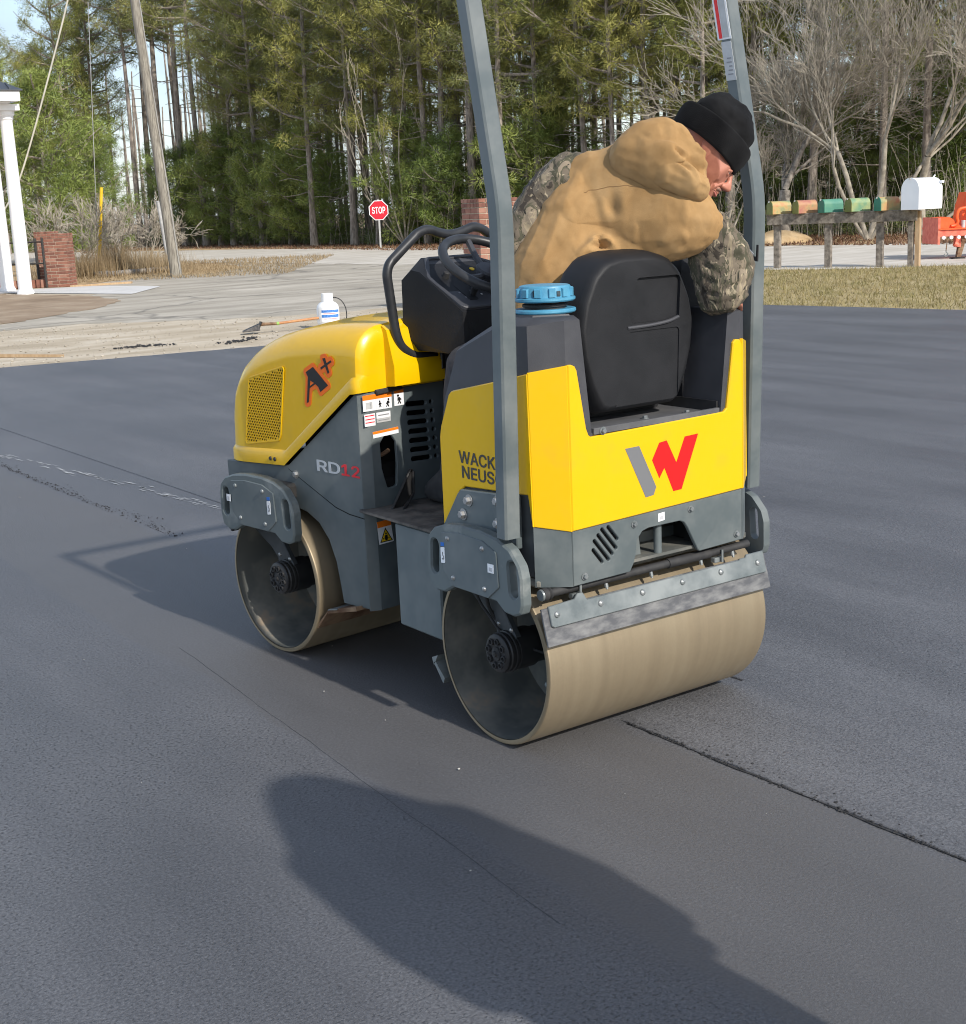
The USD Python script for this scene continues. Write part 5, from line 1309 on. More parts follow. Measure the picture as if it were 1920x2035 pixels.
jk = [hull((A([-0.03, 0.17, 1.20]), 0.16), (A([0.09, 0.17, 1.20]), 0.15), (A([0.0, 0.155, 1.37]), 0.178), (A([0.11, 0.14, 1.40]), 0.14)),
      hull((A([0.0, 0.155, 1.37]), 0.178), (A([0.12, 0.10, 1.47]), 0.15), (A([0.06, 0.15, 1.56]), 0.13), (A([0.22, 0.05, 1.56]), 0.13)),
      hull((A([0.06, 0.14, 1.56]), 0.135), (A([0.10, 0.14, 1.665]), 0.105), (A([0.19, 0.08, 1.69]), 0.105), (A([0.24, 0.0, 1.56]), 0.145), (A([0.355, -0.02, 1.545]), 0.110), (A([0.30, 0.0, 1.64]), 0.095)),
      hull((A([0.355, -0.02, 1.545]), 0.100), (A([0.403, -0.03, 1.525]), 0.084), (A([0.27, 0.0, 1.545]), 0.095), (A([0.14, 0.02, 1.545]), 0.10))]
jm = fuse(jk, 0.0075, 16, fold=(0.0065, 4.0, (1.6, 1.6, 0.55)), seed=4)


def creases(m, lines):
    """Pushes valleys and ridges into cloth along drawn fold lines: (polyline, width, depth)."""
    v = np.asarray(m.vertices).copy(); n = np.asarray(m.vertex_normals)
    for pts, w, dep in lines:
        p = smooth_path(pts, 6)
        d = np.linalg.norm(v[:, None] - p[None], axis=2)
        k = d.argmin(1); d = d[np.arange(len(v)), k]
        t = k / (len(p) - 1)
        env = np.sin(np.pi * np.clip(t * 0.9 + 0.05, 0, 1)) ** 0.5
        v += n * ((np.exp(-((d - 1.7 * w) / (0.9 * w)) ** 2) * 0.62 - np.exp(-(d / (0.8 * w)) ** 2)) * dep * env)[:, None]
    m.vertices = v
    return m


def img(x, y, yy):
    """Point of the plane y = yy seen along the line of sight through the cloth drawing (x, y)."""
    d = fw * FPX + rt * (x - 960) - up * (y - 1017.5)
    return EYE + d * ((yy - EYE[1]) / d[1])


c3 = lambda pts, yy=-0.02: [img(950 + x / 3.0754, 150 + y / 3.0754, yy) for x, y in pts]
FOLDS = [([(690, 560), (640, 700), (590, 860), (560, 1000)], 0.017, 0.016), ([(560, 480), (480, 640), (400, 820), (350, 980)], 0.020, 0.014), ([(350, 1010), (480, 1010), (620, 1060), (740, 1040), (800, 1075)], 0.013, 0.022), ([(370, 1140), (420, 1080), (520, 1020), (640, 990)], 0.014, 0.020),
         ([(720, 960), (750, 1010), (800, 1040)], 0.012, 0.010), ([(300, 1080), (340, 1180), (380, 1270)], 0.012, 0.020), ([(390, 1210), (500, 1240), (620, 1200), (690, 1180)], 0.014, 0.022), ([(900, 760), (930, 880), (990, 980), (1060, 1040)], 0.018, 0.012), ([(1060, 720), (1120, 840), (1150, 960)], 0.020, 0.010),
         ([(1250, 1000), (1260, 920), (1310, 880), (1380, 890)], 0.011, 0.022), ([(1190, 1060), (1260, 1010), (1340, 990), (1440, 960)], 0.013, 0.018), ([(1300, 760), (1370, 820), (1430, 900)], 0.016, 0.010), ([(830, 690), (820, 800), (860, 900)], 0.020, 0.009)]
jm = creases(jm, [(c3(p), w * 0.9, d * 1.55) for p, w, d in FOLDS])
v_ = np.asarray(jm.vertices)
jm.vertices = v_ + np.asarray(jm.vertex_normals) * ((meshkit.fbm(v_ * A([17, 17, 9]) + 3 * meshkit.fbm(v_ * 5, 2, 70)[:, None], 3, 71) - 0.5) * 0.0075)[:, None]
obj('jacket', jm, 'tan_duck', drv, 60, world=True)


def seam_on(m, pts, yy, r, lift=0.0004):
    p = smooth_path(c3(pts, yy), 8)
    v = np.asarray(m.vertices); n = np.asarray(m.vertex_normals)
    ed = v - EYE; ed /= np.linalg.norm(ed, axis=1, keepdims=True)
    out = []
    for q in p:
        d = (q - EYE) / np.linalg.norm(q - EYE)
        k = np.where(((ed @ d) > 0.999996) & ((n @ d) < 0))[0]
        if len(k) == 0:
            k = np.array([np.argmax(ed @ d - 1e-3 * (n @ d > 0))])
        b = k[np.argmin(np.linalg.norm(v[k] - EYE, axis=1))]
        out.append(v[b] + n[b] * lift)
    return tube(A(out), r, 5)


for ln in ([(640, 695), (760, 670), (900, 655), (1050, 665), (1200, 665), (1350, 665)],):
    obj('seam', seam_on(jm, ln, -0.06, 0.0013), 'tan_seam', drv, world=True)
hood_j = [hull((A([0.150, 0.0, 1.750]), 0.062), (A([0.205, -0.01, 1.795]), 0.058), (A([0.270, -0.02, 1.812]), 0.052), (A([0.325, -0.03, 1.790]), 0.046), (A([0.300, -0.06, 1.72]), 0.072), (A([0.20, -0.07, 1.72]), 0.075)),
          hull((A([0.300, -0.06, 1.72]), 0.072), (A([0.20, -0.07, 1.72]), 0.075), (A([0.225, -0.085, 1.685]), 0.058), (A([0.315, -0.08, 1.665]), 0.052), (A([0.350, -0.055, 1.66]), 0.042), (A([0.345, -0.03, 1.75]), 0.046)),
          *limb([(A([0.145, -0.03, 1.735]), 0.036), (A([0.19, -0.115, 1.695]), 0.040), (A([0.25, -0.135, 1.668]), 0.042), (A([0.32, -0.115, 1.648]), 0.038), (A([0.365, -0.06, 1.630]), 0.032), (A([0.40, 0.0, 1.62]), 0.028)], 12)]
hm = fuse(hood_j, 0.008, 6, fold=(0.008, 8.0, (1.0, 1.0, 0.9)), seed=9)
hm = creases(hm, [([(0.235, -0.07, 1.862), (0.255, -0.125, 1.82), (0.262, -0.15, 1.78)], 0.006, 0.008), ([(0.15, -0.07, 1.77), (0.24, -0.15, 1.75), (0.33, -0.15, 1.735), (0.37, -0.10, 1.74)], 0.012, 0.018), ([(0.19, -0.12, 1.73), (0.235, -0.16, 1.70), (0.25, -0.17, 1.67)], 0.010, 0.014), ([(0.30, -0.12, 1.80), (0.35, -0.11, 1.77), (0.37, -0.09, 1.71)], 0.010, 0.012)])
obj('hood', hm, 'tan_duck', drv, 60, world=True)
p3 = lambda x, y, yy=-0.04: c3([(x, y)], yy)[0]
slR = limb([(p3(1400, 960), 0.078), (p3(1490, 1060), 0.076), (p3(1578, 1150), 0.056), (p3(1545, 1290), 0.060), (p3(1478, 1392), 0.044)], 16)
slR.append(hull((p3(1400, 1010), 0.070), (p3(1425, 1160), 0.066), (p3(1440, 1290), 0.058), (p3(1578, 1150), 0.050)))
slR.append(hull((p3(1440, 1290), 0.058), (p3(1478, 1392), 0.044), (p3(1425, 1380), 0.036), (p3(1545, 1290), 0.056)))
sm = fuse(slR, 0.008, 5, fold=(0.008, 9.0, (1.0, 1.0, 1.6)), seed=15)
sm = creases(sm, [(c3(p, -0.08), w, d) for p, w, d in [([(1330, 1130), (1430, 1170), (1540, 1160), (1640, 1130)], 0.010, 0.016), ([(1340, 1220), (1440, 1260), (1540, 1240), (1640, 1200)], 0.010, 0.018), ([(1370, 1310), (1450, 1340), (1540, 1320), (1610, 1290)], 0.009, 0.016), ([(1420, 1000), (1500, 1080), (1560, 1180)], 0.012, 0.014)]])
obj('sleeve', sm, 'camo_cloth', drv, 60, world=True)
slL = limb([(shL + A([-0.005, 0.02, 0.0]), 0.098), (A([0.005, 0.24, 1.61]), 0.088), (elL, 0.080), (A([0.0, 0.39, 1.485]), 0.064), (wrL, 0.048)], 16)
obj('sleeve', fuse(slL, 0.010, 6, fold=(0.010, 10.0, (1.0, 1.4, 1.0)), seed=18), 'camo_cloth', drv, 60, world=True)
for s in (-1, 1):
    obj('trouser_leg', fuse(limb([(A([s * 0.10, 0.10, 1.14]), 0.105), (A([s * 0.165, 0.46, 1.10]), 0.080), (A([s * 0.165, 0.55, 0.74]), 0.062)]), 0.02, 6, fold=(0.006, 9, (1, 1, 1)), seed=30), 'dark_fleece', drv, 60, world=True)
    obj('boot', fuse([hull((A([s * 0.165, 0.56, 0.73]), 0.055), (A([s * 0.165, 0.57, 0.665]), 0.048), (A([s * 0.175, 0.70, 0.655]), 0.038))], 0.02, 3), 'black_rubber', drv, 60, world=True)
# beanie: loose crown and turned-up cuff
S = lambda c, r: sphere(c, r, 28)
crown = [m3.Manifold.batch_hull([S((0, -0.016, 0.060), (0.092, 0.112, 0.060)), S((0, -0.014, 0.115), (0.086, 0.104, 0.060)), S((0, -0.020, 0.172), (0.038, 0.066, 0.022)), S((0, -0.06, 0.150), (0.045, 0.04, 0.03))])]
crown = [c.trim_by_plane((0, 0.10, 1.0), 0.045) for c in crown]
crown = [crown[0] - m3.Manifold.batch_hull([S((0, -0.016, 0.040), (0.083, 0.104, 0.06))])]
bn = fuse(place(crown, HR, HC, HS), 0.007, 5, fold=(0.0070, 11.0, (1.0, 1.0, 1.0)), seed=22)
bean = obj('beanie', bn, 'beanie_knit', drv, 60, world=True)
t_ = np.arange(64) * 2 * np.pi / 64
pr_ = [(-0.004, 0.985), (-0.007, 1.06), (0.0, 1.115), (0.035, 1.165), (0.062, 1.165), (0.072, 1.14), (0.068, 1.02), (0.05, 0.975)]
V = []
for z, k in pr_:
    V.append(np.c_[0.0885 * k * np.cos(t_), -0.016 + 0.1120 * k * np.sin(t_), z - 0.05 * (0.1085 * np.sin(t_)) + 0.020])
V = np.vstack(V); F = []
j = np.arange(64); j2 = (j + 1) % 64
for i in range(len(pr_)):
    i2 = (i + 1) % len(pr_)
    F.append(np.stack([i * 64 + j, i * 64 + j2, i2 * 64 + j2], 1)); F.append(np.stack([i * 64 + j, i2 * 64 + j2, i2 * 64 + j], 1))
cuff = trimesh.Trimesh(V, np.vstack(F), process=False)
cuff = cuff.subdivide()
trimesh.repair.fix_normals(cuff)
cuff.vertices = HC + (np.asarray(cuff.vertices) * HS) @ HR.T
cuff.vertices = np.asarray(cuff.vertices) + np.asarray(cuff.vertex_normals) * ((meshkit.fbm(np.asarray(cuff.vertices) * 22, 3, 8) - 0.5) * 0.006)[:, None]
obj('cuff', cuff, 'beanie_knit', bean, 60, world=True)
# someone standing just outside the picture, whose shadow lies on the asphalt
BX, BY = -1.00, -2.55
wit = thing('person', 'person in dark hooded fleece and jeans standing behind the roller with arms hanging down', 'person', (BX, BY, 0.0), 0.0)
P0 = A([BX, BY, 0.0])
R0 = np.eye(3)
j3 = lambda x, y, z: P0 + A([x, y, z])
sk = [hull((j3(-0.09, 0, 0.96), 0.11), (j3(0.09, 0, 0.96), 0.11), (j3(0, 0, 1.15), 0.12)), hull((j3(0, 0, 1.15), 0.12), (j3(-0.1, 0, 1.32), 0.11), (j3(0.1, 0, 1.32), 0.11)), hull((j3(-0.18, 0, 1.42), 0.06), (j3(0.18, 0, 1.42), 0.06), (j3(0, 0, 1.32), 0.12), (j3(0, 0, 1.48), 0.06)),
      *limb([(j3(0, 0, 1.46), 0.06), (j3(0, 0.01, 1.58), 0.055)]), *limb([(j3(-0.19, 0, 1.42), 0.055), (j3(-0.25, -0.01, 1.14), 0.042), (j3(-0.24, 0.06, 0.90), 0.03)]), *limb([(j3(0.19, 0, 1.42), 0.055), (j3(0.25, -0.01, 1.14), 0.042), (j3(0.24, 0.06, 0.90), 0.03)])]
for s in (-1, 1):
    sk += limb([(j3(s * 0.09, 0, 0.92), 0.09), (j3(s * 0.11, 0.01, 0.50), 0.058), (j3(s * 0.12, -0.01, 0.09), 0.04), (j3(s * 0.13, 0.13, 0.05), 0.035)])
sk += place(hand_parts(0.5, 1), axes((0.0, 0.3, -1), (-1, 0, 0)), j3(-0.24, 0.06, 0.90)) + place(hand_parts(0.5, -1), axes((0.0, 0.3, -1), (1, 0, 0)), j3(0.24, 0.06, 0.90))
obj('body', cat(fuse(sk, 0.016, 5), fuse(place([head_parts()], R0, j3(0, 0.02, 1.64)), 0.008, 4)), 'skin', wit, 60, world=True)
face_bits(wit, R0, j3(0, 0.02, 1.64), 1.0)
fl = [hull((j3(-0.10, 0, 0.92), 0.145), (j3(0.10, 0, 0.92), 0.145), (j3(-0.09, 0, 1.3), 0.14), (j3(0.09, 0, 1.3), 0.14)), hull((j3(-0.09, 0, 1.3), 0.14), (j3(0.09, 0, 1.3), 0.14), (j3(-0.18, 0, 1.42), 0.085), (j3(0.18, 0, 1.42), 0.085), (j3(0, 0, 1.49), 0.08)),
      *limb([(j3(-0.19, 0, 1.42), 0.095), (j3(-0.25, -0.01, 1.14), 0.075), (j3(-0.24, 0.05, 0.92), 0.06)]), *limb([(j3(0.19, 0, 1.42), 0.095), (j3(0.25, -0.01, 1.14), 0.075), (j3(0.24, 0.05, 0.92), 0.06)]),
      hull((j3(0, -0.03, 1.68), 0.135), (j3(0, -0.04, 1.60), 0.14), (j3(-0.14, -0.01, 1.47), 0.10), (j3(0.14, -0.01, 1.47), 0.10)) - hull((j3(0, 0.10, 1.66), 0.10), (j3(0, 0.2, 1.64), 0.10))]
obj('fleece_jacket', fuse(fl, 0.02, 8, fold=(0.006, 7, (1, 1, 0.8)), seed=40), 'dark_fleece', wit, 60, world=True)
for s in (-1, 1):
    obj('trouser_leg', fuse(limb([(j3(s * 0.09, 0, 0.90), 0.11), (j3(s * 0.11, 0.01, 0.50), 0.08), (j3(s * 0.12, -0.01, 0.10), 0.065)]), 0.02, 6, fold=(0.006, 9, (1, 1, 1)), seed=41), 'denim', wit, 60, world=True)
    obj('boot', fuse([hull((j3(s * 0.12, -0.01, 0.11), 0.055), (j3(s * 0.12, -0.02, 0.045), 0.042), (j3(s * 0.13, 0.14, 0.04), 0.036))], 0.02, 3), 'boot_leather', wit, 60, world=True)
obj('knit_cap', fuse([m3.Manifold.batch_hull([S(j3(0, 0.0, 1.70), (0.092, 0.11, 0.075))]), m3.Manifold.batch_hull([S(j3(-0.06, 0.09, 1.69), (0.02, 0.02, 0.006)), S(j3(0.06, 0.09, 1.69), (0.02, 0.02, 0.006)), S(j3(0, 0.17, 1.68), (0.05, 0.02, 0.006))])], 0.02, 2), 'beanie_knit', wit, 60, world=True)

# ------------------------------------------------------------------ things beyond the yard


def brick_pillar(label, a, d, size, h, courses, rotz, group=None):
    """Square pillar, every brick a part; rowlock cap."""
    P = thing('brick_pillar', label, 'brick pillar', bg(a, d), rotz, group)
    s = size / 2
    obj('mortar_core', box((-s + 0.012, -s + 0.012, 0), (s - 0.012, s - 0.012, h - 0.01)), 'mortar', P, False)
    r = np.random.default_rng(int(abs(a) * 100) + 900)
    ch = h / (courses + 1.6)
    hb = ch - 0.013
    looks = ['brick_a', 'brick_a', 'brick_b', 'brick_c']
    n = 3
    L = size / (n - 0.5 + 0.0)
    for c in range(courses + 2):
        z = 0.004 + c * ch
        cap = c >= courses
        if cap:
            z = 0.004 + courses * ch + (c - courses) * ch * 0.8
            hb_ = hb * (0.75 if c == courses + 1 else 0.8)
        else:
            hb_ = hb
        off = 0.0 if c % 2 == 0 else 0.5
        top_row = c == courses + 1
        if top_row:
            hb_ = hb * 1.7 if False else hb_
        for side in range(4):
            ca_, sa_ = [(1, 0), (0, 1), (-1, 0), (0, -1)][side]
            edges = np.linspace(-s, s - 0.10 * size, (6 if cap else 3)) if off == 0 or cap else np.r_[-s, np.linspace(-s + L * 0.5, s - 0.10 * size, 3)]
            for e0, e1 in zip(edges[:-1], edges[1:]):
                g = 0.006
                p = r.uniform(-0.002, 0.002) + (0.006 if cap else 0)
                y0, y1 = -s - p, -s + 0.09
                b = box((e0 + g if e0 > -s else e0, y0, z), (e1 - g, y1, z + hb_), 0.003)
                v = np.asarray(b.vertices)
                b.vertices = np.c_[v[:, 0] * ca_ - v[:, 1] * sa_, v[:, 0] * sa_ + v[:, 1] * ca_, v[:, 2]]
                obj('brick', b, looks[r.integers(0, 4)], P, False)
    return P


brick_pillar('tall brick pillar just behind the steering wheel, pale mortar joints', 0.32, 22.4, 0.66, 1.74, 18, math.radians(-35 + 24))
brick_pillar('brick pillar at the end of the black iron fence by the white columns', -10.68, 37.0, 0.58, 1.37, 15, math.radians(-35 - 4))
brick_pillar('brick pillar half hidden behind the iron gate post left of its twin', -11.45, 38.6, 0.5, 1.42, 15, math.radians(-35 - 4))

fen = thing('iron_fence', 'low black iron fence running from the brick pillar behind the white columns', 'fence', bg(-12.2, 37.2))
w2 = lambda a, d, z: bg(a, d, z - 0.05)


def bar(p, q, r, n=8):
    return cyl(p, q, r, seg=n)


for a, d, h in ((-11.02, 36.75, 1.28), (-11.68, 38.3, 1.25), (-13.6, 37.2, 1.25)):
    obj('post', box(w2(a, d, 0) - A([0.03, 0.03, 0]), w2(a, d, h) + A([0.03, 0.03, 0])), 'iron', fen, False, world=True)
for z in (1.17, 0.62):
    obj('rail', bar(w2(-11.02, 36.75, z), w2(-14.2, 37.0, z), 0.018), 'iron', fen, world=True)
cb = thing('brick_edging', 'low curb of upright bricks along the foot of the iron fence', 'curb', bg(-12.4, 37.0))
obj('mortar_bed', cat(hullp([w2(a, d + e, z) for a, d in ((-11.0, 36.9), (-14.4, 37.3)) for e in (0, 0.18) for z in (0, 0.16)])), 'mortar', cb, False, world=True)
for k in range(26):
    t = k / 26
    c = w2(-11.05, 36.87, 0) * (1 - t) + w2(-14.35, 37.27, 0) * t
    obj('brick', box(c + A([-0.05, -0.05, 0.0]), c + A([0.045, 0.12, 0.20 + 0.004 * (k % 3)]), 0.004), ['brick_a', 'brick_c', 'brick_b'][k % 3], cb, False, world=True)

# white porch
por = thing('porch', 'white porch with round columns and dark metal roof at the left edge', 'porch', bg(-12.0, 34.5))
COLP = [(-0.03, 0.215), (0.0, 0.215), (0.02, 0.205), (0.06, 0.20), (0.09, 0.175), (0.13, 0.165), (1.5, 0.165), (3.9, 0.14), (4.02, 0.14), (4.05, 0.165), (4.12, 0.17), (4.15, 0.20), (4.26, 0.20), (4.27, 1e-5)]
for a, d in ((-10.74, 34.05), (-11.72, 35.75)):
    c = obj('column', lathe(COLP, w2(a, d, 0), Z_, 28), 'white_paint', por, world=True)
q = lambda a, d, z: w2(a, d, z)


PC = w2(-10.22, 33.6, 0)                      # outer corner of the porch roof
pw = lambda x, y, z: A([PC[0] + x, PC[1] + y, z - 0.05])


def pbox(x0, x1, y0, y1, z0, z1):
    return hullp([pw(x, y, z) for x in (x0, x1) for y in (y0, y1) for z in (z0, z1)])


for a, d in ((-10.74, 34.05), (-11.72, 35.75)):
    cc_ = w2(a, d, 0) - PC
    obj('capital_block', pbox(cc_[0] - 0.26, cc_[0] + 0.26, cc_[1] - 0.26, cc_[1] + 0.26, 4.24, 4.38), 'white_paint', por, False, world=True)
obj('beam', pbox(-9, -0.18, 0.2, 0.62, 4.383, 4.46), 'white_paint', por, False, world=True)
obj('beam', pbox(-0.6, -0.18, 0.625, 8, 4.383, 4.46), 'white_paint', por, False, world=True)
obj('fascia', pbox(-9, 0, 0, 8, 4.42, 4.64), 'white_paint', por, False, world=True)
roof = obj('roof', hullp([pw(x, y, 4.645) for x in (-9.0, 0.06) for y in (-0.06, 8.0)] + [pw(x, y, 4.67) for x in (-9.0, 0.06) for y in (-0.06, 8.0)] + [pw(x, y, 5.75) for x in (-9.0, -1.9) for y in (2.0, 6.0)]), 'roof_metal', por, False, world=True)
for k in range(14):
    x = -0.25 - 0.45 * k
    t = min(1.0, -x / 1.9)
    obj('roof_seam', hullp([pw(x + dx_, -0.06, 4.672 + dz) for dx_ in (0, 0.03) for dz in (0, 0.035)] + [pw(x + dx_, -0.06 + 2.06 * t, 4.672 + 1.08 * t + dz) for dx_ in (0, 0.03) for dz in (0, 0.035)]), 'roof_metal', roof, False, world=True)

# utility pole, guy wires, posts
def lumpy_cyl(p0, p1, r0, r1, seg=18, n=24, amp=0.01, seed=1):
    p0, p1 = A(p0, float), A(p1, float)
    path = np.linspace(p0, p1, n)
    m = tube(path, np.linspace(r0, r1, n), seg)
    v = np.asarray(m.vertices)
    m.vertices = v + np.asarray(m.vertex_normals) * ((meshkit.fbm(v * A([6, 6, 1.2]), 3, seed) - 0.5) * amp * 2)[:, None]
    return m


up_ = thing('utility_pole', 'tall bare grey wooden utility pole leaning slightly beside the driveway', 'utility pole', bg(-8.32, 40))
obj('pole', lumpy_cyl(w2(-8.32, 40, -0.1), w2(-9.0, 40.4, 9.6), 0.165, 0.125, 20, 50, 0.014, 3), 'pole_wood', up_, 60, world=True)
obj('ground_wire', tube(np.linspace(w2(-8.17, 39.85, 0.0), w2(-8.80, 40.25, 9.0), 6), 0.008, 6), 'grey_pipe', up_, world=True)
gw = thing('guy_wire', 'slack pale cable running down past the porch roof to the ground', 'cable', bg(-11.29, 36, 2.5))
obj('cable', tube(smooth_path([w2(-9.42, 36, 7.3), w2(-9.63, 36, 6.63), w2(-10.35, 36, 4.75), w2(-10.98, 36, 3.2), w2(-11.35, 36, 2.45), w2(-11.9, 36, 1.6), w2(-12.6, 36, 0.0)], 8), 0.022, 6), 'cable', gw, world=True)
gm = thing('guy_wire', 'thin guy wire with a yellow plastic guard standing in the dry brush', 'guy wire', bg(-11.54, 44))
obj('cable', tube(np.linspace(w2(-11.56, 44, -0.05), w2(-11.05, 44, 8.0), 4), 0.010, 6), 'grey_pipe', gm, world=True)
obj('guard', tube(np.linspace(w2(-11.54, 43.97, 0.0), w2(-11.20, 43.97, 2.62), 10), 0.05, 10), 'guard_yellow', gm, world=True)
for lab, (a0, a1), d, h in (('pale grey marker post standing in the dry brush left of the utility pole', (-11.57, -11.60), 47, 2.0), ('leaning pale grey post close to the foot of the utility pole', (-9.22, -9.42), 43.5, 2.1)):
    p = thing('marker_post', lab, 'post', bg(a0, d))
    obj('post', lumpy_cyl(w2(a0, d, -0.05), w2(a1, d, h), 0.06, 0.055, 12, 12, 0.008, 5), 'grey_pipe', p, world=True)
    obj('cap', sphere(w2(a1, d, h), (0.058, 0.058, 0.03), 12), 'grey_pipe', p, world=True)
lg = thing('fallen_branch', 'grey fallen branch lying on the straw left of the utility pole', 'branch', bg(-9.6, 42))
obj('branch', lumpy_cyl(w2(-10.9, 41.2, 0.09), w2(-8.9, 43.2, 0.12), 0.10, 0.07, 10, 16, 0.03, 6), 'oak_bark', lg, world=True)
lg2 = thing('board', 'pale weathered board lying on the sidewalk end near the brick pillar', 'board', bg(-9.9, 36.4))
obj('board', hullp([w2(a, d, z) for a, d in ((-10.3, 36.3), (-8.9, 37.0)) for z in (0.0, 0.05)] + [w2(a, d + 0.16, z) for a, d in ((-10.3, 36.3), (-8.9, 37.0)) for z in (0.0, 0.05)]), 'tan_wood', lg2, False, world=True)
st_ = thing('wooden_stake', 'thin tan wooden stake lying on the sand beside the new asphalt', 'stake', A([2.8, 14.6, -0.05]))
obj('stake', cat(hullp([A([2.45, 15.1, -0.05]) + A(o) for o in ((0, 0, 0), (0.03, 0.04, 0), (0, 0, 0.045), (0.03, 0.04, 0.045))] + [A([3.12, 14.16, -0.05]) + A(o) for o in ((0, 0, 0), (0.03, 0.04, 0), (0, 0, 0.03), (0.03, 0.04, 0.03))])), 'tan_wood', st_, False, world=True)

# stop sign
sg = thing('stop_sign', 'red octagonal STOP sign on a thin steel post across the road', 'road sign', bg(-3.66, 58), math.radians(-35 + 6))
octo = [(0.39 / math.cos(math.pi / 8) * math.cos(math.pi / 8 + k * math.pi / 4), 1.52 + 0.39 / math.cos(math.pi / 8) * math.sin(math.pi / 8 + k * math.pi / 4)) for k in range(8)]
po8 = Polygon(octo)
fc8 = obj('sign_face', rear(po8, -0.04, 0.008, 0.0), 'sign_white', sg, False)
obj('sign_field', rear(po8.buffer(-0.028, join_style=2), -0.0425, 0.002), 'stop_red', fc8, False)
tx = text_on('STOP', (-0.27, -0.0445, 1.40), X_, Z_, 0.25, 0.002, True, 0.54)
obj('lettering', tx, 'sign_white', fc8, False)
obj('sign_post', cat(box((-0.035, -0.03, -0.1), (0.035, 0.0, 1.95)), box((-0.02, 0.0, -0.1), (0.02, 0.03, 1.95))), 'grey_pipe', sg, False)

# mailboxes on their rail
def at_row(a, z):
    t = (a - 6.36) / (9.0 - 6.36)
    return w2(a, 30.6 - 1.7 * t, z)


rk = thing('mailbox_stand', 'weathered grey wooden rail on four posts carrying a row of mailboxes', 'mailbox stand', at_row(8.0, 0))
bd = at_row(9.0, 0) - at_row(6.3, 0); bd /= np.linalg.norm(bd)
bn_ = A([-bd[1], bd[0], 0])


def obox(c, lx, ly, z0, z1, b=0.006, dirx=None):
    dx = bd if dirx is None else dirx
    dy = A([-dx[1], dx[0], 0])
    m = box((-lx / 2, -ly / 2, 0), (lx / 2, ly / 2, z1 - z0), b)
    v = np.asarray(m.vertices)
    m.vertices = A([c[0], c[1], z0 - 0.05]) + v[:, :1] * dx + v[:, 1:2] * dy + v[:, 2:] * Z_
    return m


mid = (at_row(6.42, 0) + at_row(9.10, 0)) / 2
LB = np.linalg.norm((at_row(9.10, 0) - at_row(6.42, 0))[:2])
obj('rail', tf(obox(mid - bn_ * 0.09, LB, 0.045, 0.92, 1.11)), 'weathered_wood', rk, False, world=True)
obj('shelf_board', tf(obox(mid + bn_ * 0.02, LB, 0.26, 1.113, 1.145)), 'weathered_wood', rk, False, world=True)
for a in (6.59, 7.53, 8.45):
    obj('post', obox(at_row(a, 0), 0.135, 0.12, -0.05, 1.11), 'weathered_wood', rk, False, world=True)
obj('post', obox(at_row(8.98, 0), 0.10, 0.11, -0.05, 0.915), 'weathered_wood', rk, False, world=True)
obj('post', obox(at_row(9.09, 0) + bn_ * 0.04, 0.10, 0.12, -0.05, 1.11), 'tan_wood', rk, False, 'paler tan corner post', world=True)


def mailbox(name, label, a, L, W, H, zb, phi, side, door, group):
    c = at_row(a, zb)
    P = thing(name, label, 'mailbox', c, 0.0, group)
    base_dir = RH * math.cos(phi) + HH * math.sin(phi)
    dx = A([base_dir[0], base_dir[1], 0]); dy = A([-dx[1], dx[0], 0])
    arch = Polygon([(-W / 2, 0), (W / 2, 0), (W / 2, H - W / 2)] + [(W / 2 * math.cos(t), H - W / 2 + W / 2 * math.sin(t)) for t in np.linspace(0.15, math.pi - 0.15, 12)] + [(-W / 2, H - W / 2)])
    body = slab(arch, c - dx * (L / 2), -dy, Z_, L, 0.004)
    obj('body', body, side, P, 30, world=True)
    dr = obj('door', slab(arch.buffer(0.006), c - dx * (L / 2 + 0.012), -dy, Z_, 0.014, 0.004), door, P, 30, world=True)
    obj('latch', box(c - dx * (L / 2 + 0.03) + A([-0.012, -0.012, H - 0.03]), c - dx * (L / 2 + 0.006) + A([0.012, 0.012, H + 0.005])), 'grey_pipe', dr, False, world=True)
    return P, c, dx, dy


grp = 'small mailboxes on the wooden rail'
for i, (a, lab, dcol) in enumerate([(6.62, 'small mailbox faded yellow and orange, leftmost on the rail', 'mailbox_olive'), (7.10, 'small mailbox faded dull red over yellow, second from the left', 'mailbox_olive'), (7.57, 'small plain green mailbox in the middle of the rail', 'mailbox_green'),
                                    (8.05, 'small mailbox faded yellow green with an olive door', 'mailbox_olive'), (8.56, 'small orange and yellow mailbox with dark green door next to the big white one', 'mailbox_green')]):
    mailbox('mailbox', lab, a, 0.46, 0.22, 0.27, 1.147, math.radians(20), f'faded_paint_{"abcde"[i]}', dcol, grp)
P, c, dx, dy = mailbox('large_mailbox', 'big white mailbox at the right end of the wooden rail', 9.15, 0.66, 0.46, 0.62, 1.147, math.radians(30), 'white_paint', 'white_paint', None)
obj('flag_bracket', box(c + dx * 0.30 - dy * 0.24 + A([-0.03, -0.03, 0.50]), c + dx * 0.30 - dy * 0.24 + A([0.03, 0.03, 0.55])), 'white_paint', P, False, world=True)
obj('flag', cyl(c + dx * 0.3 + A([0, 0, 0.60]), c + dx * 0.36 + A([0, 0, 0.66]), 0.015, seg=8), 'white_paint', P, world=True)

# orange chipper trailer, front end
tr = thing('trailer', 'faded orange equipment trailer with jack leg and hanging hook at the right edge', 'trailer', bg(10.9, 31))
tb = lambda a, d, z: bg(a, d, z - 0.05)


def tbox(a0, a1, d0, d1, z0, z1, b=0.0):
    return hullp([tb(a, d, z) for a in (a0, a1) for d in (d0, d1) for z in (z0, z1)])


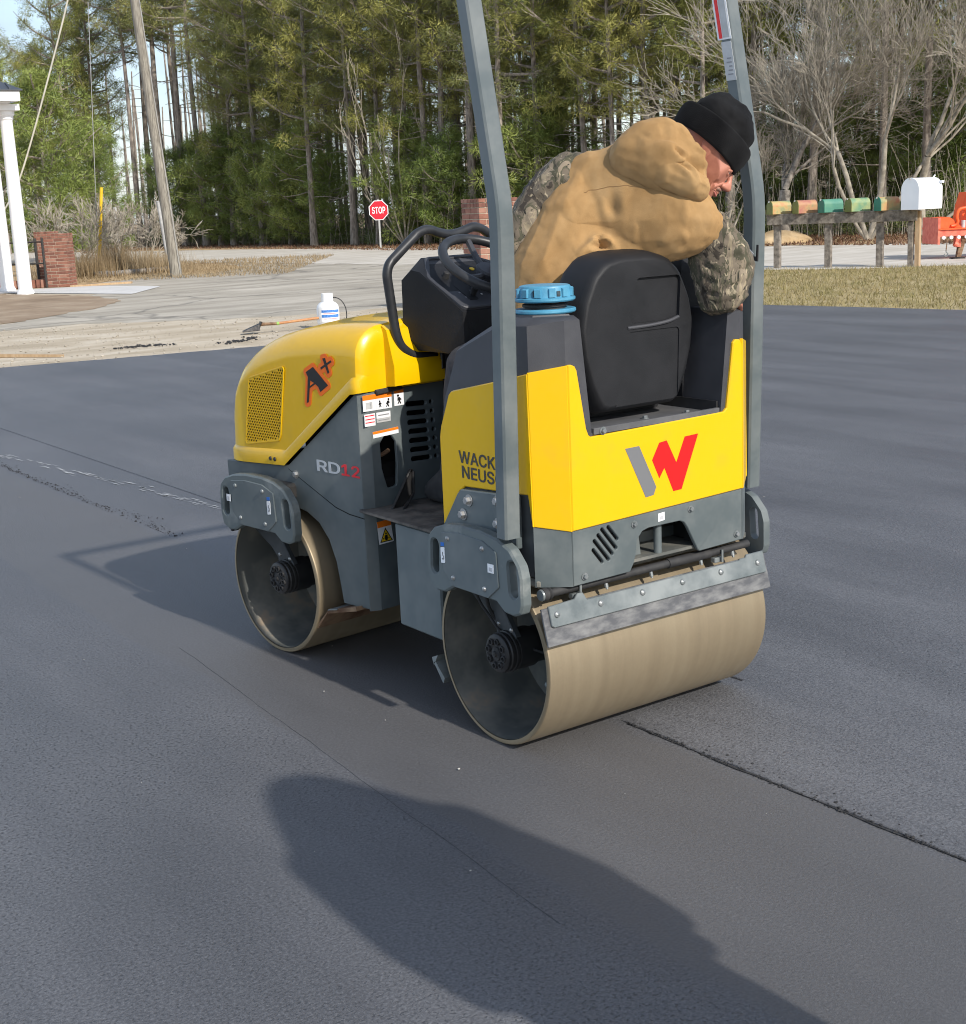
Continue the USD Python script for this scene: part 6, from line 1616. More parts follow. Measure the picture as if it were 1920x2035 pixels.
obj('frame_beam', tbox(10.22, 14.0, 30.9, 31.02, 0.50, 0.64), 'orange_faded', tr, False, world=True)
obj('frame_beam', tbox(10.22, 14.0, 31.9, 32.02, 0.50, 0.64), 'orange_faded', tr, False, world=True)
obj('deck', tbox(10.2, 14.0, 30.86, 32.05, 0.642, 0.672), 'orange_paint', tr, False, world=True)
obj('front_plate', tbox(10.18, 10.23, 30.88, 31.95, 0.33, 0.90), 'orange_faded', tr, False, world=True)
obj('tool_box', hullp([tb(a, d, z) for d in (30.95, 31.6) for a, z in ((10.24, 0.675), (10.24, 0.90), (10.44, 0.91), (10.52, 0.86), (10.68, 0.72), (10.72, 0.675))]), 'orange_paint', tr, False, world=True)
obj('guard_rail', tube(smooth_path([tb(10.48, 30.93, 0.715), tb(10.58, 30.93, 0.735), tb(10.62, 30.93, 0.80), tb(10.60, 30.93, 0.90), tb(10.62, 30.93, 1.02), tb(10.70, 30.93, 1.08), tb(10.95, 30.93, 1.11), tb(11.4, 30.93, 1.14)], 6), 0.034, 10), 'orange_paint', tr, world=True)
obj('feed_table', hullp([tb(a, d, z) for d in (31.1, 32.0) for a, z in ((10.84, 0.675), (10.92, 1.15), (11.0, 1.42), (11.5, 1.42), (11.5, 0.675))]), 'orange_paint', tr, False, world=True)
obj('hook_bar', tube(smooth_path([tb(10.93, 31.05, 1.04), tb(10.80, 31.05, 1.03), tb(10.78, 31.05, 0.97), tb(10.76, 31.05, 0.93)], 5), 0.024, 8), 'orange_paint', tr, world=True)
obj('filler_pipe', cyl(tb(10.76, 30.98, 0.67), tb(10.76, 30.98, 0.83), 0.045, seg=12), 'grey_sticker', tr, world=True)
for k in range(4):
    obj('lamp', cyl(tb(10.30 + 0.165 * k, 30.90, 0.475), tb(10.30 + 0.165 * k, 30.84, 0.475), 0.038, seg=12), 'white_sticker', tr, world=True)
obj('jack_leg', hullp([tb(a, d, z) for d in (31.0, 31.12) for a, z in ((10.72, 0.50), (10.86, 0.50), (10.74, 0.04), (10.65, 0.04))]), 'rust', tr, False, world=True)
obj('jack_foot', tbox(10.55, 10.82, 30.95, 31.2, -0.002, 0.03), 'iron', tr, False, world=True)
obj('winch', cat(cyl(tb(10.58, 31.0, 0.34), tb(10.66, 31.0, 0.30), 0.06, seg=12), tbox(10.60, 10.72, 30.97, 31.1, 0.26, 0.50)), 'orange_faded', tr, False, world=True)
obj('chain', tube(np.linspace(tb(10.385, 30.86, 0.49), tb(10.36, 30.86, 0.20), 14), 0.011 + 0.004 * (np.arange(14) % 2), 6), 'rust', tr, world=True)
obj('hook', tube(smooth_path([tb(10.36, 30.86, 0.20), tb(10.365, 30.86, 0.165), tb(10.395, 30.86, 0.135), tb(10.39, 30.86, 0.09), tb(10.355, 30.86, 0.075), tb(10.325, 30.86, 0.10), tb(10.33, 30.86, 0.125)], 5), 0.012, 8), 'galvanised', tr, world=True)

# propane bottle and shovel on the sand
tp = bg(-2.09, 20.25, -0.05)
ta = thing('propane_tank', 'white propane bottle with a blue label standing on the sandy strip', 'gas bottle', tp)
obj('foot_ring', lathe([(0, 0.105), (0.035, 0.105), (0.035, 0.098), (0, 0.098)], (0, 0, 0), Z_, 28), 'tank_white', ta)
obj('bottle', lathe([(0.02, 1e-5), (0.022, 0.06), (0.04, 0.125), (0.07, 0.155), (0.09, 0.160), (0.155, 0.162), (0.160, 0.163), (0.29, 0.162), (0.33, 0.150), (0.36, 0.125), (0.38, 0.09), (0.388, 0.05), (0.39, 1e-5)], (0, 0, 0), Z_, 40), 'tank_white', ta)
t = np.linspace(math.radians(-160 - 35), math.radians(160 - 35), 40)
t = t[(np.abs(((t + math.pi / 2 + 0.61) + math.pi) % (2 * math.pi) - math.pi) > 0.30)] if False else t
ring = lambda r: A([[r * math.cos(k), r * math.sin(k)] for k in t])
obj('collar', slab(Polygon(np.vstack([ring(0.085), ring(0.080)[::-1]])), (0, 0, 0.50), X_, Y_, 0.135), 'tank_white', ta)
obj('valve', cat(cyl((0, 0, 0.38), (0, 0, 0.45), 0.02, seg=10), cyl((0, 0, 0.43), (0.05, -0.03, 0.43), 0.012, seg=8)), 'bolt_steel', ta)
obj('valve_knob', lathe([(0, 1e-5), (0, 0.028), (0.02, 0.028), (0.02, 1e-5)], (0, 0, 0.452), Z_, 10), 'iron', ta)
facing = math.atan2(-HH[1], -HH[0])


def wrap(t0, t1, z0, z1, r, n=14):
    tt = np.linspace(facing + t0, facing + t1, n)
    V = np.vstack([np.c_[rr * np.cos(tt), rr * np.sin(tt), np.full(n, z)] for z in (z0, z1) for rr in (r,)])
    F = [[i, i + 1, n + i + 1] for i in range(n - 1)] + [[i, n + i + 1, n + i] for i in range(n - 1)]
    return trimesh.Trimesh(V, F, process=False)


lb = obj('label', wrap(-0.55, 1.25, 0.10, 0.275, 0.1645), 'white_sticker', ta)
obj('label_band', wrap(-0.50, 1.22, 0.235, 0.272, 0.1655), 'label_blue', lb)
obj('label_band', wrap(-0.48, 1.20, 0.165, 0.205, 0.1655), 'label_blue', lb)
obj('label_stripe', wrap(-0.30, 1.10, 0.215, 0.226, 0.1655), 'label_pink', lb)
obj('label_stripe', wrap(-0.25, 1.10, 0.142, 0.152, 0.1655), 'label_pink', lb)
hz_ = thing('gas_hose', 'thin black hose looping from the propane bottle to the ground', 'hose', tp + A([0.2, -0.1, 0]))
k0 = tp
e_r = A([RH[0], RH[1], 0])
obj('hose', tube(smooth_path([k0 + e_r * 0.04 + Z_ * 0.43, k0 + e_r * 0.12 + Z_ * 0.435, k0 + e_r * 0.20 + Z_ * 0.39, k0 + e_r * 0.255 + Z_ * 0.29, k0 + e_r * 0.265 + Z_ * 0.17, k0 + e_r * 0.24 + Z_ * 0.06, k0 + e_r * 0.20 + Z_ * 0.015, k0 + e_r * 0.05 + A([0.1, -0.25, 0.012]), k0 - e_r * 0.25 + A([0.15, -0.2, 0.012])], 8), 0.0075, 8), 'hose', hz_, world=True)
sv = thing('shovel', 'square black shovel with orange wooden shaft lying beside the propane bottle', 'shovel', bg(-2.9, 20.1))
s0, s1 = bg(-3.28, 19.85, -0.03), bg(-2.15, 20.15, 0.03)
sdv = s1 - s0; sdv /= np.linalg.norm(sdv)
sn = np.cross(Z_, sdv)
obj('blade', cat(hullp([s0 + sdv * u + sn * w + Z_ * z for u, w in ((0, -0.06), (0.02, 0.12), (0.27, 0.14), (0.25, -0.07)) for z in (0.01, 0.022)] + [s0 + sdv * 0.25 + sn * w + Z_ * 0.10 for w in (-0.05, 0.11)]), hullp([s0 + sdv * u + sn * w + Z_ * z for u, w, z in ((0.24, -0.07, 0.03), (0.24, 0.14, 0.03), (0.27, -0.06, 0.13), (0.27, 0.12, 0.13), (0.30, 0.0, 0.12), (0.30, 0.06, 0.12))])), 'shovel_steel', sv, False, world=True)
obj('socket', cyl(s0 + sdv * 0.27 + sn * 0.03 + Z_ * 0.09, s0 + sdv * 0.50 + sn * 0.03 + Z_ * 0.075, 0.026, 0.020, seg=10), 'rust', sv, world=True)
obj('shaft', cyl(s0 + sdv * 0.50 + sn * 0.03 + Z_ * 0.075, s0 + sdv * 1.12 + sn * 0.03 + Z_ * 0.085, 0.019, seg=10), 'shovel_handle', sv, world=True)
obj('band', cyl(s0 + sdv * 0.50 + sn * 0.03 + Z_ * 0.075, s0 + sdv * 0.535 + sn * 0.03 + Z_ * 0.076, 0.023, seg=10), 'green_band', sv, world=True)
for i, (a, d, L) in enumerate([(-4.55, 18.6, 0.34), (-4.28, 18.75, 0.42), (-3.25, 18.7, 0.2), (-3.12, 18.9, 0.22), (-3.05, 19.2, 0.15)]):
    pl_ = lambda r, a=a, d=d, L=L: bg(a + r.normal(0, L * 0.35), d + r.normal(0, 0.09), -0.045)
    lm = thing('asphalt_crumbs', ['scatter of black asphalt crumbs, leftmost on the sand', 'scatter of black asphalt crumbs, second from the left on the sand', 'small heap of asphalt crumbs nearest the yellow hood', 'small black heap of asphalt crumbs below the shovel blade', 'tiny black crumb patch right under the shovel'][i], 'asphalt crumbs', bg(a, d, -0.05))
    tag(obj('crumbs', lumps(int(120 * L) + 14, pl_, lambda r: 0.008 + 0.02 * r.random() ** 2, 50 + i), 'fresh_asphalt_lump', lm, False, world=True), kind='stuff')
for i, lab in enumerate(['small pale sandy mound at the foot of the leaning tree behind the mailboxes']):
    mv = trimesh.creation.icosphere(subdivisions=3)
    v = np.asarray(mv.vertices) * A([1.1, 0.9, 0.42]); v = v * (0.85 + 0.35 * meshkit.fbm(v * 3 + 5, 3, 3))[:, None]
    mv.vertices = v
    md = thing('sand_mound', lab, 'sand mound', bg(9.7, 44.6, -0.1))
    obj('mound', mv, 'straw_ground', md, 60)

# ------------------------------------------------------------------ vegetation


def tuft_mesh(centers, radii, n_per, length, width, seed, droop=0.15, up=0.35, flat=0.75):
    """Needle bunches: n_per thin leaves round each centre, pointing outwards and up."""
    r = np.random.default_rng(seed)
    C = np.repeat(centers, n_per, 0)
    Rr = np.repeat(radii, n_per)[:, None]
    d = r.normal(0, 1, (len(C), 3)); d /= np.linalg.norm(d, axis=1, keepdims=True)
    o = C + d * Rr * r.uniform(0.15, 1.0, (len(C), 1)) ** 0.6 * A([1, 1, flat])
    g = d + r.normal(0, 0.55, d.shape) + A([0, 0, up]); g /= np.linalg.norm(g, axis=1, keepdims=True)
    L = (length * r.uniform(0.6, 1.3, (len(C), 1)))
    s = np.cross(g, r.normal(0, 1, d.shape)); s /= np.linalg.norm(s, axis=1, keepdims=True)
    w = width * r.uniform(0.7, 1.3, (len(C), 1))
    V = np.stack([o - s * w, o + s * w, o + g * L + A([0, 0, -droop]) * L], 1)
    out = d + A([0, 0, 0.35])
    fn = np.cross(V[:, 1] - V[:, 0], V[:, 2] - V[:, 0])
    flip = (fn * out).sum(1) < 0
    V[flip] = V[flip][:, [1, 0, 2]]
    fn[flip] *= -1
    fn /= np.linalg.norm(fn, axis=1, keepdims=True) + 1e-12
    nm = 0.75 * out + 0.45 * fn
    nm /= np.linalg.norm(nm, axis=1, keepdims=True)
    return V.reshape(-1, 3), np.arange(3 * len(V)).reshape(-1, 3), np.repeat(nm, 3, 0)


def trunk_path(h, lean, seed, n=10, wig=0.12):
    r = np.random.default_rng(seed)
    z = np.linspace(0, h, n)
    off = np.cumsum(r.normal(0, wig, (n, 2)), 0) * np.linspace(0, 1, n)[:, None] * 0.4
    return np.c_[off[:, 0] + lean[0] * z, off[:, 1] + lean[1] * z, z]


def pine(seed, h, bare, r0, spread, n_limb, dense=1.0, dead=10):
    """Loblolly-like pine: (trunk with limbs, crown)."""
    r = np.random.default_rng(seed)
    tp_ = trunk_path(h, r.normal(0, 0.012, 2), seed)
    zz = np.linspace(0, 1, len(tp_))
    wood = [tube(tp_, r0 * (1 - 0.82 * zz) + 0.015 + 0.06 * np.exp(-zz * 30), 8)]
    at = lambda z: A([np.interp(z, tp_[:, 2], tp_[:, k]) for k in range(3)])
    cs, rs = [], []
    for i in range(n_limb):
        t = (i + r.random()) / n_limb
        z = h * (bare + (1 - bare) * t ** 0.92)
        k = math.sin(min(1.0, (t * 0.94 + 0.10)) * math.pi) ** 0.65
        L = spread * (0.35 + 0.75 * k) * r.uniform(0.6, 1.2)
        ang = i * 2.39996 + r.normal(0, 0.4)
        el = r.uniform(-0.05, 0.35) + 0.5 * t
        p0 = at(z)
        d = A([math.cos(ang) * math.cos(el), math.sin(ang) * math.cos(el), math.sin(el)])
        p1 = p0 + d * L * 0.55 + A([0, 0, -0.04 * L]); p2 = p0 + d * L + A([0, 0, 0.12 * L])
        path = smooth_path([p0, p1, p2], 3)
        wood.append(tube(path, np.linspace(0.022 + 0.018 * L, 0.012, len(path)), 4, caps=False))
        m = max(2, int(2.2 * L + 1))
        for j in range(m):
            u = 0.40 + 0.65 * j / max(1, m - 1)
            c = p0 + d * L * u + A([0, 0, -0.04 * L + 0.16 * L * u * u]) + r.normal(0, 0.16 + 0.07 * L, 3) * A([1, 1, 0.55])
            cs.append(c); rs.append(r.uniform(0.26, 0.48) * (0.75 + 0.18 * L))
            q = p0 + d * L * u * 0.7
            wood.append(tube(A([q, (q + c) / 2 + A([0, 0, -0.05]), c]), 0.011, 3, caps=False))
    cs.append(tp_[-1] + A([0, 0, 0.1])); rs.append(0.4)
    for i in range(dead):
        z = h * r.uniform(0.12, bare + 0.12)
        ang = r.uniform(0, 6.28); L = r.uniform(0.5, 1.7)
        d = A([math.cos(ang), math.sin(ang), r.uniform(-0.25, 0.3)])
        p0 = at(z)
        wood.append(tube(smooth_path([p0, p0 + d * L * 0.5 + r.normal(0, 0.06, 3), p0 + d * L + r.normal(0, 0.15, 3) + A([0, 0, -0.1])], 3), np.linspace(0.022, 0.008, 7), 4, caps=False))
    cr = tuft_mesh(A(cs), A(rs), int(135 * dense), 0.20, 0.0125, seed + 100)
    return cat(*wood), cr


PROTO = []
LABP = {'behind': 'tall pine with bare lower trunk in the wood behind the stop sign', 'left': 'tall pine with open trunk in the thin stand left of the utility pole'}
specs = [(301, 15.5, 0.36, 0.14, 2.2, 34), (302, 17.0, 0.44, 0.155, 2.3, 32), (303, 14.0, 0.30, 0.125, 2.0, 34), (304, 16.2, 0.34, 0.145, 2.4, 36), (305, 13.0, 0.33, 0.115, 1.9, 30), (306, 17.5, 0.54, 0.15, 2.2, 30)]
WOODS = [pine(*s, dense=1.0, dead=14) for s in specs]
younge = [pine(311, 6.2, 0.05, 0.09, 1.75, 42, 1.35, 0), pine(312, 4.4, 0.04, 0.07, 1.35, 34, 1.3, 0), pine(313, 8.2, 0.10, 0.11, 1.9, 46, 1.25, 0)]


def plant_proto(name, woods, crownlook, label, catg, loc, rot, group, scale, barklook='pine_bark'):
    t = thing(name, label, catg, loc, rot, group, scale)
    obj('trunk', woods[0], barklook, t, 60)
    obj('crown', woods[1], crownlook, t, False)
    return t


PX0 = [(-400, 78), (60, 78), (400, 79), (800, 61.5), (1200, 52.5), (1600, 49), (1800, 46), (2400, 41)]
edge = lambda px: float(np.interp(px, [p for p, _ in PX0], [d for _, d in PX0]))
rt_ = np.random.default_rng(77)
first = {}
groups = [(-250, 300, 'left', 'pine deeper in the stand behind the porch and dry brush', 'pines behind the porch'),
          (300, 470, 'pole', 'thin pine deeper in the stand right of the utility pole', 'thin pines beside the utility pole'),
          (470, 880, 'stop', 'pine deeper in the wood behind the stop sign', 'pines behind the stop sign'),
          (880, 1480, 'mid', 'pine deeper in the wood behind the roll bar and driver', 'pines behind the roller'),
          (1480, 2200, 'right', 'pine deeper in the wood behind the bare trees and mailboxes', 'pines behind the bare trees')]


def put_pine(px, d, kind, scale, gi, lab=None):
    _, _, key, lab0, grp_ = groups[gi]
    if lab:
        grp_ = 'front row of pines'
    lab = lab or lab0
    if px < 180:
        scale *= 0.62 if px < 100 else 0.74
    a = (px - 960) / FPX * d
    loc = bg(a, d, -0.08)
    rot = rt_.uniform(0, 6.28)
    if kind not in first:
        sp_ = WOODS[kind]
        first[kind] = plant_proto('pine_tree', sp_, 'pine_needles' if kind % 2 == 0 else 'pine_needles_dull', lab, 'pine tree', loc, rot, grp_, (scale * rt_.uniform(0.95, 1.1), scale * rt_.uniform(0.95, 1.1), scale))
    else:
        dup(first[kind], loc, rot, lab, grp_, (scale * rt_.uniform(0.9, 1.15), scale * rt_.uniform(0.9, 1.15), scale))


ORD = ['first', 'second', 'third', 'fourth', 'fifth', 'sixth', 'seventh', 'eighth', 'ninth', 'tenth', 'eleventh', 'twelfth', 'thirteenth']
FRONT = {'left': 'behind the porch and dry brush', 'pole': 'in the thin stand right of the utility pole', 'stop': 'behind the stop sign', 'mid': 'between left roll bar post and driver', 'right': 'behind the mailboxes and bare trees'}
for gi, (x0, x1, key, lab, grp_) in enumerate(groups):
    rows = {'left': [(1.5, 95), (5, 90), (9, 85), (14, 100)], 'pole': [(1, 40), (6, 60)], 'stop': [(0.5, 62), (4.5, 66), (10, 74), (17, 90)],
            'mid': [(0.8, 76), (5, 84), (11, 95), (18, 110)], 'right': [(2.5, 105), (7, 105), (13, 120)]}[key]
    for ri, (off, step) in enumerate(rows):
        px = x0 + rt_.uniform(0, step)
        cnt = 0
        while px < x1:
            d = edge(px) + off + rt_.normal(0, 0.8)
            fl_ = None
            if ri == 0 and 0 < px < 1920:
                fl_ = f'front row pine {FRONT[key]}, {ORD[cnt]} from the left'
                cnt += 1
            put_pine(px, d, 5 if gi == 1 else int(rt_.integers(0, 5)), rt_.uniform(0.82, 1.12) * (1.0 if d < 75 else 1.05), gi, fl_)
            px += step * rt_.uniform(0.65, 1.35)

yl = [('young_pine', 'young_needles')]
yp_first = {}


def put_young(px, d, kind, scale, lab, grp_=None):
    loc = bg((px - 960) / FPX * d, d, -0.08)
    if kind not in yp_first:
        yp_first[kind] = plant_proto('young_pine', younge[kind], 'young_needles', lab, 'pine tree', loc, rt_.uniform(0, 6), grp_, scale)
    else:
        dup(yp_first[kind], loc, rt_.uniform(0, 6), lab, grp_, scale)


put_young(150, 56, 0, 1.12, 'big bushy young pine standing behind the porch columns and dry brush')
put_young(30, 60, 2, 0.95, 'tall dense young pine beside the porch roof at the left edge')
put_young(245, 60, 0, 0.85, 'bushy young pine just left of the utility pole foot')
gy = 'low young pines along the foot of the wood'
for iy, (px, off, k, s) in enumerate([(385, -2.0, 1, 1.1), (430, -1.0, 0, 0.85), (475, -1.6, 1, 1.25), (520, -0.5, 0, 0.9), (565, -1.2, 1, 1.1), (610, -1.4, 0, 0.78), (655, -0.4, 1, 1.2), (690, -1.0, 1, 0.9), (835, -0.8, 1, 1.15), (880, -0.5, 0, 0.75), (925, -1.0, 1, 0.95)]):
    put_young(px, edge(px) + off + 1.6, k, s, f'bright green young pine along the road, {ORD[iy]} to the right of the utility pole', gy)
gy2 = 'dark young pines under the trees'
for iy, (px, off, k, s) in enumerate([(1010, 2, 0, 0.8), (1075, 1.5, 1, 1.2), (1130, 3, 0, 0.9), (1520, 6, 0, 0.7), (1590, 5, 1, 1.0), (1660, 6, 0, 0.75), (1725, 5.5, 1, 1.1), (1800, 6, 0, 0.7), (1870, 5, 1, 1.2), (1925, 5.5, 0, 0.8), (1455, 5, 1, 1.1)]):
    put_young(px, edge(px) + off, k, s, 'shaded young pine under the tall trees ' + ['just right of the left roll bar post', 'above the left sleeve of the driver', 'above the back of the driver', 'above the leftmost mailbox', 'above the second mailbox', 'above the green mailbox', 'above the fifth mailbox', 'left of the big white mailbox', 'right of the big white mailbox', 'above the orange trailer', 'between the driver and the right roll bar post'][iy], gy2)

# deep wood behind, one mass
r_ = np.random.default_rng(91)
cs, rs = [], []
for _ in range(1100):
    px = r_.uniform(-450, 2500)
    gap = 265 < px < 470
    if gap and r_.random() < 0.93:
        continue
    d = edge(px) + r_.uniform(20, 48)
    z = (r_.uniform(0, 3.2) if r_.random() < 0.62 else r_.uniform(7, 15)) if not gap else r_.choice([r_.uniform(0, 2.2), r_.uniform(9, 14)])
    if -100 < px < 120 and z > 10:
        continue
    cs.append(bg((px - 960) / FPX * d, d, z)); rs.append(r_.uniform(0.7, 1.5))
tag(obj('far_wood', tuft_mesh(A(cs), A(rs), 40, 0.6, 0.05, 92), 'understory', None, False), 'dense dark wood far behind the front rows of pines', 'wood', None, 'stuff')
tw = []
for _ in range(230):
    px = r_.uniform(-100, 2200)
    d = edge(px) + r_.uniform(12, 40)
    h = r_.uniform(9, 14)
    b = bg((px - 960) / FPX * d, d, -0.1)
    tw.append(tube(b + trunk_path(h, r_.normal(0, 0.02, 2), int(r_.integers(1e6)), 5), np.linspace(0.13, 0.05, 5), 5, caps=False))
tag(obj('far_trunks', cat(*tw), 'pine_bark', None, 60), 'distant thin trunks standing deep inside the wood', 'tree trunks', None, 'stuff')
# brush and litter along the edge of the wood
cs, rs = [], []
for _ in range(1500):
    px = r_.uniform(-100, 2300)
    d = edge(px) + r_.uniform(0.5, 7)
    cs.append(bg((px - 960) / FPX * d, d, r_.uniform(0.0, 0.55 if px < 1000 else 0.9))); rs.append(r_.uniform(0.25, 0.6))
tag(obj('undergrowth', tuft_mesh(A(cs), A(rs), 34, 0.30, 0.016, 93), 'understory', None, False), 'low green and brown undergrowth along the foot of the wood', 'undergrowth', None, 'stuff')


def stems(n, place_, hgt, seed, rad=0.012, wig=0.25):
    r = np.random.default_rng(seed)
    out = []
    for _ in range(n):
        b = place_(r); h = hgt(r)
        l = r.normal(0, wig, 2)
        out.append(tube(A([b, b + A([l[0] * 0.35 * h, l[1] * 0.35 * h, h * 0.5]), b + A([l[0] * h, l[1] * h, h])]), A([rad, rad * 0.8, rad * 0.4]), 3, caps=False))
    return cat(*out)


def edge_pt(r):
    px = r.uniform(250, 2100); d = edge(px) + r.uniform(-0.6, 4)
    return bg((px - 960) / FPX * d, d, -0.06)


tag(obj('bare_saplings', stems(900, edge_pt, lambda r: r.uniform(0.6, 2.6) * (0.5 + r.random()), 94, 0.014, 0.16), 'bare_bark', None, 60), 'thin bare saplings and twigs along the front of the wood', 'saplings', None, 'stuff')


def bare_tree(seed, base, dirs, h, r0, depth, kids=(2, 3), ang=0.5, shrink=0.76, wig=0.11, upb=0.12, rmin=0.006):
    """Leafless tree: trunk and limbs as one mesh, twigs as another."""
    r = np.random.default_rng(seed)
    wood, twig = [], []

    def grow(p, d, L, rad, lev):
        n = 4 if lev < 3 else 3
        pts = [p]
        q, dd = p, d
        for _ in range(n):
            dd = dd + r.normal(0, wig, 3) + A([0, 0, upb * 0.3]); dd /= np.linalg.norm(dd)
            q = q + dd * L / n
            pts.append(q)
        r1 = max(rad * (0.72 if lev else 0.8), rmin)
        (wood if lev < 3 else twig).append(tube(A(pts), np.linspace(rad, r1, len(pts)), 7 if lev < 2 else (5 if lev < 3 else 3), caps=False))
        if lev >= depth:
            return
        k = int(r.integers(kids[0], kids[1] + 1))
        for i in range(k + (1 if lev >= 2 else 0)):
            ax = r.normal(0, 1, 3); ax -= dd * (ax @ dd); ax /= np.linalg.norm(ax)
            a = ang * r.uniform(0.5, 1.35)
            nd = dd * math.cos(a) + ax * math.sin(a) + A([0, 0, upb]); nd /= np.linalg.norm(nd)
            st = pts[-1] if i < k else pts[-2]
            if lev >= 1 and r.random() < 0.4:
                st = pts[int(r.integers(1, len(pts)))]
            grow(A(st), nd, L * shrink * r.uniform(0.75, 1.2), max(r1 * r.uniform(0.48, 0.74), rmin), lev + 1)
    for d, L, rr in dirs:
        d = A(d, float); d /= np.linalg.norm(d)
        grow(A(base, float), d, L, rr, 0)
    return cat(*wood), (cat(*twig) if twig else None)


e_a, e_d = A([RH[0], RH[1], 0]), A([HH[0], HH[1], 0])


def bgdir(a, d, z):
    return e_a * a + e_d * d + Z_ * z


def put_bare(name, label, catg, a, d, seed, dirs, depth, look='bare_bark', **kw):
    t = thing(name, label, catg, bg(a, d, -0.1))
    w, tw_ = bare_tree(seed, (0, 0, 0), dirs, 0, 0, depth, **kw)
    obj('trunk', w, look, t, 60)
    if tw_ is not None:
        tag(obj('twigs', tw_, 'bare_bark', t, 60), kind='stuff')
    return t


put_bare('bare_tree', 'large leafless tree with many spreading limbs right behind the mailboxes', 'bare tree', 12.2, 43.5, 501, [(bgdir(-0.25, 0, 1), 2.9, 0.085), (bgdir(0.10, 0.1, 1), 3.1, 0.095), (bgdir(-0.85, 0.1, 0.8), 2.6, 0.065), (bgdir(0.55, -0.1, 0.9), 2.7, 0.07)], 6, kids=(2, 3), ang=0.48, shrink=0.78, rmin=0.0065)
put_bare('bare_tree', 'leafless tree with a pale flared trunk below the big white mailbox', 'bare tree', 14.0, 44.0, 502, [(bgdir(-0.04, 0, 1), 2.6, 0.125), (bgdir(0.8, 0.1, 0.75), 2.4, 0.06)], 6, kids=(2, 3), ang=0.55, shrink=0.8, rmin=0.0065)
put_bare('bare_tree', 'leafless tree with a short thick leaning trunk behind the left mailbox posts', 'bare tree', 10.05, 45.0, 503, [(bgdir(-0.30, 0, 1), 1.7, 0.20)], 7, kids=(2, 3), ang=0.62, shrink=0.84, look='oak_bark', rmin=0.006)
put_bare('bare_tree', 'bare grey branched bush between the driver and the roll bar', 'bare tree', 8.2, 46.0, 505, [(bgdir(0.1, 0, 1), 1.5, 0.045), (bgdir(-0.5, 0, 0.9), 1.2, 0.035), (bgdir(0.6, 0.1, 0.8), 1.3, 0.035)], 5, kids=(2, 3), ang=0.55, shrink=0.8, rmin=0.006)
put_bare('bare_shrub', 'fan of bare grey stems just right of the stop sign', 'bare shrub', -2.75, 60.5, 506, [(bgdir(0.0, 0, 1), 2.6, 0.05), (bgdir(-0.30, 0, 1), 2.4, 0.045), (bgdir(-0.55, 0.1, 1), 2.2, 0.045), (bgdir(0.22, 0, 1), 2.4, 0.045), (bgdir(0.5, 0.1, 0.9), 1.7, 0.035), (bgdir(-0.8, 0, 0.8), 1.7, 0.03)], 4, kids=(1, 2), ang=0.28, shrink=0.78, rmin=0.010, wig=0.06)
# dry brush left of the pole
put_bare('bare_shrub', 'tangled bare grey shrub behind the brick pillar', 'bare shrub', -12.2, 44.5, 507, [(bgdir(math.cos(t) * 0.8, math.sin(t) * 0.5, 0.8 + 0.25 * math.sin(3 * t)), 1.0, 0.026) for t in np.linspace(0, 6.0, 13)], 4, kids=(2, 3), ang=0.5, shrink=0.72, rmin=0.008, wig=0.2)
put_bare('bare_shrub', 'tangled bare shrub around the yellow guy wire guard', 'bare shrub', -10.7, 46, 508, [(bgdir(math.cos(t) * 0.8, math.sin(t) * 0.5, 0.7 + 0.2 * math.sin(2 * t)), 0.9, 0.024) for t in np.linspace(0, 6.0, 13)], 4, kids=(2, 3), ang=0.5, shrink=0.72, rmin=0.008, wig=0.2)


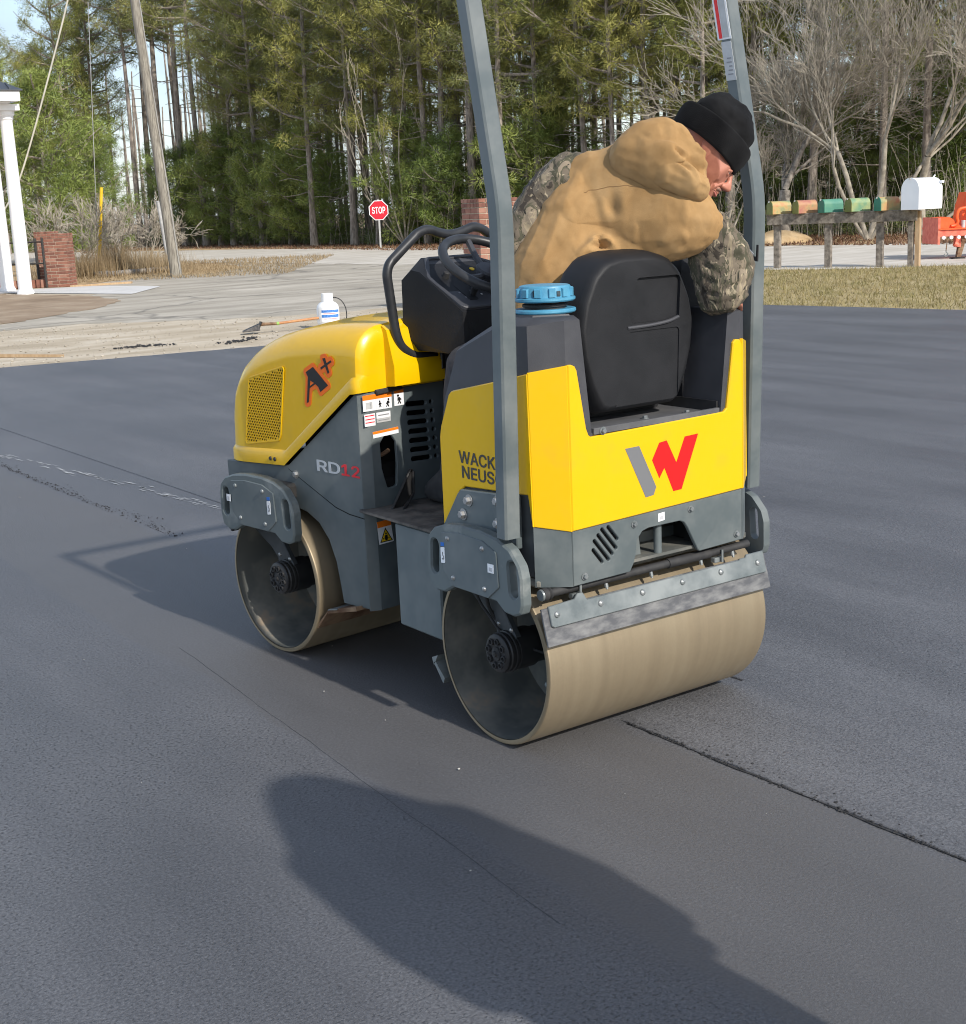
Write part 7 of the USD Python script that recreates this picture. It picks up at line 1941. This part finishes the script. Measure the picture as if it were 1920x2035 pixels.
def blades(n, place_, h, w, seed, lean_=0.5):
    r = np.random.default_rng(seed)
    P_ = A([place_(r) for _ in range(n)])
    H_ = A([h(r) for _ in range(n)])[:, None]
    t = r.uniform(0, 6.283, n); d = np.c_[np.cos(t), np.sin(t), np.zeros(n)]
    l = d[:, [1, 0, 2]] * A([-1, 1, 1]) * r.uniform(0, lean_, (n, 1)) * H_
    V = np.stack([P_ - d * w, P_ + d * w, P_ + l + A([0, 0, 1]) * H_], 1).reshape(-1, 3)
    return V, np.arange(3 * n).reshape(-1, 3)


for lab, a, d, ra, rd, n, hh in (('tall clump of dry golden grass beside the yellow guard', -10.9, 43.4, 0.8, 0.6, 1300, 0.95), ('low spreading clump of dry straw grass left of the utility pole', -9.7, 43.0, 1.0, 0.8, 1500, 0.75), ('ragged strip of dry grass behind the brick pillar', -11.6, 41.5, 1.2, 0.8, 1400, 0.8)):
    t = thing('dry_grass_clump', lab, 'dry grass', bg(a, d, -0.05))
    tag(obj('blades', blades(n, lambda r, a=a, d=d, ra=ra, rd=rd: bg(a + r.normal(0, ra * 0.5), d + r.normal(0, rd * 0.5), -0.05), lambda r, hh=hh: hh * r.uniform(0.4, 1.15), 0.008, int(abs(a) * 10), 0.6), 'dry_grass', t, False, world=True), kind='stuff')

vp_ = Polygon(VERGE).buffer(-0.05)


def verge_pt(r):
    while True:
        p = A([r.uniform(12.2, 25), r.uniform(3, 19), -0.045])
        if vp_.contains(Point(p[0], p[1])):
            return p


tag(obj('grass', blades(48000, verge_pt, lambda r: 0.015 + 0.09 * r.random() ** 2, 0.008, 61, 1.8), 'lawn_grass', None, False), 'short winter grass, half straw and half green, on the verge below the mailboxes', 'grass', None, 'stuff')


def litter_pt(r):
    px = r.uniform(200, 2200); d = edge(px) - r.uniform(-3, 7)
    return bg((px - 960) / FPX * d, d, -0.045)


tag(obj('leaf_litter', blades(16000, litter_pt, lambda r: r.uniform(0.03, 0.12), 0.03, 62, 1.5), 'leaf_litter', None, False), 'brown fallen leaves and straw along the edge of the wood', 'leaf litter', None, 'stuff')


def pverge_pt(r):
    return bg(r.uniform(-12.5, -5.0), r.uniform(38.3, 52), -0.04)


tag(obj('straw_grass', blades(9000, pverge_pt, lambda r: r.uniform(0.03, 0.14), 0.012, 63, 1.2), 'dry_grass', None, False), 'thin dry straw covering the verge round the foot of the utility pole', 'dry grass', None, 'stuff')
